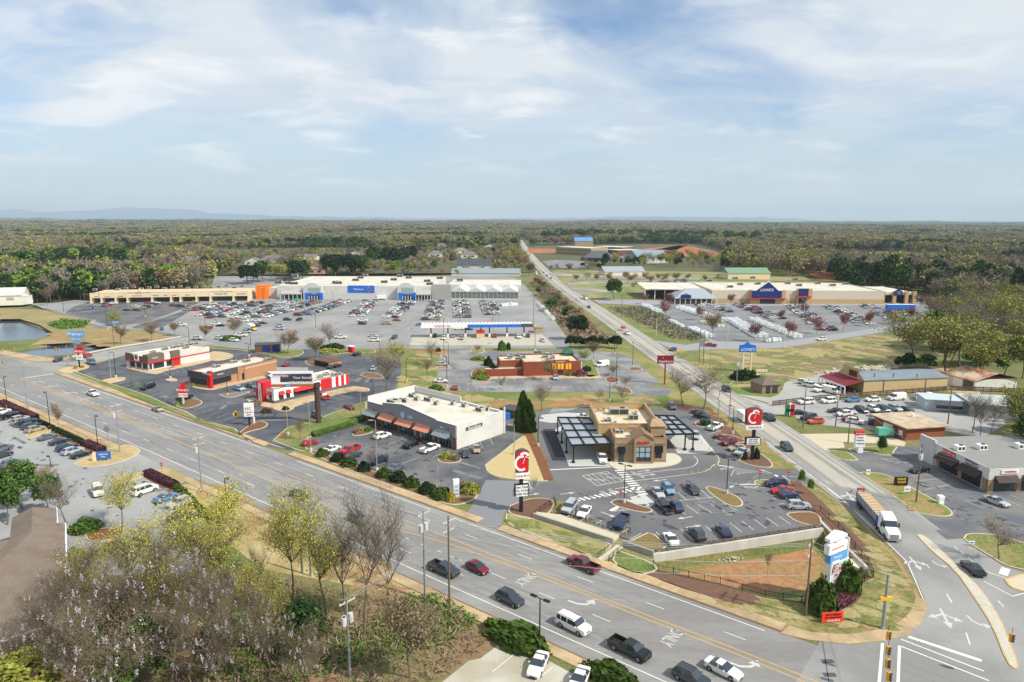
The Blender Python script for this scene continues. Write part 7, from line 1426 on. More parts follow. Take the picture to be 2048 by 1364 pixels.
for i,(x,y,yt,l)in enumerate(((1289,608,585,'red-leaved tree nearest the upper entrance'),(1333,636,600,'red-leaved tree by the first pallets'),(1340,612,585,'red-leaved tree behind the first pallets'),(1507,683,645,'red-leaved tree at the first lower island'),(1575,677,640,'red-leaved tree at the second lower island'),(1634,668,635,'red-leaved tree at the third lower island'),(1686,660,625,'red-leaved tree at the fourth lower island'),(1740,653,622,'red-leaved tree at the fifth lower island'),(1784,648,622,'red-leaved tree at the sixth lower island'),(1822,643,612,'red-leaved tree at the seventh lower island'),(1857,634,592,'red-leaved tree at the lot\'s right end'),(1562,643,618,'red-leaved tree in the middle of the car rows'),(1513,607,585,'red-leaved tree before the blue gable'),(1632,606,583,'red-leaved tree right of the second entrance'),(1682,604,585,'red-leaved tree before the yellow shed'),(1755,607,588,'red-leaved tree before the garden doors'),(1612,632,605,'red-leaved tree above the white pickup'),(1841,615,590,'red-leaved tree beside the garden center'),(1460,610,585,'red-leaved tree left of the blue gable'),(1403,640,612,'red-leaved tree among the pallets'))):
 tree('redt',(x,y),yt+4,l,gr,.9,1)
for i in range(7):tree('dark',(1142+i*15,697-(i%2)*2),672+(i%3)*2,['leftmost','second','third','middle','fifth','sixth','rightmost'][i]+' dark evergreen of the tall hedge above the grill','tall evergreen hedge trees',1.25,1)
rt_=random.Random(11)
WOOD={'bare':'bare grey tree in the woods ','budy':'yellow-green tree in the woods ','pine':'dark pine in the woods ','green':'green tree in the woods ','rustt':'rusty budding tree in the woods ','lime':'bright green tree in the woods ','bud':'budding tree in the woods ','dark':'dark evergreen in the woods ','yelt':'yellowish tree in the woods ','olivet':'olive tree in the woods ','ornp':'tan twiggy tree in the woods '}
def grove(px,n,mix,where,group,h0=11,h1=16,big=1,wide=(.8,1.2),gap=5):
 l=[tuple(p)for p in WP(px)];pts=[];xs,ys=[p[0]for p in l],[p[1]for p in l];k=0
 while len(pts)<n and k<n*60:
  k+=1;p=(rt_.uniform(min(xs),max(xs)),rt_.uniform(min(ys),max(ys)))
  if inside(p,l)and all((p[0]-q_[0])**2+(p[1]-q_[1])**2>gap*gap for q_ in pts):pts.append(p)
 for x,y in pts:
  kd=rt_.choice(mix);tcount[kd]=tcount.get(kd,0)+1;o=link(TNAME[kd],proto(kd,tcount[kd]%3,big,True),None,(x,y,0),rt_.uniform(0,6.28));s=rt_.uniform(h0,h1)/9.6;w_=s*rt_.uniform(*wide);o.scale=(w_,w_,s);tag(o,WOOD[kd]+where,'tree',group+', '+TNAME[kd].replace('_',' '))
grove([(1790,745),(1830,720),(1900,690),(1960,660),(2060,650),(2100,720),(2060,760),(1960,770),(1930,745)],42,['olivet','budy','budy','bud','bare','green','bare'],'behind the rusty shed','right woods behind the shed',12,18,2,(1.0,1.5),5)
grove([(1840,700),(1900,640),(1900,600),(2100,610),(2100,690),(1960,665)],50,['bare','pine','budy','pine','dark','bare','bud'],'right of the hardware store lot','right woods by the hardware lot',12,19,2,(.9,1.3),6)
grove([(1895,870),(1990,850),(2100,840),(2100,950),(2000,890),(1930,890)],12,['bare','bare','green','budy'],'behind the corner strip mall','woods behind the strip mall',6,13,2,(.8,1.1),4)
grove([(1700,590),(1660,572),(1655,555),(1740,550),(1850,570),(2100,600),(2100,640),(1900,600),(1840,590)],70,['pine','pine','pine','dark','pine','bare'],'behind the hardware store','pine woods behind the hardware store',18,25,1,(.8,1.1),7)
grove([(1780,742),(1850,745),(1925,748),(1900,736),(1800,732)],3,['dark','green'],'beside the rubble piles','bushy trees by the rubble',5,7,1,(1.2,1.5),5)
grove([(120,603),(130,588),(190,586),(390,578),(385,562),(130,566)],60,['bare','bare','bare','bare','pine','ornp'],'right behind the cream shop row','woods behind the shop row',11,16,1,(.8,1.1),7)
grove([(0,598),(60,600),(120,604),(125,580),(60,570),(0,575)],16,['green','pine','bud','ornp','budy'],'beside the white warehouse','trees by the warehouse',9,16,1,(.9,1.2),8)
grove([(480,572),(520,556),(600,553),(620,560),(540,566)],16,['green','bare','dark','bud'],'left behind the big store','trees left behind the big store',14,20,1,(1,1.3),7)
grove([(652,551),(730,551),(738,544),(650,544)],14,['dark','dark','pine'],'in the left evergreen block','left evergreen block',17,20,1,(1,1.2),6)
grove([(735,534),(825,532),(825,524),(738,525)],16,['dark','dark','pine'],'in the evergreen screen above the store','evergreen screen',19,22,1,(.9,1.1),7)
grove([(860,555),(1030,551),(1030,545),(870,548)],12,['bare','bare','ornp'],'behind the storage building','bare trees behind the storage building',6,9,1,(1,1.3),9)
grove([(1060,580),(1080,600),(1110,640),(1140,660),(1160,655),(1120,605),(1085,570),(1070,565)],26,['bare','ornp','ornp','green'],'on the strip left of the side road','strip trees by the side road',4,8,1,(1.2,1.7),5)
grove([(1195,530),(1330,535),(1480,545),(1560,548),(1660,556),(1640,530),(1500,520),(1380,520)],120,['bare','budy','bare','pine','dark','bud'],'between the school and the green-roofed barn','trees by the green barn',9,15,1,(.8,1.2),10)
grove([(1090,542),(1200,548),(1210,530),(1170,528),(1160,538),(1095,538)],14,['bare','rustt','dark'],'before the slate-roofed hall','trees before the slate-roofed hall',5,9,1,(1,1.3),9)
grove([(1182,532),(1290,532),(1290,529),(1182,529)],14,['dark','pine'],'in the conifer row by the white gym','conifer row by the gym',7,9,1,(.6,.8),8)
grove([(1140,566),(1240,568),(1440,566),(1440,561),(1150,560)],20,['bare','ornp','rustt'],'along the far cross road','trees along the far cross road',5,8,1,(1,1.3),9)
grove([(1260,582),(1330,580),(1395,574),(1380,568),(1270,574)],8,['redt' if 0 else 'bare','ornp'],'before the lumber canopy','trees before the lumber canopy',5,8,1,(1,1.3),7)
grove([(1000,535),(1045,545),(1062,560),(1050,520),(1030,500),(1000,505)],22,['rustt','bare','budy','rustt'],'left of the far side road','trees left of the far side road',12,18,1,(.9,1.2),9)
# the far woods: one object per wood kind, trees instanced on points
TREEOBJ=[]
def far_object(kind,seed,px,label):
 p=P(*px);o=link(TNAME[kind],proto(kind,seed,0,True),None,(p.x,p.y,0),.3);s=1.7;o.scale=(s,)*3;tag(o,label,'tree');return o
fo=[far_object(k,i,(x,y),l)for i,(k,x,y,l)in enumerate((('bare',412,556,'grey bare tree at the meadow edge left of the orange bay'),('pine',436,552,'single pine behind the store\'s left corner'),('budy',455,548,'yellow-green tree beyond the store\'s left corner'),('green',380,546,'green tree at the far meadow edge'),('rustt',468,540,'rusty budding tree beyond the store'),('bud',350,543,'budding tree at the far meadow'),('ornp',395,540,'tan twiggy tree at the far meadow'),('lime',330,540,'bright green tree at the far meadow')))]
HOLES=[]
for o in list(COL.objects):
 if o.name.split('.')[0]in('house','farmhouse','school_building','metal_gym','slate_roofed_hall','long_hall','green_roofed_barn','dark_roofed_church','storage_building'):HOLES.append((o.location.x+8,o.location.y+5,17 if 'house' in o.name else 42))
OPEN=[[tuple(p)for p in WP(l)]for l in([(1040,430+30),(1070,470),(1075,500),(1120,540),(1010,540),(1030,500)]if 0 else[(1030,476),(1052,476),(1075,505),(1140,560),(1120,575),(1050,545),(1038,505)],[(1050,492),(1110,490),(1300,488),(1400,489),(1470,510),(1440,540),(1560,552),(1690,560),(1690,565),(1840,590),(1850,640),(1700,800),(1200,700),(1100,560),(1060,520)],walmart,lowes,[(60,565),(70,530),(330,526),(345,556),(200,564)],[(742,542),(742,528),(820,526),(820,536)],[(-500,650),(-500,600),(90,604),(180,600),(390,588),(420,575),(428,552),(520,553),(560,558),(1060,550),(1076,562),(1260,710),(1060,720),(400,690)],[(1060,556),(1650,556),(1700,578),(1850,592),(1905,620),(1900,720),(1100,720)])]
def woods(name,label,seed,y0,y1,step,weights,hs,wide,xs=(-300,2350),skip=0):
 r_=random.Random(seed);pts,idx,rot,sc=[],[],[],[];Ya,Yb=P(1024,y0).y,P(1024,y1).y;Y=Ya;rowi=0
 while Y<Yb:
  st=step*(1+(Y-Ya)/(Yb-Ya)*.6);hw=Y*.83+20;X=-hw
  while X<hw:
   x,y=X+r_.uniform(-.45,.45)*st,Y+r_.uniform(-.45,.45)*st;X+=st
   if any(inside((x,y),l)for l in OPEN)or any((x-a)**2+(y-b2)**2<c*c or(abs(x-a-(y-b2)*a/b2)<c*.75 and-c*9<y-b2<0)for a,b2,c in HOLES):continue
   if abs(x-25)<16 and y<2000:continue
   lowz=y<1400 and-.44*y<x<.012*y
   if lowz and r_.random()<.5:continue
   n=noise.noise(Vector((x/160+seed,y/300,0)));n2=noise.noise(Vector((x/380,y/500,4+seed)))
   if n2<-.24 and r_.random()<.95 and y<3500:continue
   w_=[a*(1+max(-.97,k_*n*5))for a,k_ in weights]
   idx.append(r_.choices(range(8),w_)[0]);pts.append((x,y,max(0,HZ_(x,y))));s=r_.uniform(*hs)/9.6*(1+.3*n2)*(.6 if lowz else 1);rot.append((0,0,r_.uniform(0,6.28)));sc.append((s*wide*r_.uniform(.8,1.25),s*wide*r_.uniform(.8,1.25),s))
  Y+=st
 me=bpy.data.meshes.new(name);me.vertices.add(len(pts));me.vertices.foreach_set('co',np.array(pts,float).reshape(-1))
 for nm_,ty,da,key in(('pk','INT',idx,'value'),('rt','FLOAT_VECTOR',rot,'vector'),('sc','FLOAT_VECTOR',sc,'vector')):
  at=me.attributes.new(nm_,ty,'POINT');at.data.foreach_set(key,np.array(da,int if ty=='INT' else float).reshape(-1))
 o=tag(link(name,me),label,None,None,'stuff')
 ng=bpy.data.node_groups.new(name,'GeometryNodeTree');ng.interface.new_socket('Geometry',in_out='INPUT',socket_type='NodeSocketGeometry');ng.interface.new_socket('Geometry',in_out='OUTPUT',socket_type='NodeSocketGeometry')
 gi,go_=ng.nodes.new('NodeGroupInput'),ng.nodes.new('NodeGroupOutput');iop=ng.nodes.new('GeometryNodeInstanceOnPoints');jn=ng.nodes.new('GeometryNodeGeometryToInstance')
 for f in fo[::-1]:
  oi=ng.nodes.new('GeometryNodeObjectInfo');oi.inputs['Object'].default_value=f;oi.transform_space='ORIGINAL';ng.links.new(oi.outputs['Geometry'],jn.inputs[0])
 ng.links.new(gi.outputs[0],iop.inputs['Points']);ng.links.new(jn.outputs[0],iop.inputs['Instance']);iop.inputs['Pick Instance'].default_value=True
 for nm_,ty,sk in(('pk','INT','Instance Index'),('rt','FLOAT_VECTOR','Rotation'),('sc','FLOAT_VECTOR','Scale')):
  na=ng.nodes.new('GeometryNodeInputNamedAttribute');na.data_type=ty;na.inputs['Name'].default_value=nm_;ng.links.new(na.outputs[0],iop.inputs[sk])
 ng.links.new(iop.outputs[0],go_.inputs[0]);md=o.modifiers.new('trees','NODES');md.node_group=ng;print(name,len(pts));return o
WT=[(3.2,.5),(3.2,-1),(1.6,.8),(.9,-.5),(.5,1),(2.0,.6),(1.4,.6),(1.0,-.3)]
woods('woodland','mixed spring woods beyond the shops',1,625,500,9.5,WT,(12,19),1.0)
woods('woodland','mixed woods in the middle distance',2,500,470,13,[(3.4,.4),(3.4,-1),(1.2,.8),(.8,0),(.4,1),(1.8,.4),(1.2,.6),(.9,.2)],(13,20),1.35)
woods('woodland','distant woods to the horizon',3,470,452.5,24,[(3.2,.5),(4.0,-1),(.8,.8),(.6,0),(.3,1),(1.6,.4),(1.2,.6),(.6,.2)],(14,22),2.1)
woods('woodland','farthest woods below the horizon',4,452.5,446,62,[(3,.5),(3.4,-1),(1,.8),(.6,0),(.3,1),(1.4,.4),(1.2,.6),(.5,.2)],(15,26),5)
gfar=G('woodland_floor',[(-900,560),(90,556),(400,550),(1050,545),(1100,540),(1700,560),(2100,590),(2900,600),(2600,452),(-600,452)],mat('forest_floor',(98,94,66),1,.3,.02,rgb2=(82,90,54),scale2=.006),.008)
grove([(1085,486),(1300,484),(1520,494),(1520,480),(1300,472),(1090,474)],190,['pine','pine','dark','pine'],'in the pine wall behind the school','pine wall behind the school',22,28,1,(.9,1.3),16)
# horizon ridges, distance haze painted in as a blue base colour
def ridge(name,Y,prof,seed,m):
 mb=MB();pts=[]
 n=260;x0,x1=-300,2350
 for k in range(n+1):
  px=x0+(x1-x0)*k/n
  for a,b_ in zip(prof,prof[1:]):
   if a[0]<=px<=b_[0]:
    t=(px-a[0])/(b_[0]-a[0]);t=t*t*(3-2*t);top=a[1]+(b_[1]-a[1])*t
  top+=noise.noise(Vector((px/34,seed,0)))*2.2+noise.noise(Vector((px/11,seed,3)))*.8
  hh=max(4,(440.5+(px-1024)*.0029-top)/1365*Y+HC);X=(px-1024)/1365*Y
  pts.append((X,hh))
 for(a,h1),(b_,h2)in zip(pts,pts[1:]):
  mb.face([(a,Y-2600,0),(b_,Y-2600,0),(b_,Y,h2),(a,Y,h1)]);mb.face([(a,Y,h1),(b_,Y,h2),(b_,Y+1500,0),(a,Y+1500,0)])
 o=mb.obj(name,m,smooth=True);o['kind']='structure'
mr_=mat('ridge_haze_blue',(62,96,132),1,.15,.0006)
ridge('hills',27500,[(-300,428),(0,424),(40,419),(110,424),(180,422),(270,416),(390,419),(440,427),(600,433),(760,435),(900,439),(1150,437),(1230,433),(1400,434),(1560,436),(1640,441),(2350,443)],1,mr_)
ridge('hills',23500,[(-300,434),(0,429),(60,431),(120,429),(220,434),(280,430),(360,435),(500,430),(560,435),(700,436),(820,437),(1000,437),(1180,436),(1250,434),(1340,434),(1500,436),(1620,441),(2350,444)],5,mat('ridge_near_haze',(72,104,134),1,.15,.0006))
# poles, lamps, signs, walls, fences, odd vehicles
def top(px,yt):return hgt(px[0],px[1],yt)
def wpole(px,xt,yt,label,arms=(),cans=0,m=m_wood,r=.17,group='utility poles along the roads',ang=HR+PI/2):
 p=P(*px);h=top(px,yt);lean=(P(xt,px[1],0).x-p.x)*0;t=thing('utility_pole',label,'utility pole',(p.x,p.y,0),0,group)
 mb=MB();mb.tube((0,0,0),(lean,0,h),r,r*.62,n=8);mb.obj('pole',m,t);d=Vector((math.cos(ang),math.sin(ang),0))
 for za in arms:
  mb=MB();mb.beam(-d*1.2+Vector((0,.2,h-za)),d*1.2+Vector((0,.2,h-za)),.12,.14);ar=mb.obj('crossarm',mat('crossarm',(190,184,172),.8,.1,2),t)
  for k in(-1.1,-.45,.45,1.1):mb=MB();q_=d*k+Vector((0,.2,h-za));mb.tube(q_,q_+Vector((0,0,.3)),.06,n=6);mb.obj('insulator',m_lgrey,ar)
 for k in range(cans):q_=d*(.5 if k%2 else-.5)+Vector((0,-.2*(k>1),h-3.2));mb=MB();mb.tube(q_,q_+Vector((0,0,1.1)),.3,n=10);mb.obj('transformer',m_lgrey,t)
 return Vector((p.x,p.y,h))
TOPS={}
for k,px,xt,yt,lb,ar,cn,m_ in(('A',(57,826),44,733,'slim grey pole at the left edge of the main road',(),0,m_metalp),('B',(240,905),231,809,'grey pole with white crossarms on the near verge of the main road, left one',(.3,1.8),1,m_metalp),('C',(404,984),393,874,'grey pole with two crossarms near the stop sign',(.3,1.6),1,m_metalp),('D',(850,1198),841,1021,'tall pole with double crossarms and transformers left of the wooden pole',(.6,2.2),2,m_metalp),('E',(899,1215),894,1032,'tall wooden pole in front of the dark grey pickup',(.9,2.3),0,m_wood),('F',(1611,1233),1629,1078,'weathered wooden pole left of the plaza pylon',(.8,2.4),0,m_wood),('H',(700,1354),690,1198,'pole with three transformers among the near trees',(.5,),3,m_metalp),('I',(1832,1005),1838,888,'wooden pole with two transformers in front of the corner strip mall',(1.0,),2,m_wood),('J',(1696,886),1700,833,'short pole beside the white pylon sign',(),0,m_wood),('K',(1671,853),1677,775,'wooden pole in the used car lot',(),1,m_wood),('L',(1606,855),1612,775,'wooden pole right of the green and red sign',(),0,m_wood),('M',(1895,852),1902,775,'wooden pole by the pale workshop',(),1,m_wood),('N',(1436,845),1443,777,'pole with transformers left of its twin by the bare trees',(.3,),2,m_metalp),('O',(1458,845),1466,765,'taller plain pole by the bare trees',(.3,),0,m_metalp),('Q',(1398,725),1402,655,'left wooden pole of the pair by the store entrance',(),0,m_wood),('Rr',(1406,730),1411,662,'right wooden pole of the pair by the store entrance',(.3,),0,m_wood),('S',(1420,742),1424,697,'short pole right of the pair by the store entrance',(),0,m_metalp),('T',(1473,770),1478,713,'pole with transformers beside the hardware store pylon',(.3,),2,m_metalp),('U',(1243,631),1243,585,'pole on the verge of the side road',(),0,m_wood),('V',(1312,672),1314,637,'pale pole in the ditch grass',(),0,m_lgrey),('X',(95,718),91,675,'grey pole at the pond corner',(),0,m_metalp),('Y',(137,733),131,690,'grey pole at the left junction corner',(),0,m_metalp),('Z',(222,757),215,700,'grey pole on the kerb island of the roast beef lot',(),0,m_metalp),('W',(264,776),259,716,'wooden pole by the green utility box',(),0,m_wood)):
 TOPS[k]=wpole(px,xt,yt,lb,ar,cn,m_)
p=P(1765,1258);t=thing('signal_pole','grey steel signal pole on the grass corner','signal pole',(p.x,p.y,0));h=top((1765,1258),1149)
mb=MB();mb.tube((0,0,0),(0,0,h),.24,.17,n=10);mb.tube((0,0,0),(0,0,.3),.4,n=8);mb.obj('pole',m_steel,t);mb=MB();mb.box(-.8,-.2,4.4,.8,.2,4.9);mb.obj('pedestrian_signal',m_ypost,t);TOPS['G']=Vector((p.x,p.y,h))
def wire(a,b_,sag,label,n=12,off=(0,)):
 mb=MB()
 for o_ in off:
  pr_=None
  for k in range(n+1):
   t_=k/n;q_=a.lerp(b_,t_)+Vector((o_*.7,o_*.5,-sag*4*t_*(1-t_)+(0 if o_ else 0)))
   if pr_ is not None:mb.tube(pr_,q_,.026,n=3,cap=False)
   pr_=q_
 tag(mb.obj('power_line',mat('wire',(176,176,172),.5,0)),label,'power line')
TD,TE,TF_=TOPS['D'],TOPS['E'],TOPS['F'];dn=lambda v,k:v-Vector((0,0,k))
wire(dn(TE,.9),dn(TF_,.8),1.6,'upper wires from the wooden pole to the weathered pole',off=(-1,0,1));wire(dn(TE,3),dn(TF_,3.2),1.6,'middle wires from the wooden pole to the weathered pole',off=(0,));wire(dn(TE,5),dn(TF_,5.5),1.4,'lowest wire from the wooden pole to the weathered pole')
wire(TOPS['H'],dn(TE,1),.8,'wires from the transformer pole up to the wooden pole',off=(-1,0,1));wire(dn(TD,.6),dn(TOPS['C'],.3),1.5,'wires along the near verge between the double crossarm poles',off=(-1,1));wire(dn(TOPS['C'],.3),dn(TOPS['B'],.3),1.4,'wires between the two left crossarm poles',off=(-1,1));wire(TD,dn(TE,.9),.2,'short wires between the two tall near poles',off=(-1,1))
wire(dn(TF_,.8),Vector((75,60,12)),1,'wires leaving the frame at the lower right',off=(-1,1));wire(dn(TOPS['I'],1),Vector((110,90,12)),1,'wires leaving the frame from the strip mall pole',off=(-1,1));wire(dn(TOPS['I'],1),TOPS['K'],1,'wires from the strip mall pole to the used car lot')
p2_=Vector((46,66,8));wire(dn(TOPS['G'],.4),p2_,.4,'span wire carrying the traffic signals');
def signal(px,z,label,ang=0):
 p=P(*px,z);t=thing('traffic_signal',label,'traffic signal',tuple(p),ang,'traffic signals');mb=MB();mb.box(-.22,-.15,-.55,.22,.15,.55);mb.obj('housing',mat('signal_yellow',(222,160,40),.6,.05,1),t)
 for k in range(3):mb=MB();mb.tube((0,-.15,.36-k*.36),(0,-.36,.36-k*.36),.15,n=8);mb.obj('lens',m_dgrey,t)
 mb=MB();mb.tube((0,0,.5),(0,0,1.3),.03,n=5);mb.obj('hanger',m_blk,t)
for px,z,a,l in(((1776,1270),6,.8,'yellow traffic signal nearest the grass corner'),((1776,1300),6,.4,'yellow traffic signal second from the grass corner'),((1775,1326),6,.4,'yellow traffic signal third from the grass corner'),((1777,1352),6,.6,'yellow traffic signal at the bottom edge'),((2023,1275),6,.3,'yellow traffic signal over the median tip'),((4,700),6,0,'traffic signal at the left frame edge by the pond'),((27,697),6,0,'second traffic signal from the left by the pond'),((6,724),6,.5,'traffic signal low at the left edge'),((111,698),6,0,'traffic signal before the small pond, left of two'),((117,699),6,0,'traffic signal before the small pond, right of two')):signal(px,z,l,a)
def lamp(px,yt,label,heads=1,base='grey',group='lamp posts',m=None,ang=PI):
 p=P(*px);h=top(px,yt);t=thing('lamp_post',label,'lamp post',(p.x,p.y,0),ang,group);m=m or m_blk
 mb=MB();mb.tube((0,0,.5),(0,0,h),.11,.08,n=6);mb.obj('pole',m,t);mb=MB();mb.tube((0,0,0),(0,0,.9),.34,n=10);mb.obj('base',m_ypost if base=='yellow' else m_lgrey,t)
 for k in range(heads):s=1 if k==0 else-1;mb=MB();mb.beam((0,0,h),(s*1.1,0,h+.05),.08);mb.box(min(s*.6,s*1.5),-.22,h-.02,max(s*.6,s*1.5),.22,h+.14);mb.obj('lamp_head',m,t)
for i,(px,yt,hd,bs,l)in enumerate((((15,816),753,1,'g','black lamp post by the first reddish hedge'),((101,858),786,1,'g','black lamp post by the dotted bush row'),((197,903),831,1,'g','black lamp post above the blue sign'),((103,945),915,1,'g','short black lamp post inside the near lot'),((455,1036),955,1,'g','black lamp post above the tall yellow-green tree'),((1079,1302),1197,2,'g','dark lamp post beside the long hedge'),((1248,1006),930,2,'g','black twin lamp post by the crossing'),((1453,988),918,2,'g','black lamp post on the green-brown kerb island'),((1076,893),835,1,'g','black lamp post left of the left canopy'),((1232,775),718,1,'g','lamp post on the grill lot edge'),((1265,735),686,1,'g','lamp post on the small grill lot island'),((1229,708),661,1,'g','lamp post at the upper edge of the grill lot'),((1219,803),763,1,'g','dark pole behind the tan restaurant'),((1465,868),813,1,'g','lamp post behind the tall chicken sign'),((128,629),588,1,'yellow','lot lamp with yellow base on the bank edge, upper'),((215,659),612,1,'yellow','lot lamp with yellow base below the mulch island'),((229,697),655,1,'yellow','lot lamp with yellow base on the pond road'),((291,633),601,1,'yellow','lot lamp with yellow base in the dark lot'),((200,613),575,1,'yellow','lot lamp before the left shops'),((632,660),625,1,'yellow','lot lamp with yellow base in the open lot'),((888,719),637,1,'yellow','tall lot lamp before the fuel canopy'),((760,713),673,1,'yellow','lamp with yellow base on the lawn edge'),((813,763),717,1,'yellow','lamp with yellow base on the lawn'),((894,774),714,1,'g','black lamp post by the white sedan'),((897,735),684,1,'g','black lamp post by the silver hatchback'),((411,660),632,1,'yellow','lot lamp by the dark red pickup'),((527,605),576,1,'yellow','lot lamp by the orange bay'),((667,622),585,1,'yellow','lot lamp between the row ends'),((858,628),596,1,'yellow','lot lamp in the sixth double row'),((1067,653),590,1,'g','lot lamp at the right lot edge'),((1070,700),655,1,'g','lamp right of the fuel kiosk'),((379,689),655,1,'g','lamp by the first white SUV'),((502,700),664,1,'g','lamp by the service block'),((498,713),688,2,'g','lamp beside the roast beef drive'),((232,755),705,1,'g','lamp on the tan kerb island'),((341,757),735,1,'g','lamp on the small round island'),((455,791),760,1,'yellow','lamp on the hatched triangle'),((747,803),763,1,'g','lamp beside the big bare oak'),((1454,700),640,1,'yellow','pale lamp at the store road, left'),((1567,697),655,1,'yellow','pale lamp at the store road, middle'),((1605,663),600,1,'yellow','pale lamp in the hardware lot'),((1655,640),598,1,'yellow','pale lamp in the middle of the hardware lot'),((1827,656),622,1,'yellow','pale lamp at the store road, right'),((1209,605),590,1,'yellow','lamp with yellow base at the upper crossing'))):
 pl_=px[0]>1440 and px[1]<701;lamp(px,yt,l,hd,bs,'lamp posts',m_lgrey if pl_ else None,HR+(PI if i%2 else 0)if px[1]>800 else rnd.uniform(0,6))
mw_=mat('pole_tan',(168,148,116),.8,.1,2)
for px,yt,l in(((622,903),806,'tan wooden lamp pole left in the phone shop lot'),((754,943),841,'tan wooden lamp pole in the middle of the phone shop lot'),((722,834),780,'tan wooden pole on the grass strip'),((944,814),762,'tan wooden pole behind the plaza roof'),((576,871),812,'wooden pole at the grass tip of the chicken shop'),((1028,910),850,'tan pole by the big cypress')):lamp(px,yt,l,1,'g','wooden lamp poles',mw_)
# signs
def sign(name,label,px,panels,posts,ang=0,thick=.35,yo=0):
 """panels: (x0,y0,x1,y1,material,[(text,cx,cy,h,material)...]) in photo pixels at the sign's own distance"""
 p=P(*px);t=thing(name,label,'sign',(p.x,p.y,0),ang);o=Vector((p.x,p.y,0));R_=Matrix.Rotation(-ang,3,'Z')
 def at(x,y,yo=0):e,d=R_@(EYE-o),R_@ray(x,y);k=(yo-e.y)/d.y;q_=e+d*k;return q_.x,q_.z
 for x0,y0,x1,y1,m,tx in panels:
  a,zt=at(x0,y0);b_,zb=at(x1,y1);zt=at((x0+x1)/2,y0)[1];zb=at((x0+x1)/2,y1)[1];mb=MB();mb.box(a,-thick/2,zb,b_,thick/2,zt);pn=mb.obj('panel',m,t)
  for k_,(s,cx,cy,hpx,mm)in enumerate(tx):
   x,z=at(cx,cy);z2=at(cx,cy-hpx)[1];text(s,(z2-z)/.7,mm,pn,(x,-thick/2-.03,z))
 for x,w_,m in posts:
  xx,_=at(x,px[1]);mb=MB();zb=at(x,panels[-1][1])[1]if len(panels)==1 else max(at(q_[0],q_[1])[1]for q_ in panels)-.3;mb.box(xx-w_/2,-thick/2+.06,0,xx+w_/2,-thick/2+.06+w_,zb-.1 if len(panels)>1 else(at(x,(panels[0][1]+panels[0][3])/2)[1]));mb.obj('post',m,t)
 return t,at
def chick(px,r,board,lb,ang,post):
 x0,y0,x1,y1=r;ym=y0+(y1-y0)*.78
 t,at=sign('pylon_sign',lb,px,[(x0,ym,x1,y1,m_sw,[('Chick-fil-A',(x0+x1)/2,(ym+y1)/2+.5,4.2,m_red)]),(*board,m_blk,[])],[],ang,.9)
 xa,zt=at(x0+2,y0);xb,_=at(x1-2,y0);zb=at((x0+x1)/2,ym)[1];zt=at((x0+x1)/2,y0)[1];xm=(xa+xb)/2
 mb=MB();arc=[(xa,zb),(xb,zb),(xb+.1,zt-.5),(xb*.5+xm*.5,zt-.08),(xm,zt),(xa*.5+xm*.5,zt-.08),(xa-.1,zt-.5)];mb.prof(arc,-.5,.5,0);mb.obj('crown_box',m_dgrey,t)
 sc=lambda k:[(xm+(x-xm)*k,(zb+zt)/2+(z-(zb+zt)/2)*k)for x,z in arc];mb=MB();mb.prof(sc(.92),-.56,-.5);rd=mb.obj('red_face',m_red,t)
 H_=zt-zb;cx,cz=xm-.05*H_,zb+H_*.42;mb=MB();n=16;pr_=None
 for k in range(n+1):
  a=R(70)+R(235)*k/n;q_=Vector((cx+.26*H_*math.cos(a),-.6,cz+.3*H_*math.sin(a)))
  if pr_ is not None:mb.beam(pr_,q_,.08,.1*H_)
  pr_=q_
 for dx,dz in((.0,.40),(.10,.44),(.2,.42),(.27,.36)):mb.tube((cx+dx*H_,-.64,cz+dz*H_),(cx+dx*H_,-.56,cz+dz*H_),.058*H_,n=8)
 mb.beam((cx+.16*H_,-.6,cz+.3*H_),(cx+.33*H_,-.6,cz+.2*H_),.07*H_,.08);mb.beam((cx+.05*H_,-.6,cz-.02*H_),(cx+.16*H_,-.6,cz+.26*H_),.05*H_,.08);mb.obj('script_emblem',m_sw,rd)
 bx0,by0,bx1,by1=board;a,z1=at(bx0+1.5,by0+1.5);b_,z0=at(bx1-1.5,by1-1.5);mb=MB();mb.box(a,-.5,min(z0,z1),b_,-.46,max(z0,z1));wf=mb.obj('letter_board',m_sw,t)
 for k,s in enumerate(('JOIN TEAM','CFA TOGO','ORDER NOW')):text(s,abs(z1-z0)*.27,m_blk,wf,((a+b_)/2,-.53,max(z0,z1)-abs(z1-z0)*(.2+.3*k)))
 mb=MB();x,_=at(post,px[1]);zt2=at(post,ym)[1];mb.box(x-.33,-.3,0,x+.33,.3,zt2);mb.obj('post',m_blk,t)
chick((1042,1024),(1030,898,1058,956),(1029,968,1056,991),'tall red script pylon sign at the plaza driveway, nearer one',.22,1042)
chick((1504,920),(1491,815,1525,858),(1491,874,1519,890),'tall red script pylon sign beside the side road, farther one',.05,1504)
a_=mh((1655,1178),(1700,1150))*0+.55
t,at=sign('plaza_pylon','tall multi-tenant plaza pylon on the grass corner',(1665,1182),[(1655,1084,1688,1102,m_sw,[('ANDERSON STATION',1671,1093,2.6,m_orangeb)]),(1657,1103,1688,1119,mat('sign_sky',(92,156,210),.5,.05,1),[("Walmart",1670,1111,4.5,m_sw)]),(1658,1120,1687,1172,m_sw,[])],[(1661,.35,m_lgrey),(1684,.35,m_lgrey)],a_,.9)
cols_=[m_sw,mat('mint',(150,206,180),.6,0),mat('panel_brown',(120,40,30),.6,0),m_red,m_sw,mat('panel_pink',(214,60,130),.6,0),m_sw,m_blk,mat('panel_cream',(222,222,150),.6,0),m_sw]
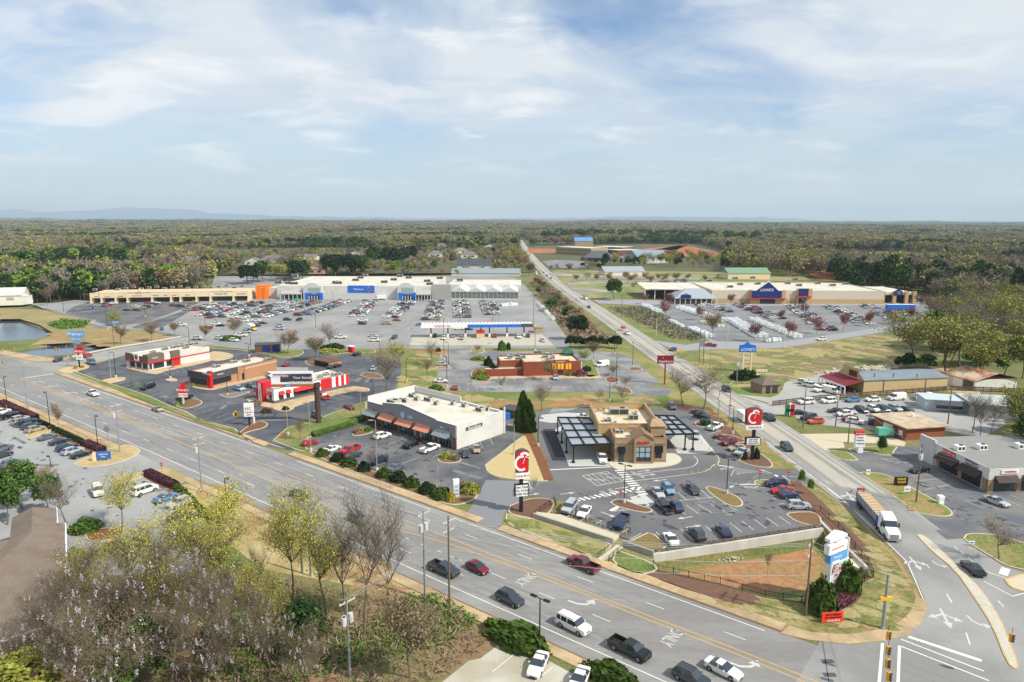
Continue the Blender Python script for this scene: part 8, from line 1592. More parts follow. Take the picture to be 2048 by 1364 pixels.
for k in range(10):
 i,j=k%2,k//2;x0,y0=1659+i*14,1122+j*10;a,zt=at(x0,y0);b_,zb=at(x0+13,y0+9);mb=MB();mb.box(a,-.52,min(zt,zb),b_,-.46,max(zt,zb));tp_=mb.obj('tenant_panel',cols_[k],t);text(('SHOES','TREE','PIZZA','BURGER','GRILL','PINK','NAILS','GYM','DELI','BANK')[k],abs(zt-zb)*.4,m_sw if cols_[k]not in(m_sw,cols_[1],cols_[8])else mdr,tp_,((a+b_)/2,-.55,(zt+zb)/2))if k!=7 else 0
a,zt=at(1655,1084);b_,_=at(1688,1084);mb=MB();mb.prof([(a,zt),(b_,zt),(b_,zt+.5),((a+b_)/2,zt+1.3),(a,zt+.5)],-.45,.45);mb.obj('arched_top',m_sw,t)
sky_=MATS['sign_sky']
sign('roadside_sign','red hat-shaped roast beef sign at the left junction',(163,735),[(149,697,170,707,m_red,[("Arby's",159.5,702.5,5,m_sw)]),(154,693,165,698,m_red,[]),(152,711,166,719,m_sw,[('2 FOR 7',159,715,3,m_blk)])],[(159,.4,m_blk)])
sign('roadside_sign','red and white hamburger sign with a round top in a flower bed',(367,811),[(356,773,375,786,m_red,[("Wendy's",365.5,780,5,m_sw)]),(357,786.5,375,794,m_sw,[('NOW HIRING',366,790,2.6,m_red)]),(361,765.5,370,773,m_red,[])],[(367,.5,m_lgrey)])
sign('roadside_sign','white fried chicken sign with red letters on a black pole',(499,852),[(487,806,508,821,m_sw,[('KFC',496,817,4.5,m_blk)]),(488,821.5,508,833,m_sw,[('HIRING',498,824.5,3,m_red),('APPLY',498,829.5,2.4,m_blk)])],[(499,.4,m_blk)],.15)
sign('menu_post','white post sign beside the fried chicken sign',(508,850),[(506,834,510,846,m_sw,[])],[(508,.2,m_ypost)])
t=thing('warning_sign','yellow diamond warning sign left of the fried chicken sign','sign',tuple(P(473,849)));h=top((473,849),828);mb=MB();mb.prof([(0,h-1),(1,h),(0,h+1),(-1,h)],-.06,0);mb.obj('panel',m_ypost,t);mb=MB();mb.tube((0,.05,0),(0,.05,h),.05);mb.obj('post',m_steel,t);mb=MB();mb.box(-.2,-.1,h-.5,.2,-.06,h+.5);mb.obj('arrow_mark',m_blk,t)
t=thing('warning_sign','back of a grey diamond sign on the lawn','sign',tuple(P(216,884)));h=top((216,884),858);mb=MB();mb.prof([(0,h-1),(1,h),(0,h+1),(-1,h)],-.06,0);mb.obj('panel',m_steel,t);mb=MB();mb.tube((0,.05,0),(0,.05,h),.05);mb.obj('post',m_steel,t)
t,at=sign('plaza_pylon','slim white and blue pylon at the phone shop lot exit',(911,995),[(906,958,918,968,m_sw,[]),(906,968.5,918,996,mat('sign_pale',(190,206,218),.5,.04,1),[('at&t',912,972,2.4,m_orangeb),('VAPE',912,980,2.2,m_red),('GAMES',912,987,1.9,m_blk)])],[(912,.3,m_sw)],.35,.6)
t,at=sign('store_pylon','blue gabled hardware store pylon on two beige posts',(1492,744),[(1479,692,1511,704,m_blue,[("LOWE'S",1495,699,5.4,m_sw)])],[],0,.6)
a,z=at(1479,692);b_,_=at(1511,692);mb=MB();mb.prof([(a,z-.02),(b_,z-.02),(b_-.2,z+.35),((a+b_)/2+1.3,z+.55),((a+b_)/2,z+1.6),((a+b_)/2-1.3,z+.55),(a+.2,z+.35)],-.3,.3);mb.obj('gable_top',m_blue,t)
for x in(1485,1501):xx,_=at(x,740);mb=MB();mb.box(xx-.25,-.25,0,xx+.25,.25,z-1.8);mb.obj('post',m_cream,t)
for y in(715,724):x0,zz_=at(1485,y);x1,_=at(1501,y);mb=MB();mb.box(x0,-.1,zz_-.15,x1,.1,zz_+.15);mb.obj('cross_bar',m_cream,t)
sign('roadside_sign','dark red apple sign on a pole by the side road',(1328,769),[(1315,711,1347,727,mat('sign_maroon',(126,26,44),.5,.04,1),[("Applebee's",1331,722.5,4.4,m_sw),('o',1326,715,3,m_sw)])],[(1329,.4,mdr)])
sign('plaza_pylon','white pylon with a red arched top in front of the brick hut',(1717,905),[(1710,862,1728,869,m_red,[('RAINBOW',1719,866,2.6,m_sw)]),(1711,870,1728,893,m_sw,[('BARBER',1719,874,2.4,m_red),('DENTAL',1719,879.5,2.6,m_navyb),('TANNING',1719,886,2.4,m_navyb)])],[(1719,1.2,m_sw)],0,1.0)
sign('roadside_sign','green, white and red house-shaped restaurant sign',(1579,833),[(1571,809,1578,831,m_greenb,[]),(1578.3,806,1581,831,m_sw,[]),(1581.3,809,1588,831,m_red,[]),(1570,818,1589,823,m_sw,[('MEXICAN',1579.5,820.5,2.6,m_greenb)])],[(1579,.4,m_blk)])
sign('roadside_sign','cream sign with red script above the gazebo',(1523,770),[(1513,739,1534,750,m_cream,[('Spanky\'s' if 0 else 'Country Store',1523.5,744,2.6,mdr),('& GARDEN',1525,748,1.8,m_greenb)])],[(1522,.25,m_blk)]);sign('roadside_sign','small red and white banner left of the gazebo',(1509,776),[(1502,766,1517,774,m_red,[('PECANS',1509.5,770,3,m_sw)])],[(1504,.15,m_blk),(1515,.15,m_blk)])
sign('banner_sign','red hiring banner standing on the grass corner',(1664,1247),[(1645,1224,1685,1244,mat('banner_red',(232,62,44),.6,.03,1),[('NOW HIRING',1666,1229,3.4,m_blk),('FOR OPERATIONS',1666,1234.5,2.8,m_blk),('Chick-fil-A',1666,1240.5,4,m_sw)])],[(1647,.12,m_blk),(1683,.12,m_blk)],.12,.1)
sign('roadside_sign','black board with yellow and red letters on the right verge',(1803,972),[(1790,954,1814,969,m_blk,[('DRIVE',1802,957.5,4.2,mat('letters_yellow',(250,220,20),.5,0)),('NOW',1802,963.5,4.2,MATS['letters_yellow']),('CARS',1802,967.5,2,m_red)])],[(1792,.15,m_blk),(1812,.15,m_blk)],0,.5)
sign('yard_sign','small red and white yard sign by the strip mall entrance',(1737,951),[(1733,939,1740,949,m_sw,[('SALE',1736.5,943,2,m_red)])],[(1736,.08,m_steel)],0,.1);sign('yard_sign','small pale blue yard sign on the right verge',(1814,990),[(1809,973,1820,983,m_sw,[('LEASE',1814.5,978,2,m_blue)])],[(1814,.08,m_steel)],0,.1);sign('yard_sign','small white and blue yard sign at the right island',(1943,1092),[(1938,1082,1949,1088,m_sw,[('OPEN',1943.5,1085,2.2,m_blue)])],[(1941,.08,m_steel)],0,.1)
sign('monument_sign','blue medical sign with a stone end by the near lot',(200,922),[(193,903,222,918,mat('sign_medical',(52,104,172),.5,.05,1),[('MEDICAL',207,908,2.8,m_sw),('PARK',207,913,2.4,m_sw)]),(184,906,193.5,922,m_cream,[])],[(218,.3,m_cream)],.25,.5)
sign('store_pylon','blue big store sign on a pole by the pond',(152,718),[(135,662,169,674,sky_,[('Walmart',150,668,6,m_sw)]),(144,675,162,681,sky_,[('Pharmacy',153,678,3,m_sw)]),(147,682,161,688,sky_,[('Garden',154,685,3,m_sw)])],[(153,.5,m_lgrey)])
sign('roadside_sign','small blue and white sign on the mulch island',(229,657),[(225,642,236,646,sky_,[('Walmart',230.5,644,2,m_sw)])],[(229,.5,m_lgrey)]);sign('roadside_sign','blue board half hidden behind the slim trees',(613,1150),[(601,1062,624,1093,mat('board_blue',(54,96,168),.6,.06,1),[])],[(604,.25,m_steel),(621,.25,m_steel)],-.5,.2)
sign('banner_sign','small red and white banner at the chicken shop driveway',(565,877),[(562,868,570,873,m_red,[('KFC',566,870.5,2,m_sw)])],[(563,.08,m_steel)]);sign('notice_sign','grey louvred panel between the two wooden poles',(1404,728),[(1399,679,1409,693,m_steel,[])],[])
def stop(px,yt,label,red=True):
 p=P(*px);h=top(px,yt);t=thing('stop_sign',label,'sign',(p.x,p.y,0));mb=MB();mb.tube((0,.04,0),(0,.04,h),.04,n=6);mb.obj('post',m_dgrey,t);mb=MB();mb.prof([(.42*math.cos(R(22.5+45*k)),h-.3+.42*math.sin(R(22.5+45*k)))for k in range(8)],-.03,.02);pn=mb.obj('panel',m_red,t);text('STOP',.27,m_sw,pn,(0,-.05,h-.3))
for px,yt,l in(((324,945),926,'stop sign at the near lot exit'),((1241,998),981,'stop sign at the crossing lamp'),((1519,962),942,'do-not-enter sign at the lot exit, left one'),((1576,961),940,'do-not-enter sign at the lot exit, right one'),((1092,933),915,'stop sign by the left kerb of the tan restaurant')):stop(px,yt,l)
sign('warning_sign','yellow sign at the hardware store entrance',(1361,711),[(1358.5,697,1364.5,703,m_ypost,[])],[(1361.5,.15,m_ypost)],0,.1)
p=P(637,846);zt,zb=hgt(637,846,742),hgt(637,846,766);t=thing('billboard','large billboard on a thick brown pillar over the striped restaurant','billboard',(p.x,p.y,0),.06)
mb=MB();mb.tube((0,0,0),(0,0,zb),.75,n=16);mb.tube((0,0,zb-1.2),(0,0,zb),1.0,n=12);mb.obj('pillar',mat('corten',(78,62,54),.8,.2,2),t)
xl=(P(549,846)-P(637,846)).x*.98;mb=MB();mb.box(xl,-1.0,zb,-.6,-.7,zt+.2);bf=mb.obj('front_panel',m_sw,t);mb=MB();mb.box(xl+2.5,-1.03,zb+.6,-1.0,-1.0,zt-.5);mb.obj('dark_face',mat('face_slate',(60,60,72),.6,.06,1),bf);mb=MB();mb.box(xl+.6,-1.06,zb+2.4,xl+5.6,-1.03,zt-.5);mb.obj('magenta_block',mat('face_magenta',(132,40,92),.6,.06,1),bf);mb=MB();mb.box(-1.6,-1.06,zb+.5,-.9,-1.04,zb+1.5);mb.obj('magenta_corner',MATS['face_magenta'],bf)
text('WESTERN',.95,m_sw,bf,(xl+2.6,-1.09,zt-1.1));text('Your function',1.05,m_sw,bf,(xl+8.9,-1.09,zt-1.6));text('real estate experts.',.98,m_sw,bf,(xl+8.6,-1.09,zt-2.8))
mb=MB();mb.box(xl,-1.3,zb-.7,-.6,-.6,zb-.1);mb.obj('catwalk',mat('rust_orange',(166,98,60),.8,.15,2),t);mb=MB();mb.box(xl*.62-.8,-1.4,zb-.5,xl*.62+.9,-1.31,zb);lg=mb.obj('owner_plate',m_blue,t);text('LAMAR',.4,m_sw,lg,(xl*.62,-1.43,zb-.25))
mb=MB();mb.face([(xl,4.6,zb+.4),(xl+9,3.6,zb+.4),(xl+9,3.6,zt+.2),(xl,4.6,zt+.2)]);mb.face([(xl+9,3.8,zb+.4),(xl,4.8,zb+.4),(xl,4.8,zt+.2),(xl+9,3.8,zt+.2)]);mb.obj('rear_panel',m_lgrey,t);mb=MB();[mb.beam((xl*k,-.7,zb+.4),(xl*k,4.2,zb+.6),.25)for k in(.9,.6,.3)];mb.beam((0,0,zb-.2),(xl,-.6,zb-.2),.5,.6);mb.obj('frame',m_dgrey,t)
# retaining walls and fences
m_ret=mat('retaining_conc',(196,192,182),.95,.1,.4,rgb2=(180,176,164),scale2=.3,stretch=(1,1,.2));m_blok=mat('block_wall',(158,156,150),.95,.1,1)
def wallthing(label,pts,z0,z1,m,th=.35):
 mb=MB();l=[Vector(p)for p in pts]
 for a,b_ in zip(l,l[1:]):mb.beam((a.x,a.y,(z0+z1)/2),(b_.x,b_.y,(z0+z1)/2),th,z1-z0)
 tag(mb.obj('retaining_wall',m),label,'wall')
wallthing('long pale concrete retaining wall above the sunken basin',[bo[0],bo[1]],-2.9,.45,m_ret,.5);wallthing('right-hand retaining wall of the basin running down to the plaza pylon',[bo[2],bo[3]],-2.9,.35,m_ret,.5)
wallthing('grey block wall below the fenced ramp',[P(1066,1036),P(1226,1088)],0,1.0,m_blok);wallthing('grey block wall between the steps and the pale retaining wall',[P(1245,1092),P(1307,1114)],0,1.1,m_blok)
G('clay_floor',[],m_clay,0)if 0 else None
mb=MB();q_=bas_in;c_=sum(q_,Vector())/len(q_);flat(mb,smooth([((v-c_)*.8+c_).to_2d()for v in q_]+[((q_[0]-c_)*.8+c_).to_2d()],1)[:-1],-2.38);struct('clay_floor',mb,mat('basin_clay',(162,118,84),1,.35,.9,rgb2=(138,122,78),scale2=.1))
mb=MB();mb.prism(WP([(1066,1033),(1072,1028),(1122,1034),(1240,1074),(1228,1084)]),.01,.5);struct('ramp',mb,m_walkp)
mb=MB();mb.prism(WP([(1194,1119),(1205,1124),(1246,1096),(1236,1089)]),.01,.16);struct('steps_path',mb,m_walkp)
def fence(label,pts,h,sp_=2.4,m=m_blk,z=0,pk=True,name='picket_fence',boards=0,pw=.07):
 l=[Vector((p[0],p[1],0))for p in pts];t=thing(name,label,'fence',tuple(l[0]+Vector((0,0,z))));o=l[0];mb=MB();pm=None;n_=0
 for a,b_ in zip(l,l[1:]):
  a,b_=a-o,b_-o
  for k in(range(boards)if boards else(0,1)):zz_=h*((k+.6)/boards)if boards else h*(.12+.8*k);mb.beam((a.x,a.y,zz_),(b_.x,b_.y,zz_),.05 if not boards else.06,.05 if not boards else h/boards*.72)
  n=max(1,int((b_-a).length/sp_))
  if pk:
   for k in range(int((b_-a).length/.28)):q_=a.lerp(b_,k*.28/(b_-a).length);mb.beam((q_.x,q_.y,.08),(q_.x,q_.y,h-.04),.022)
  for k in range(n):
   q_=a.lerp(b_,k/n);n_+=1
   if n_>99:continue
   if pm is None:m2=MB();m2.box(-pw/2 if pw>.1 else-.045,-pw/2 if pw>.1 else-.045,0,pw/2 if pw>.1 else.045,pw/2 if pw>.1 else.045,h+.08);pm=m2.mesh('post',m)
   link('post',pm,t,tuple(q_))
 mb.obj('rails',m,t)
F2=lambda l:[P(x,y)for x,y in l]
fence('black picket fence along the basin\'s street side',F2([(1306,1136),(1316,1144),(1440,1170),(1530,1196),(1602,1208),(1690,1184),(1746,1156),(1742,1146)]),1.3);fence('black picket fence on top of the right basin wall',F2([(1594,1018),(1640,1024),(1676,1056),(1735,1130),(1744,1146)]),1.3);fence('black picket fence along the car ramp, below the fenced spaces',F2([(1108,1026),(1140,1040),(1240,1075),(1262,1082)]),1.2,1.8)
fence('black picket fence beside the mulch bed at the ramp head',F2([(1071,1032),(1108,1004),(1112,1012),(1100,1022)]),1.2,1.8);fence('black handrail right of the steps path',F2([(1217,1124),(1244,1100)]),1.1,1.6);fence('black handrail left of the steps path',F2([(1196,1117),(1222,1098)]),1.1,1.6)
fence('guard rail with black brackets on the pale retaining wall',F2([(1310,1108),(1640,1056)]),.42,2.2,mat('rail_brown',(104,92,78),.8,.2,2),.4,False,'guard_rail',1,.2);fence('dark wooden board fence before the used car lot',F2([(1545,812),(1640,800),(1760,791),(1900,781),(2100,788)]),1.6,2.5,mat('fence_wood',(92,78,66),.9,.2,2),0,False,'board_fence',3,.16)
fence('pale guard rail along the pond road',F2([(134,717),(181,707),(229,697),(300,686),(362,675)]),.8,4,m_lgrey,0,False,'guard_rail',1,.15);fence('dark guard rail on the edge of the bank',F2([(90,617),(128,629),(184,640),(190,642),(181,650),(214,658),(295,661),(361,674)]),.8,4,m_lgrey,0,False,'guard_rail',1,.15)
# bollards, bins, boxes, pallets
bm_=MB();bm_.tube((0,0,0),(0,0,1.05),.09,n=8);bm_=bm_.mesh('bollard',m_ypost,False)
for px in((1382,949),(1396,947),(1412,945),(1421,942),(1429,938),(1435,928),(1431,921),(1418,903),(1403,888),(1395,880),(1388,872),(1122,1024),(1148,1032),(1174,1042),(1200,1050),(1227,1060),(1252,1070)):
 p=P(*px);o=link('bollard',bm_,None,(p.x,p.y,.03));o.scale.z=.85;tag(o,'yellow bollard on the tan restaurant\'s lot','bollard','yellow bollards')
cone=MB();cone.tube((0,0,0),(0,0,.9),.2,.05,n=8);cone=cone.mesh('traffic_drum',m_red)
for px,l in(((181,735),'left of two red drums by the food van'),((196,733),'right of two red drums by the food van')):p=P(*px);tag(link('traffic_drum',cone,None,tuple(p)),l,'traffic drum')
mb=MB();mb.box(-.9,-.6,0,.9,.6,1.3);mb.box(-.95,-.65,1.3,.95,.65,1.38);p=P(275,774);tag(mb.obj('utility_box',mat('box_green',(104,128,96),.7,.08,1),None,loc=tuple(p),rz=.2),'green utility box by the wooden pole','utility box')
for px,l in(((1378+28,851),'left green bin on the small kerb island'),((1414,852),'right green bin on the small kerb island')):mb=MB();mb.box(-.8,-.6,.1,.8,.6,1.7);mb.face([(-.8,-.6,1.7),(.8,-.6,1.7),(.8,.6,2.0),(-.8,.6,2.0)]);p=P(*px);tag(mb.obj('bin',mat('bin_green',(38,66,48),.6,.05,1),None,loc=tuple(p)),l,'bin')
mb=MB();mb.box(-1.3,-.9,0,1.3,.9,1.6);mb.box(-1.35,-.95,1.6,1.35,.95,1.75);p=P(1010,838);tag(mb.obj('rubbish_container',m_blue,None,loc=tuple(p),rz=.3),'blue rubbish container behind the plaza','container')
mb=MB();mb.box(-1.2,-1.3,0,1.2,1.3,2.2,0,1);p=P(1709,1150,-2.4);tag(mb.obj('concrete_vault',[m_ret,m_cream],None,loc=tuple(p),rz=.5),'square concrete drain vault in the basin corner','vault')
mb=MB();mb.box(-.5,-.5,0,.5,.5,.5);mb.box(-.45,-.45,.5,.45,.45,1.6);mb.box(-.55,-.5,1.0,.55,.5,1.7);p=P(1880,1007);tag(mb.obj('control_cabinet',m_sw,None,loc=tuple(p)),'white control cabinet on the right verge','cabinet')
pal=MB();pal.box(-1.1,-.6,0,1.1,.6,.14,1);pal.box(-1.05,-.55,.14,1.05,.55,1.75,0);pal.box(-.7,-.4,1.75,.7,.4,1.86,0);pal=pal.mesh('wrapped_pallet',[mat('wrap',(214,220,220),.35,.1,1.2,spec=.5),m_wood]);pal2=MB();pal2.box(-.9,-.6,0,.9,.6,.14,1);pal2.box(-.85,-.55,.14,.85,.55,1.2,0);pal2=pal2.mesh('wrapped_pallet',[mat('wrap_green',(196,210,188),.4,.1,1.2),m_wood])
def pallets(a,b_,n,rows,label,m=None,gap=1.7):
 A,B=P(*a),P(*b_);t_=(B-A).normalized();nr=Vector((-t_.y,t_.x,0));ang=math.atan2(t_.y,t_.x)+PI/2
 for k in range(n):
  for j in range(rows):
   if rr.random()<.06:continue
   p=A.lerp(B,(k+.5)/n)+nr*(j*2.5);o=link('wrapped_pallet',m or(pal if rr.random()<.8 else pal2),None,(p.x,p.y,.03),ang+rr.uniform(-.06,.06));o.scale=(1,1.15,rr.uniform(.9,1.15));tag(o,label,'pallet',label)
pallets((1350,616),(1438,644),26,3,'white wrapped pallet in the upper stock block of the hardware lot');pallets((1340,644),(1366,657),12,1,'white wrapped pallet in the short row by the ditch');pallets((1378,660),(1415,676),14,2,'white wrapped pallet in the row beside the corner tree');pallets((1400,645),(1440,655),8,2,'pallet in the small block behind the corner tree',pal2)
pallets((1453,640),(1512,676),26,3,'white wrapped pallet in the long stock row');pallets((1500,640),(1592,677),24,2,'white wrapped pallet in the outer stock row');pallets((1530,684),(1560,682),7,1,'wrapped pallet standing alone on the store road');pallets((1285,612),(1318,628),10,2,'white wrapped pallet by the first red-leaved tree');pallets((1076,608),(1108,642),22,1,'wrapped stock pallet along the hedge of the big lot');pallets((1003,613),(1035,611),9,2,'wrapped garden pallet before the greenhouse')
for px,s_,l in(((1745,738),1.2,'pale rubble pile behind the porch shop, middle'),((1725,741),1.4,'white stone pile behind the porch shop, left'),((1765,737),1.2,'tan rubble pile behind the porch shop, right'),((1660,747),.9,'small white stone pile at the lot corner'),((1457,1118),.45,'small rubble heap at the foot of the retaining wall')):
 g2=random.Random(px[0]);mb=MB()
 for k in range(60):x,y=g2.gauss(0,3.0*s_),g2.gauss(0,1.2*s_);z=max(0,1.2*s_-abs(x)*.25-abs(y)*.4)*g2.random();r_=g2.uniform(.25,.55)*s_;mb.beam((x,y,z+.1),(x+r_,y+r_*.6,z+r_*.7),r_*1.3,r_)
 p=P(*px,-2.4 if px[1]>1000 else 0);tag(mb.obj('rubble_pile',mat('rubble',(190,180,160),.95,.3,1),None,loc=tuple(p)),l,'rubble pile',kind=None)
# big vehicles
def wheels(t,xs,w_,r=.5):
 for x in xs:
  for s in(1,-1):mb=MB();wheel(mb,x,s*w_,r,.3);mb.obj('wheel',CM(m_sw),t)
def wh_thing(name,label,cat,px,d):c=P(*px);e=P(px[0]+d[0],px[1]+d[1])-c;return thing(name,label,cat,(c.x,c.y,.05),math.atan2(e.y,e.x),'vehicles on the side road')
t=wh_thing('flatbed_truck','white semi-truck hauling strapped bundles on a flatbed down the side road','truck',(1752,1044),(75*.3,88*.3));f_=CM(m_sw)
mb=MB();st=[(8.6,1.0,.6,1.3,.85,1.45),(8.4,1.15,.5,1.6,1.0,1.75),(6.9,1.22,.5,1.9,1.05,2.15),(6.3,1.25,.5,2.0,1.1,3.1),(5.6,1.25,.5,2.0,1.1,3.6),(4.0,1.25,.5,2.0,1.15,3.9)];loft(mb,st,[(0,0),(0,0),(1,1),(0,1),(0,0)]);mb.box(8.55,-.7,.8,8.66,.7,1.5,5);mb.box(8.5,-1.15,.4,8.8,1.15,.75,5)
for s in(1,-1):mb.box(6.2,s*1.5-.1,1.9,6.4,s*1.5+.1,2.7,2)
mb.obj('cab',f_,t);mb=MB();mb.box(-8,-1.25,1.1,3.6,1.25,1.35);mb.box(2,-.4,.7,5,.4,1.1);mb.obj('trailer_bed',m_dgrey,t)
for k in range(5):mb=MB();x0=-7.6+k*2.2;mb.box(x0,-1.15,1.35,x0+2.1,1.15,2.75,0,1);mb.obj('load_bundle',[mat('load_wrap',(176,184,200),.6,.15,2),mat('lumber',(206,178,136),.8,.1,2)],t)
mb=MB();[mb.box(-7.7+k*.75,-1.22,1.3,-7.64+k*.75,1.22,2.8)for k in range(15)];mb.obj('straps',m_dgrey,t);mb=MB();mb.box(2.9,-1.2,1.35,3.5,1.2,2.7);mb.obj('blue_tarp',m_blue,t);wheels(t,(7.4,4.6,3.3,-5.6,-6.9),1.25)
mb=MB();mb.box(-9.3,-.7,.9,-8.1,.7,2.0,0);mb.beam((-9.2,-.6,2),(-9.2,-.6,2.9),.1);mb.beam((-9.2,.6,2),(-9.2,.6,2.9),.1);mb.box(-9.4,-.7,2.9,-8.3,.7,3.0);mb.obj('carried_forklift',mdr,t)
def boxtruck(px,d,label,cabc,boxc,L=7,H=3.1,name='box_truck',brand=None):
 t=wh_thing(name,label,'truck',px,d);mb=MB();mb.box(-L/2,-1.15,.8,L/2-1.9,1.15,H,0);mb.obj('cargo_box',boxc,t);mb=MB();loft(mb,[(L/2+.6,.8,.5,1.0,.7,1.1),(L/2+.4,1.0,.45,1.2,.85,1.3),(L/2-.3,1.05,.45,1.35,.9,1.5),(L/2-.9,1.05,.45,1.4,.9,2.2),(L/2-1.8,1.05,.45,1.4,.95,2.3)],[(0,0),(0,0),(1,1),(0,1)]);mb.obj('cab',CM(cabc),t);wheels(t,(L/2-.4,-L/2+1.3),1.1,.42)
 if brand:text('Fed',1.3,mat('letters_violet',(76,40,130),.6,0),t,(-1.6,-1.2,2.0));text('Ex',1.3,m_orangeb,t,(.3,-1.2,2.0))
 return t
boxtruck((760,599.5),(-10,0),'white parcel truck before the superstore sign',m_sw,m_sw,8,3.3,brand=1);boxtruck((1171,598),(6,6),'white tank truck on the side road',m_sw,m_steel,9,3.4);boxtruck((1073,549),(5,7),'white utility truck parked far up the side road',m_sw,m_lgrey,7,3);boxtruck((504,660),(10,3),'white and yellow cement truck on the big lot',m_ypost,m_sw,7,3)
mb=MB();t=wh_thing('cargo_trailer','white enclosed trailer left of the tall sign on the side road','trailer',(1487,842),(17,13));mb.box(-2.6,-1.1,.5,2.6,1.1,2.7);mb.obj('trailer_body',m_sw,t);wheels(t,(0,),1.1,.35)
mb=MB();p=P(1800,620);mb.box(-9,-1.3,.6,9,1.3,3.6,0,1);tag(mb.obj('semi_trailer',[m_blue,m_sw],None,loc=(p.x,p.y,0),rz=.02),'blue semi-trailer parked before the garden doors','trailer')
t=wh_thing('stock_trailer','mint green stock trailer beside the brick hut','trailer',(1768,873),(-10,0));t['group']='trailers';mb=MB();mb.box(-2,-1,.5,2,1,2.4);mb.obj('trailer_body',PAINT['aqua'],t);mb=MB();mb.beam((2,0,.6),(4,0,.6),.15);mb.obj('tow_bar',m_dgrey,t);wheels(t,(-.9,.2),1.0,.33)
mb=MB();mb.box(-1.5,-1,0,1.5,1,1.2);t=wh_thing('towed_machine','red machine on the back of the tow truck','machine',(1246,661),(16,13));mb.obj('machine_body',mat('machine_red',(176,84,60),.7,.1,1),t,loc=(0,0,1.0))
# people
def person(px,label,shirt,dress=None,h=1.75,ang=0):
 p=P(*px);bm2=bmesh.new();J=dict(pel=(0,0,.95,.15),sp=(0,0,1.2,.14),ch=(0,0,1.42,.16),nk=(0,0,1.54,.06),hd=(0,.01,1.66,.105),sl=(.2,0,1.42,.07),el=(.26,.02,1.15,.05),wl=(.27,.1,.9,.035),sr_=(-.2,0,1.42,.07),er=(-.26,.02,1.15,.05),wr=(-.27,.1,.9,.035),hl=(.1,0,.88,.1),kl=(.11,.04,.5,.07),al=(.11,0,.08,.045),fl=(.12,.14,.04,.04),hr_=(-.1,0,.88,.1),kr=(-.11,-.02,.5,.07),ar=(-.12,-.08,.08,.045),fr=(-.13,.06,.04,.04))
 ks=list(J);me=bpy.data.meshes.new('person');E_=[('pel','sp'),('sp','ch'),('ch','nk'),('nk','hd'),('ch','sl'),('sl','el'),('el','wl'),('ch','sr_'),('sr_','er'),('er','wr'),('pel','hl'),('hl','kl'),('kl','al'),('al','fl'),('pel','hr_'),('hr_','kr'),('kr','ar'),('ar','fr')]
 me.from_pydata([J[k][:3]for k in ks],[(ks.index(a),ks.index(b2))for a,b2 in E_],[]);o=link('person',me,None,(p.x,p.y,.04),ang);md=o.modifiers.new('skin','SKIN')
 for k,v in zip(ks,me.skin_vertices[0].data):v.radius=(J[k][3],J[k][3]);v.use_root=k=='pel'
 o.modifiers.new('sub','SUBSURF').levels=1;me.materials.append(shirt);o.scale=(h/1.76,)*3;return tag(o,label,'person')
person((773,930),'person in dark clothes standing beside the grey sedan',PAINT['black']);person((779,686),'person in red walking across the big lot',m_red,h=1.9);person((432,644),'person in dark clothes walking in the big lot',PAINT['black']);person((493,606),'person in a yellow vest before the shop row',PAINT['yellow']);person((593,605),'person in black at the left store entrance',PAINT['black'])
# world and haze
w=bpy.data.worlds.new('World');scn.world=w;w.use_nodes=True
nt=w.node_tree;nt.nodes.clear();L=nt.links.new
outn=nt.nodes.new('ShaderNodeOutputWorld');bg=nt.nodes.new('ShaderNodeBackground');L(bg.outputs[0],outn.inputs[0])
sky=nt.nodes.new('ShaderNodeTexSky');sky.sky_type='NISHITA';sky.sun_disc=False
sky.sun_elevation=R(SUN_EL);sky.sun_rotation=R(90-SUN_AZ);sky.altitude=300;sky.air_density=1.0;sky.dust_density=1.2;sky.ozone_density=2.0
tc=nt.nodes.new('ShaderNodeTexCoord');sep=nt.nodes.new('ShaderNodeSeparateXYZ');L(tc.outputs['Generated'],sep.inputs[0])
zc=nn(nt,'ShaderNodeMath',_operation='MAXIMUM');zc.inputs[1].default_value=.02;L(sep.outputs['Z'],zc.inputs[0])
za=nn(nt,'ShaderNodeMath',_operation='ADD');za.inputs[1].default_value=.16;L(zc.outputs[0],za.inputs[0])
dv=nn(nt,'ShaderNodeVectorMath',_operation='DIVIDE');L(tc.outputs['Generated'],dv.inputs[0])
cb=nn(nt,'ShaderNodeCombineXYZ');L(za.outputs[0],cb.inputs[0]);L(za.outputs[0],cb.inputs[1]);L(za.outputs[0],cb.inputs[2]);L(cb.outputs[0],dv.inputs[1])
def cloud(scale,loc,lo,hi,detail=9,dist=.6,st=(1,1,1),rough=.55):
 mp=nn(nt,'ShaderNodeMapping');mp.inputs['Location'].default_value=loc;mp.inputs['Scale'].default_value=st;L(dv.outputs[0],mp.inputs[0])
 n=nn(nt,'ShaderNodeTexNoise',Scale=scale,Detail=detail,Roughness=rough,Distortion=dist);L(mp.outputs[0],n.inputs['Vector'])
 mr=nn(nt,'ShaderNodeMapRange',_interpolation_type='SMOOTHSTEP');mr.inputs['From Min'].default_value=lo;mr.inputs['From Max'].default_value=hi
 L(n.outputs['Fac'],mr.inputs['Value']);return mr.outputs[0]
def mth(op,a,b=None):
 m=nn(nt,'ShaderNodeMath',_operation=op)
 for i,x in enumerate((a,b)):
  if x is None:continue
  if isinstance(x,(int,float)):m.inputs[i].default_value=x
  else:L(x,m.inputs[i])
 return m.outputs[0]
c1=cloud(.75,(3.1,1.7,0),.31,.61,st=(1,.8,1),dist=.9)
c2=cloud(1.9,(7.3,2.2,0),.38,.72,st=(.7,1.0,1),dist=1.2)
c3=cloud(2.2,(1.9,4.6,0),.5,.66,st=(.85,1,1),dist=.4,detail=12)
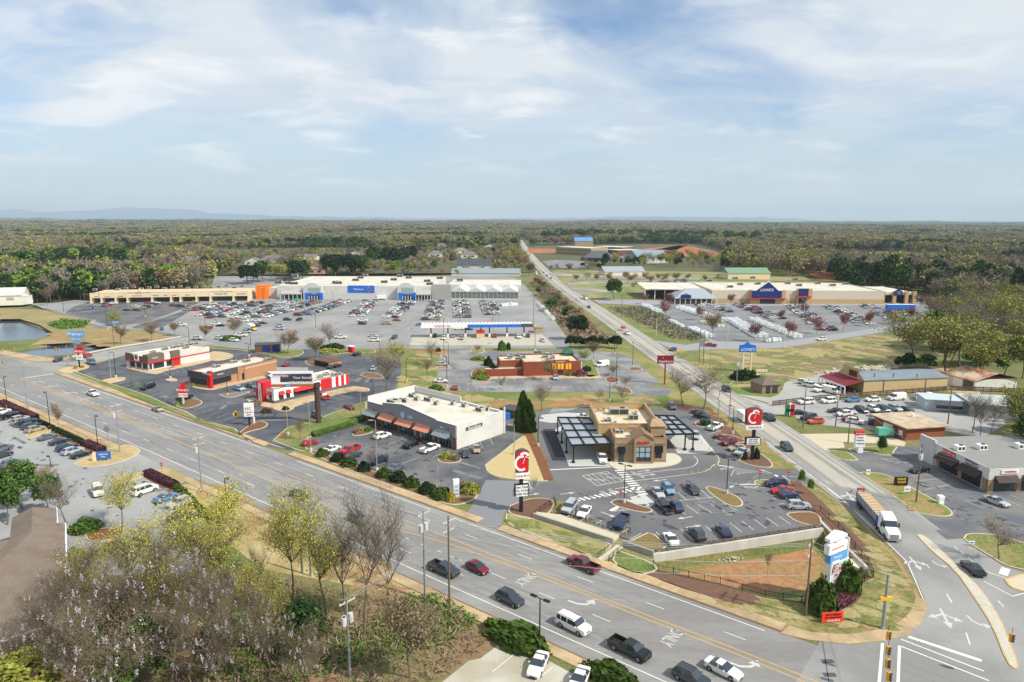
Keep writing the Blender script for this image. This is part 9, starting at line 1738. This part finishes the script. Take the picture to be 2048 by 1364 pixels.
veil=mth('MINIMUM',mth('ADD',mth('MULTIPLY',c1,.85),mth('MULTIPLY',c2,.45)),1.0)
puff=mth('MULTIPLY',mth('MULTIPLY',c3,c1),.8)
hz=nn(nt,'ShaderNodeMapRange',_interpolation_type='SMOOTHSTEP');hz.inputs['From Min'].default_value=0.02;hz.inputs['From Max'].default_value=.22
hz.inputs['To Min'].default_value=.35;L(sep.outputs['Z'],hz.inputs['Value'])
fac=mth('MULTIPLY',veil,hz.outputs[0])
mix=nn(nt,'ShaderNodeMix',_data_type='RGBA');L(fac,mix.inputs[0])
skg=nn(nt,'ShaderNodeVectorMath',_operation='MULTIPLY');skg.inputs[1].default_value=(1.02,1.26,1.46);L(sky.outputs[0],skg.inputs[0])
L(skg.outputs[0],mix.inputs[6]);mix.inputs[7].default_value=(7.9,8.5,9.0,1)
mix2=nn(nt,'ShaderNodeMix',_data_type='RGBA');L(puff,mix2.inputs[0]);L(mix.outputs[2],mix2.inputs[6]);mix2.inputs[7].default_value=(10,10.1,10.3,1)
shade=cloud(.9,(5.5,9.1,0),.5,.8)
mix3=nn(nt,'ShaderNodeMix',_data_type='RGBA');L(mth('MULTIPLY',mth('MULTIPLY',shade,veil),.55),mix3.inputs[0]);L(mix2.outputs[2],mix3.inputs[6]);mix3.inputs[7].default_value=(5.9,6.8,7.9,1)
hb=nn(nt,'ShaderNodeMapRange',_interpolation_type='SMOOTHSTEP');hb.inputs['From Min'].default_value=.0;hb.inputs['From Max'].default_value=.16;hb.inputs['To Min'].default_value=.85;hb.inputs['To Max'].default_value=0;L(sep.outputs['Z'],hb.inputs['Value'])
mix4=nn(nt,'ShaderNodeMix',_data_type='RGBA');L(hb.outputs[0],mix4.inputs[0]);L(mix3.outputs[2],mix4.inputs[6]);mix4.inputs[7].default_value=(7.1,8.1,8.6,1)
L(mix4.outputs[2],bg.inputs[0]);bg.inputs[1].default_value=.095
if HAZE:
 mb=MB();mb.box(-34000,-400,-6,34000,31000,640);hz_o=mb.obj('haze',None);hz_o['kind']='stuff';hz_o['label']='thin blue haze over the far land'
 hm=bpy.data.materials.new('haze');hm.use_nodes=True;hn=hm.node_tree;hn.nodes.clear()
 ho=hn.nodes.new('ShaderNodeOutputMaterial');hv=hn.nodes.new('ShaderNodeVolumePrincipled')
 hv.inputs['Color'].default_value=(.74,.89,1,1);hv.inputs['Density'].default_value=5.5e-5;hv.inputs['Anisotropy'].default_value=0
 hn.links.new(hv.outputs[0],ho.inputs['Volume']);hz_o.data.materials.clear();hz_o.data.materials.append(hm)
scn.cycles.volume_bounces=0;scn.cycles.max_bounces=5;scn.cycles.diffuse_bounces=2;scn.cycles.glossy_bounces=2;scn.cycles.transparent_max_bounces=6
scn.cycles.use_denoising=True
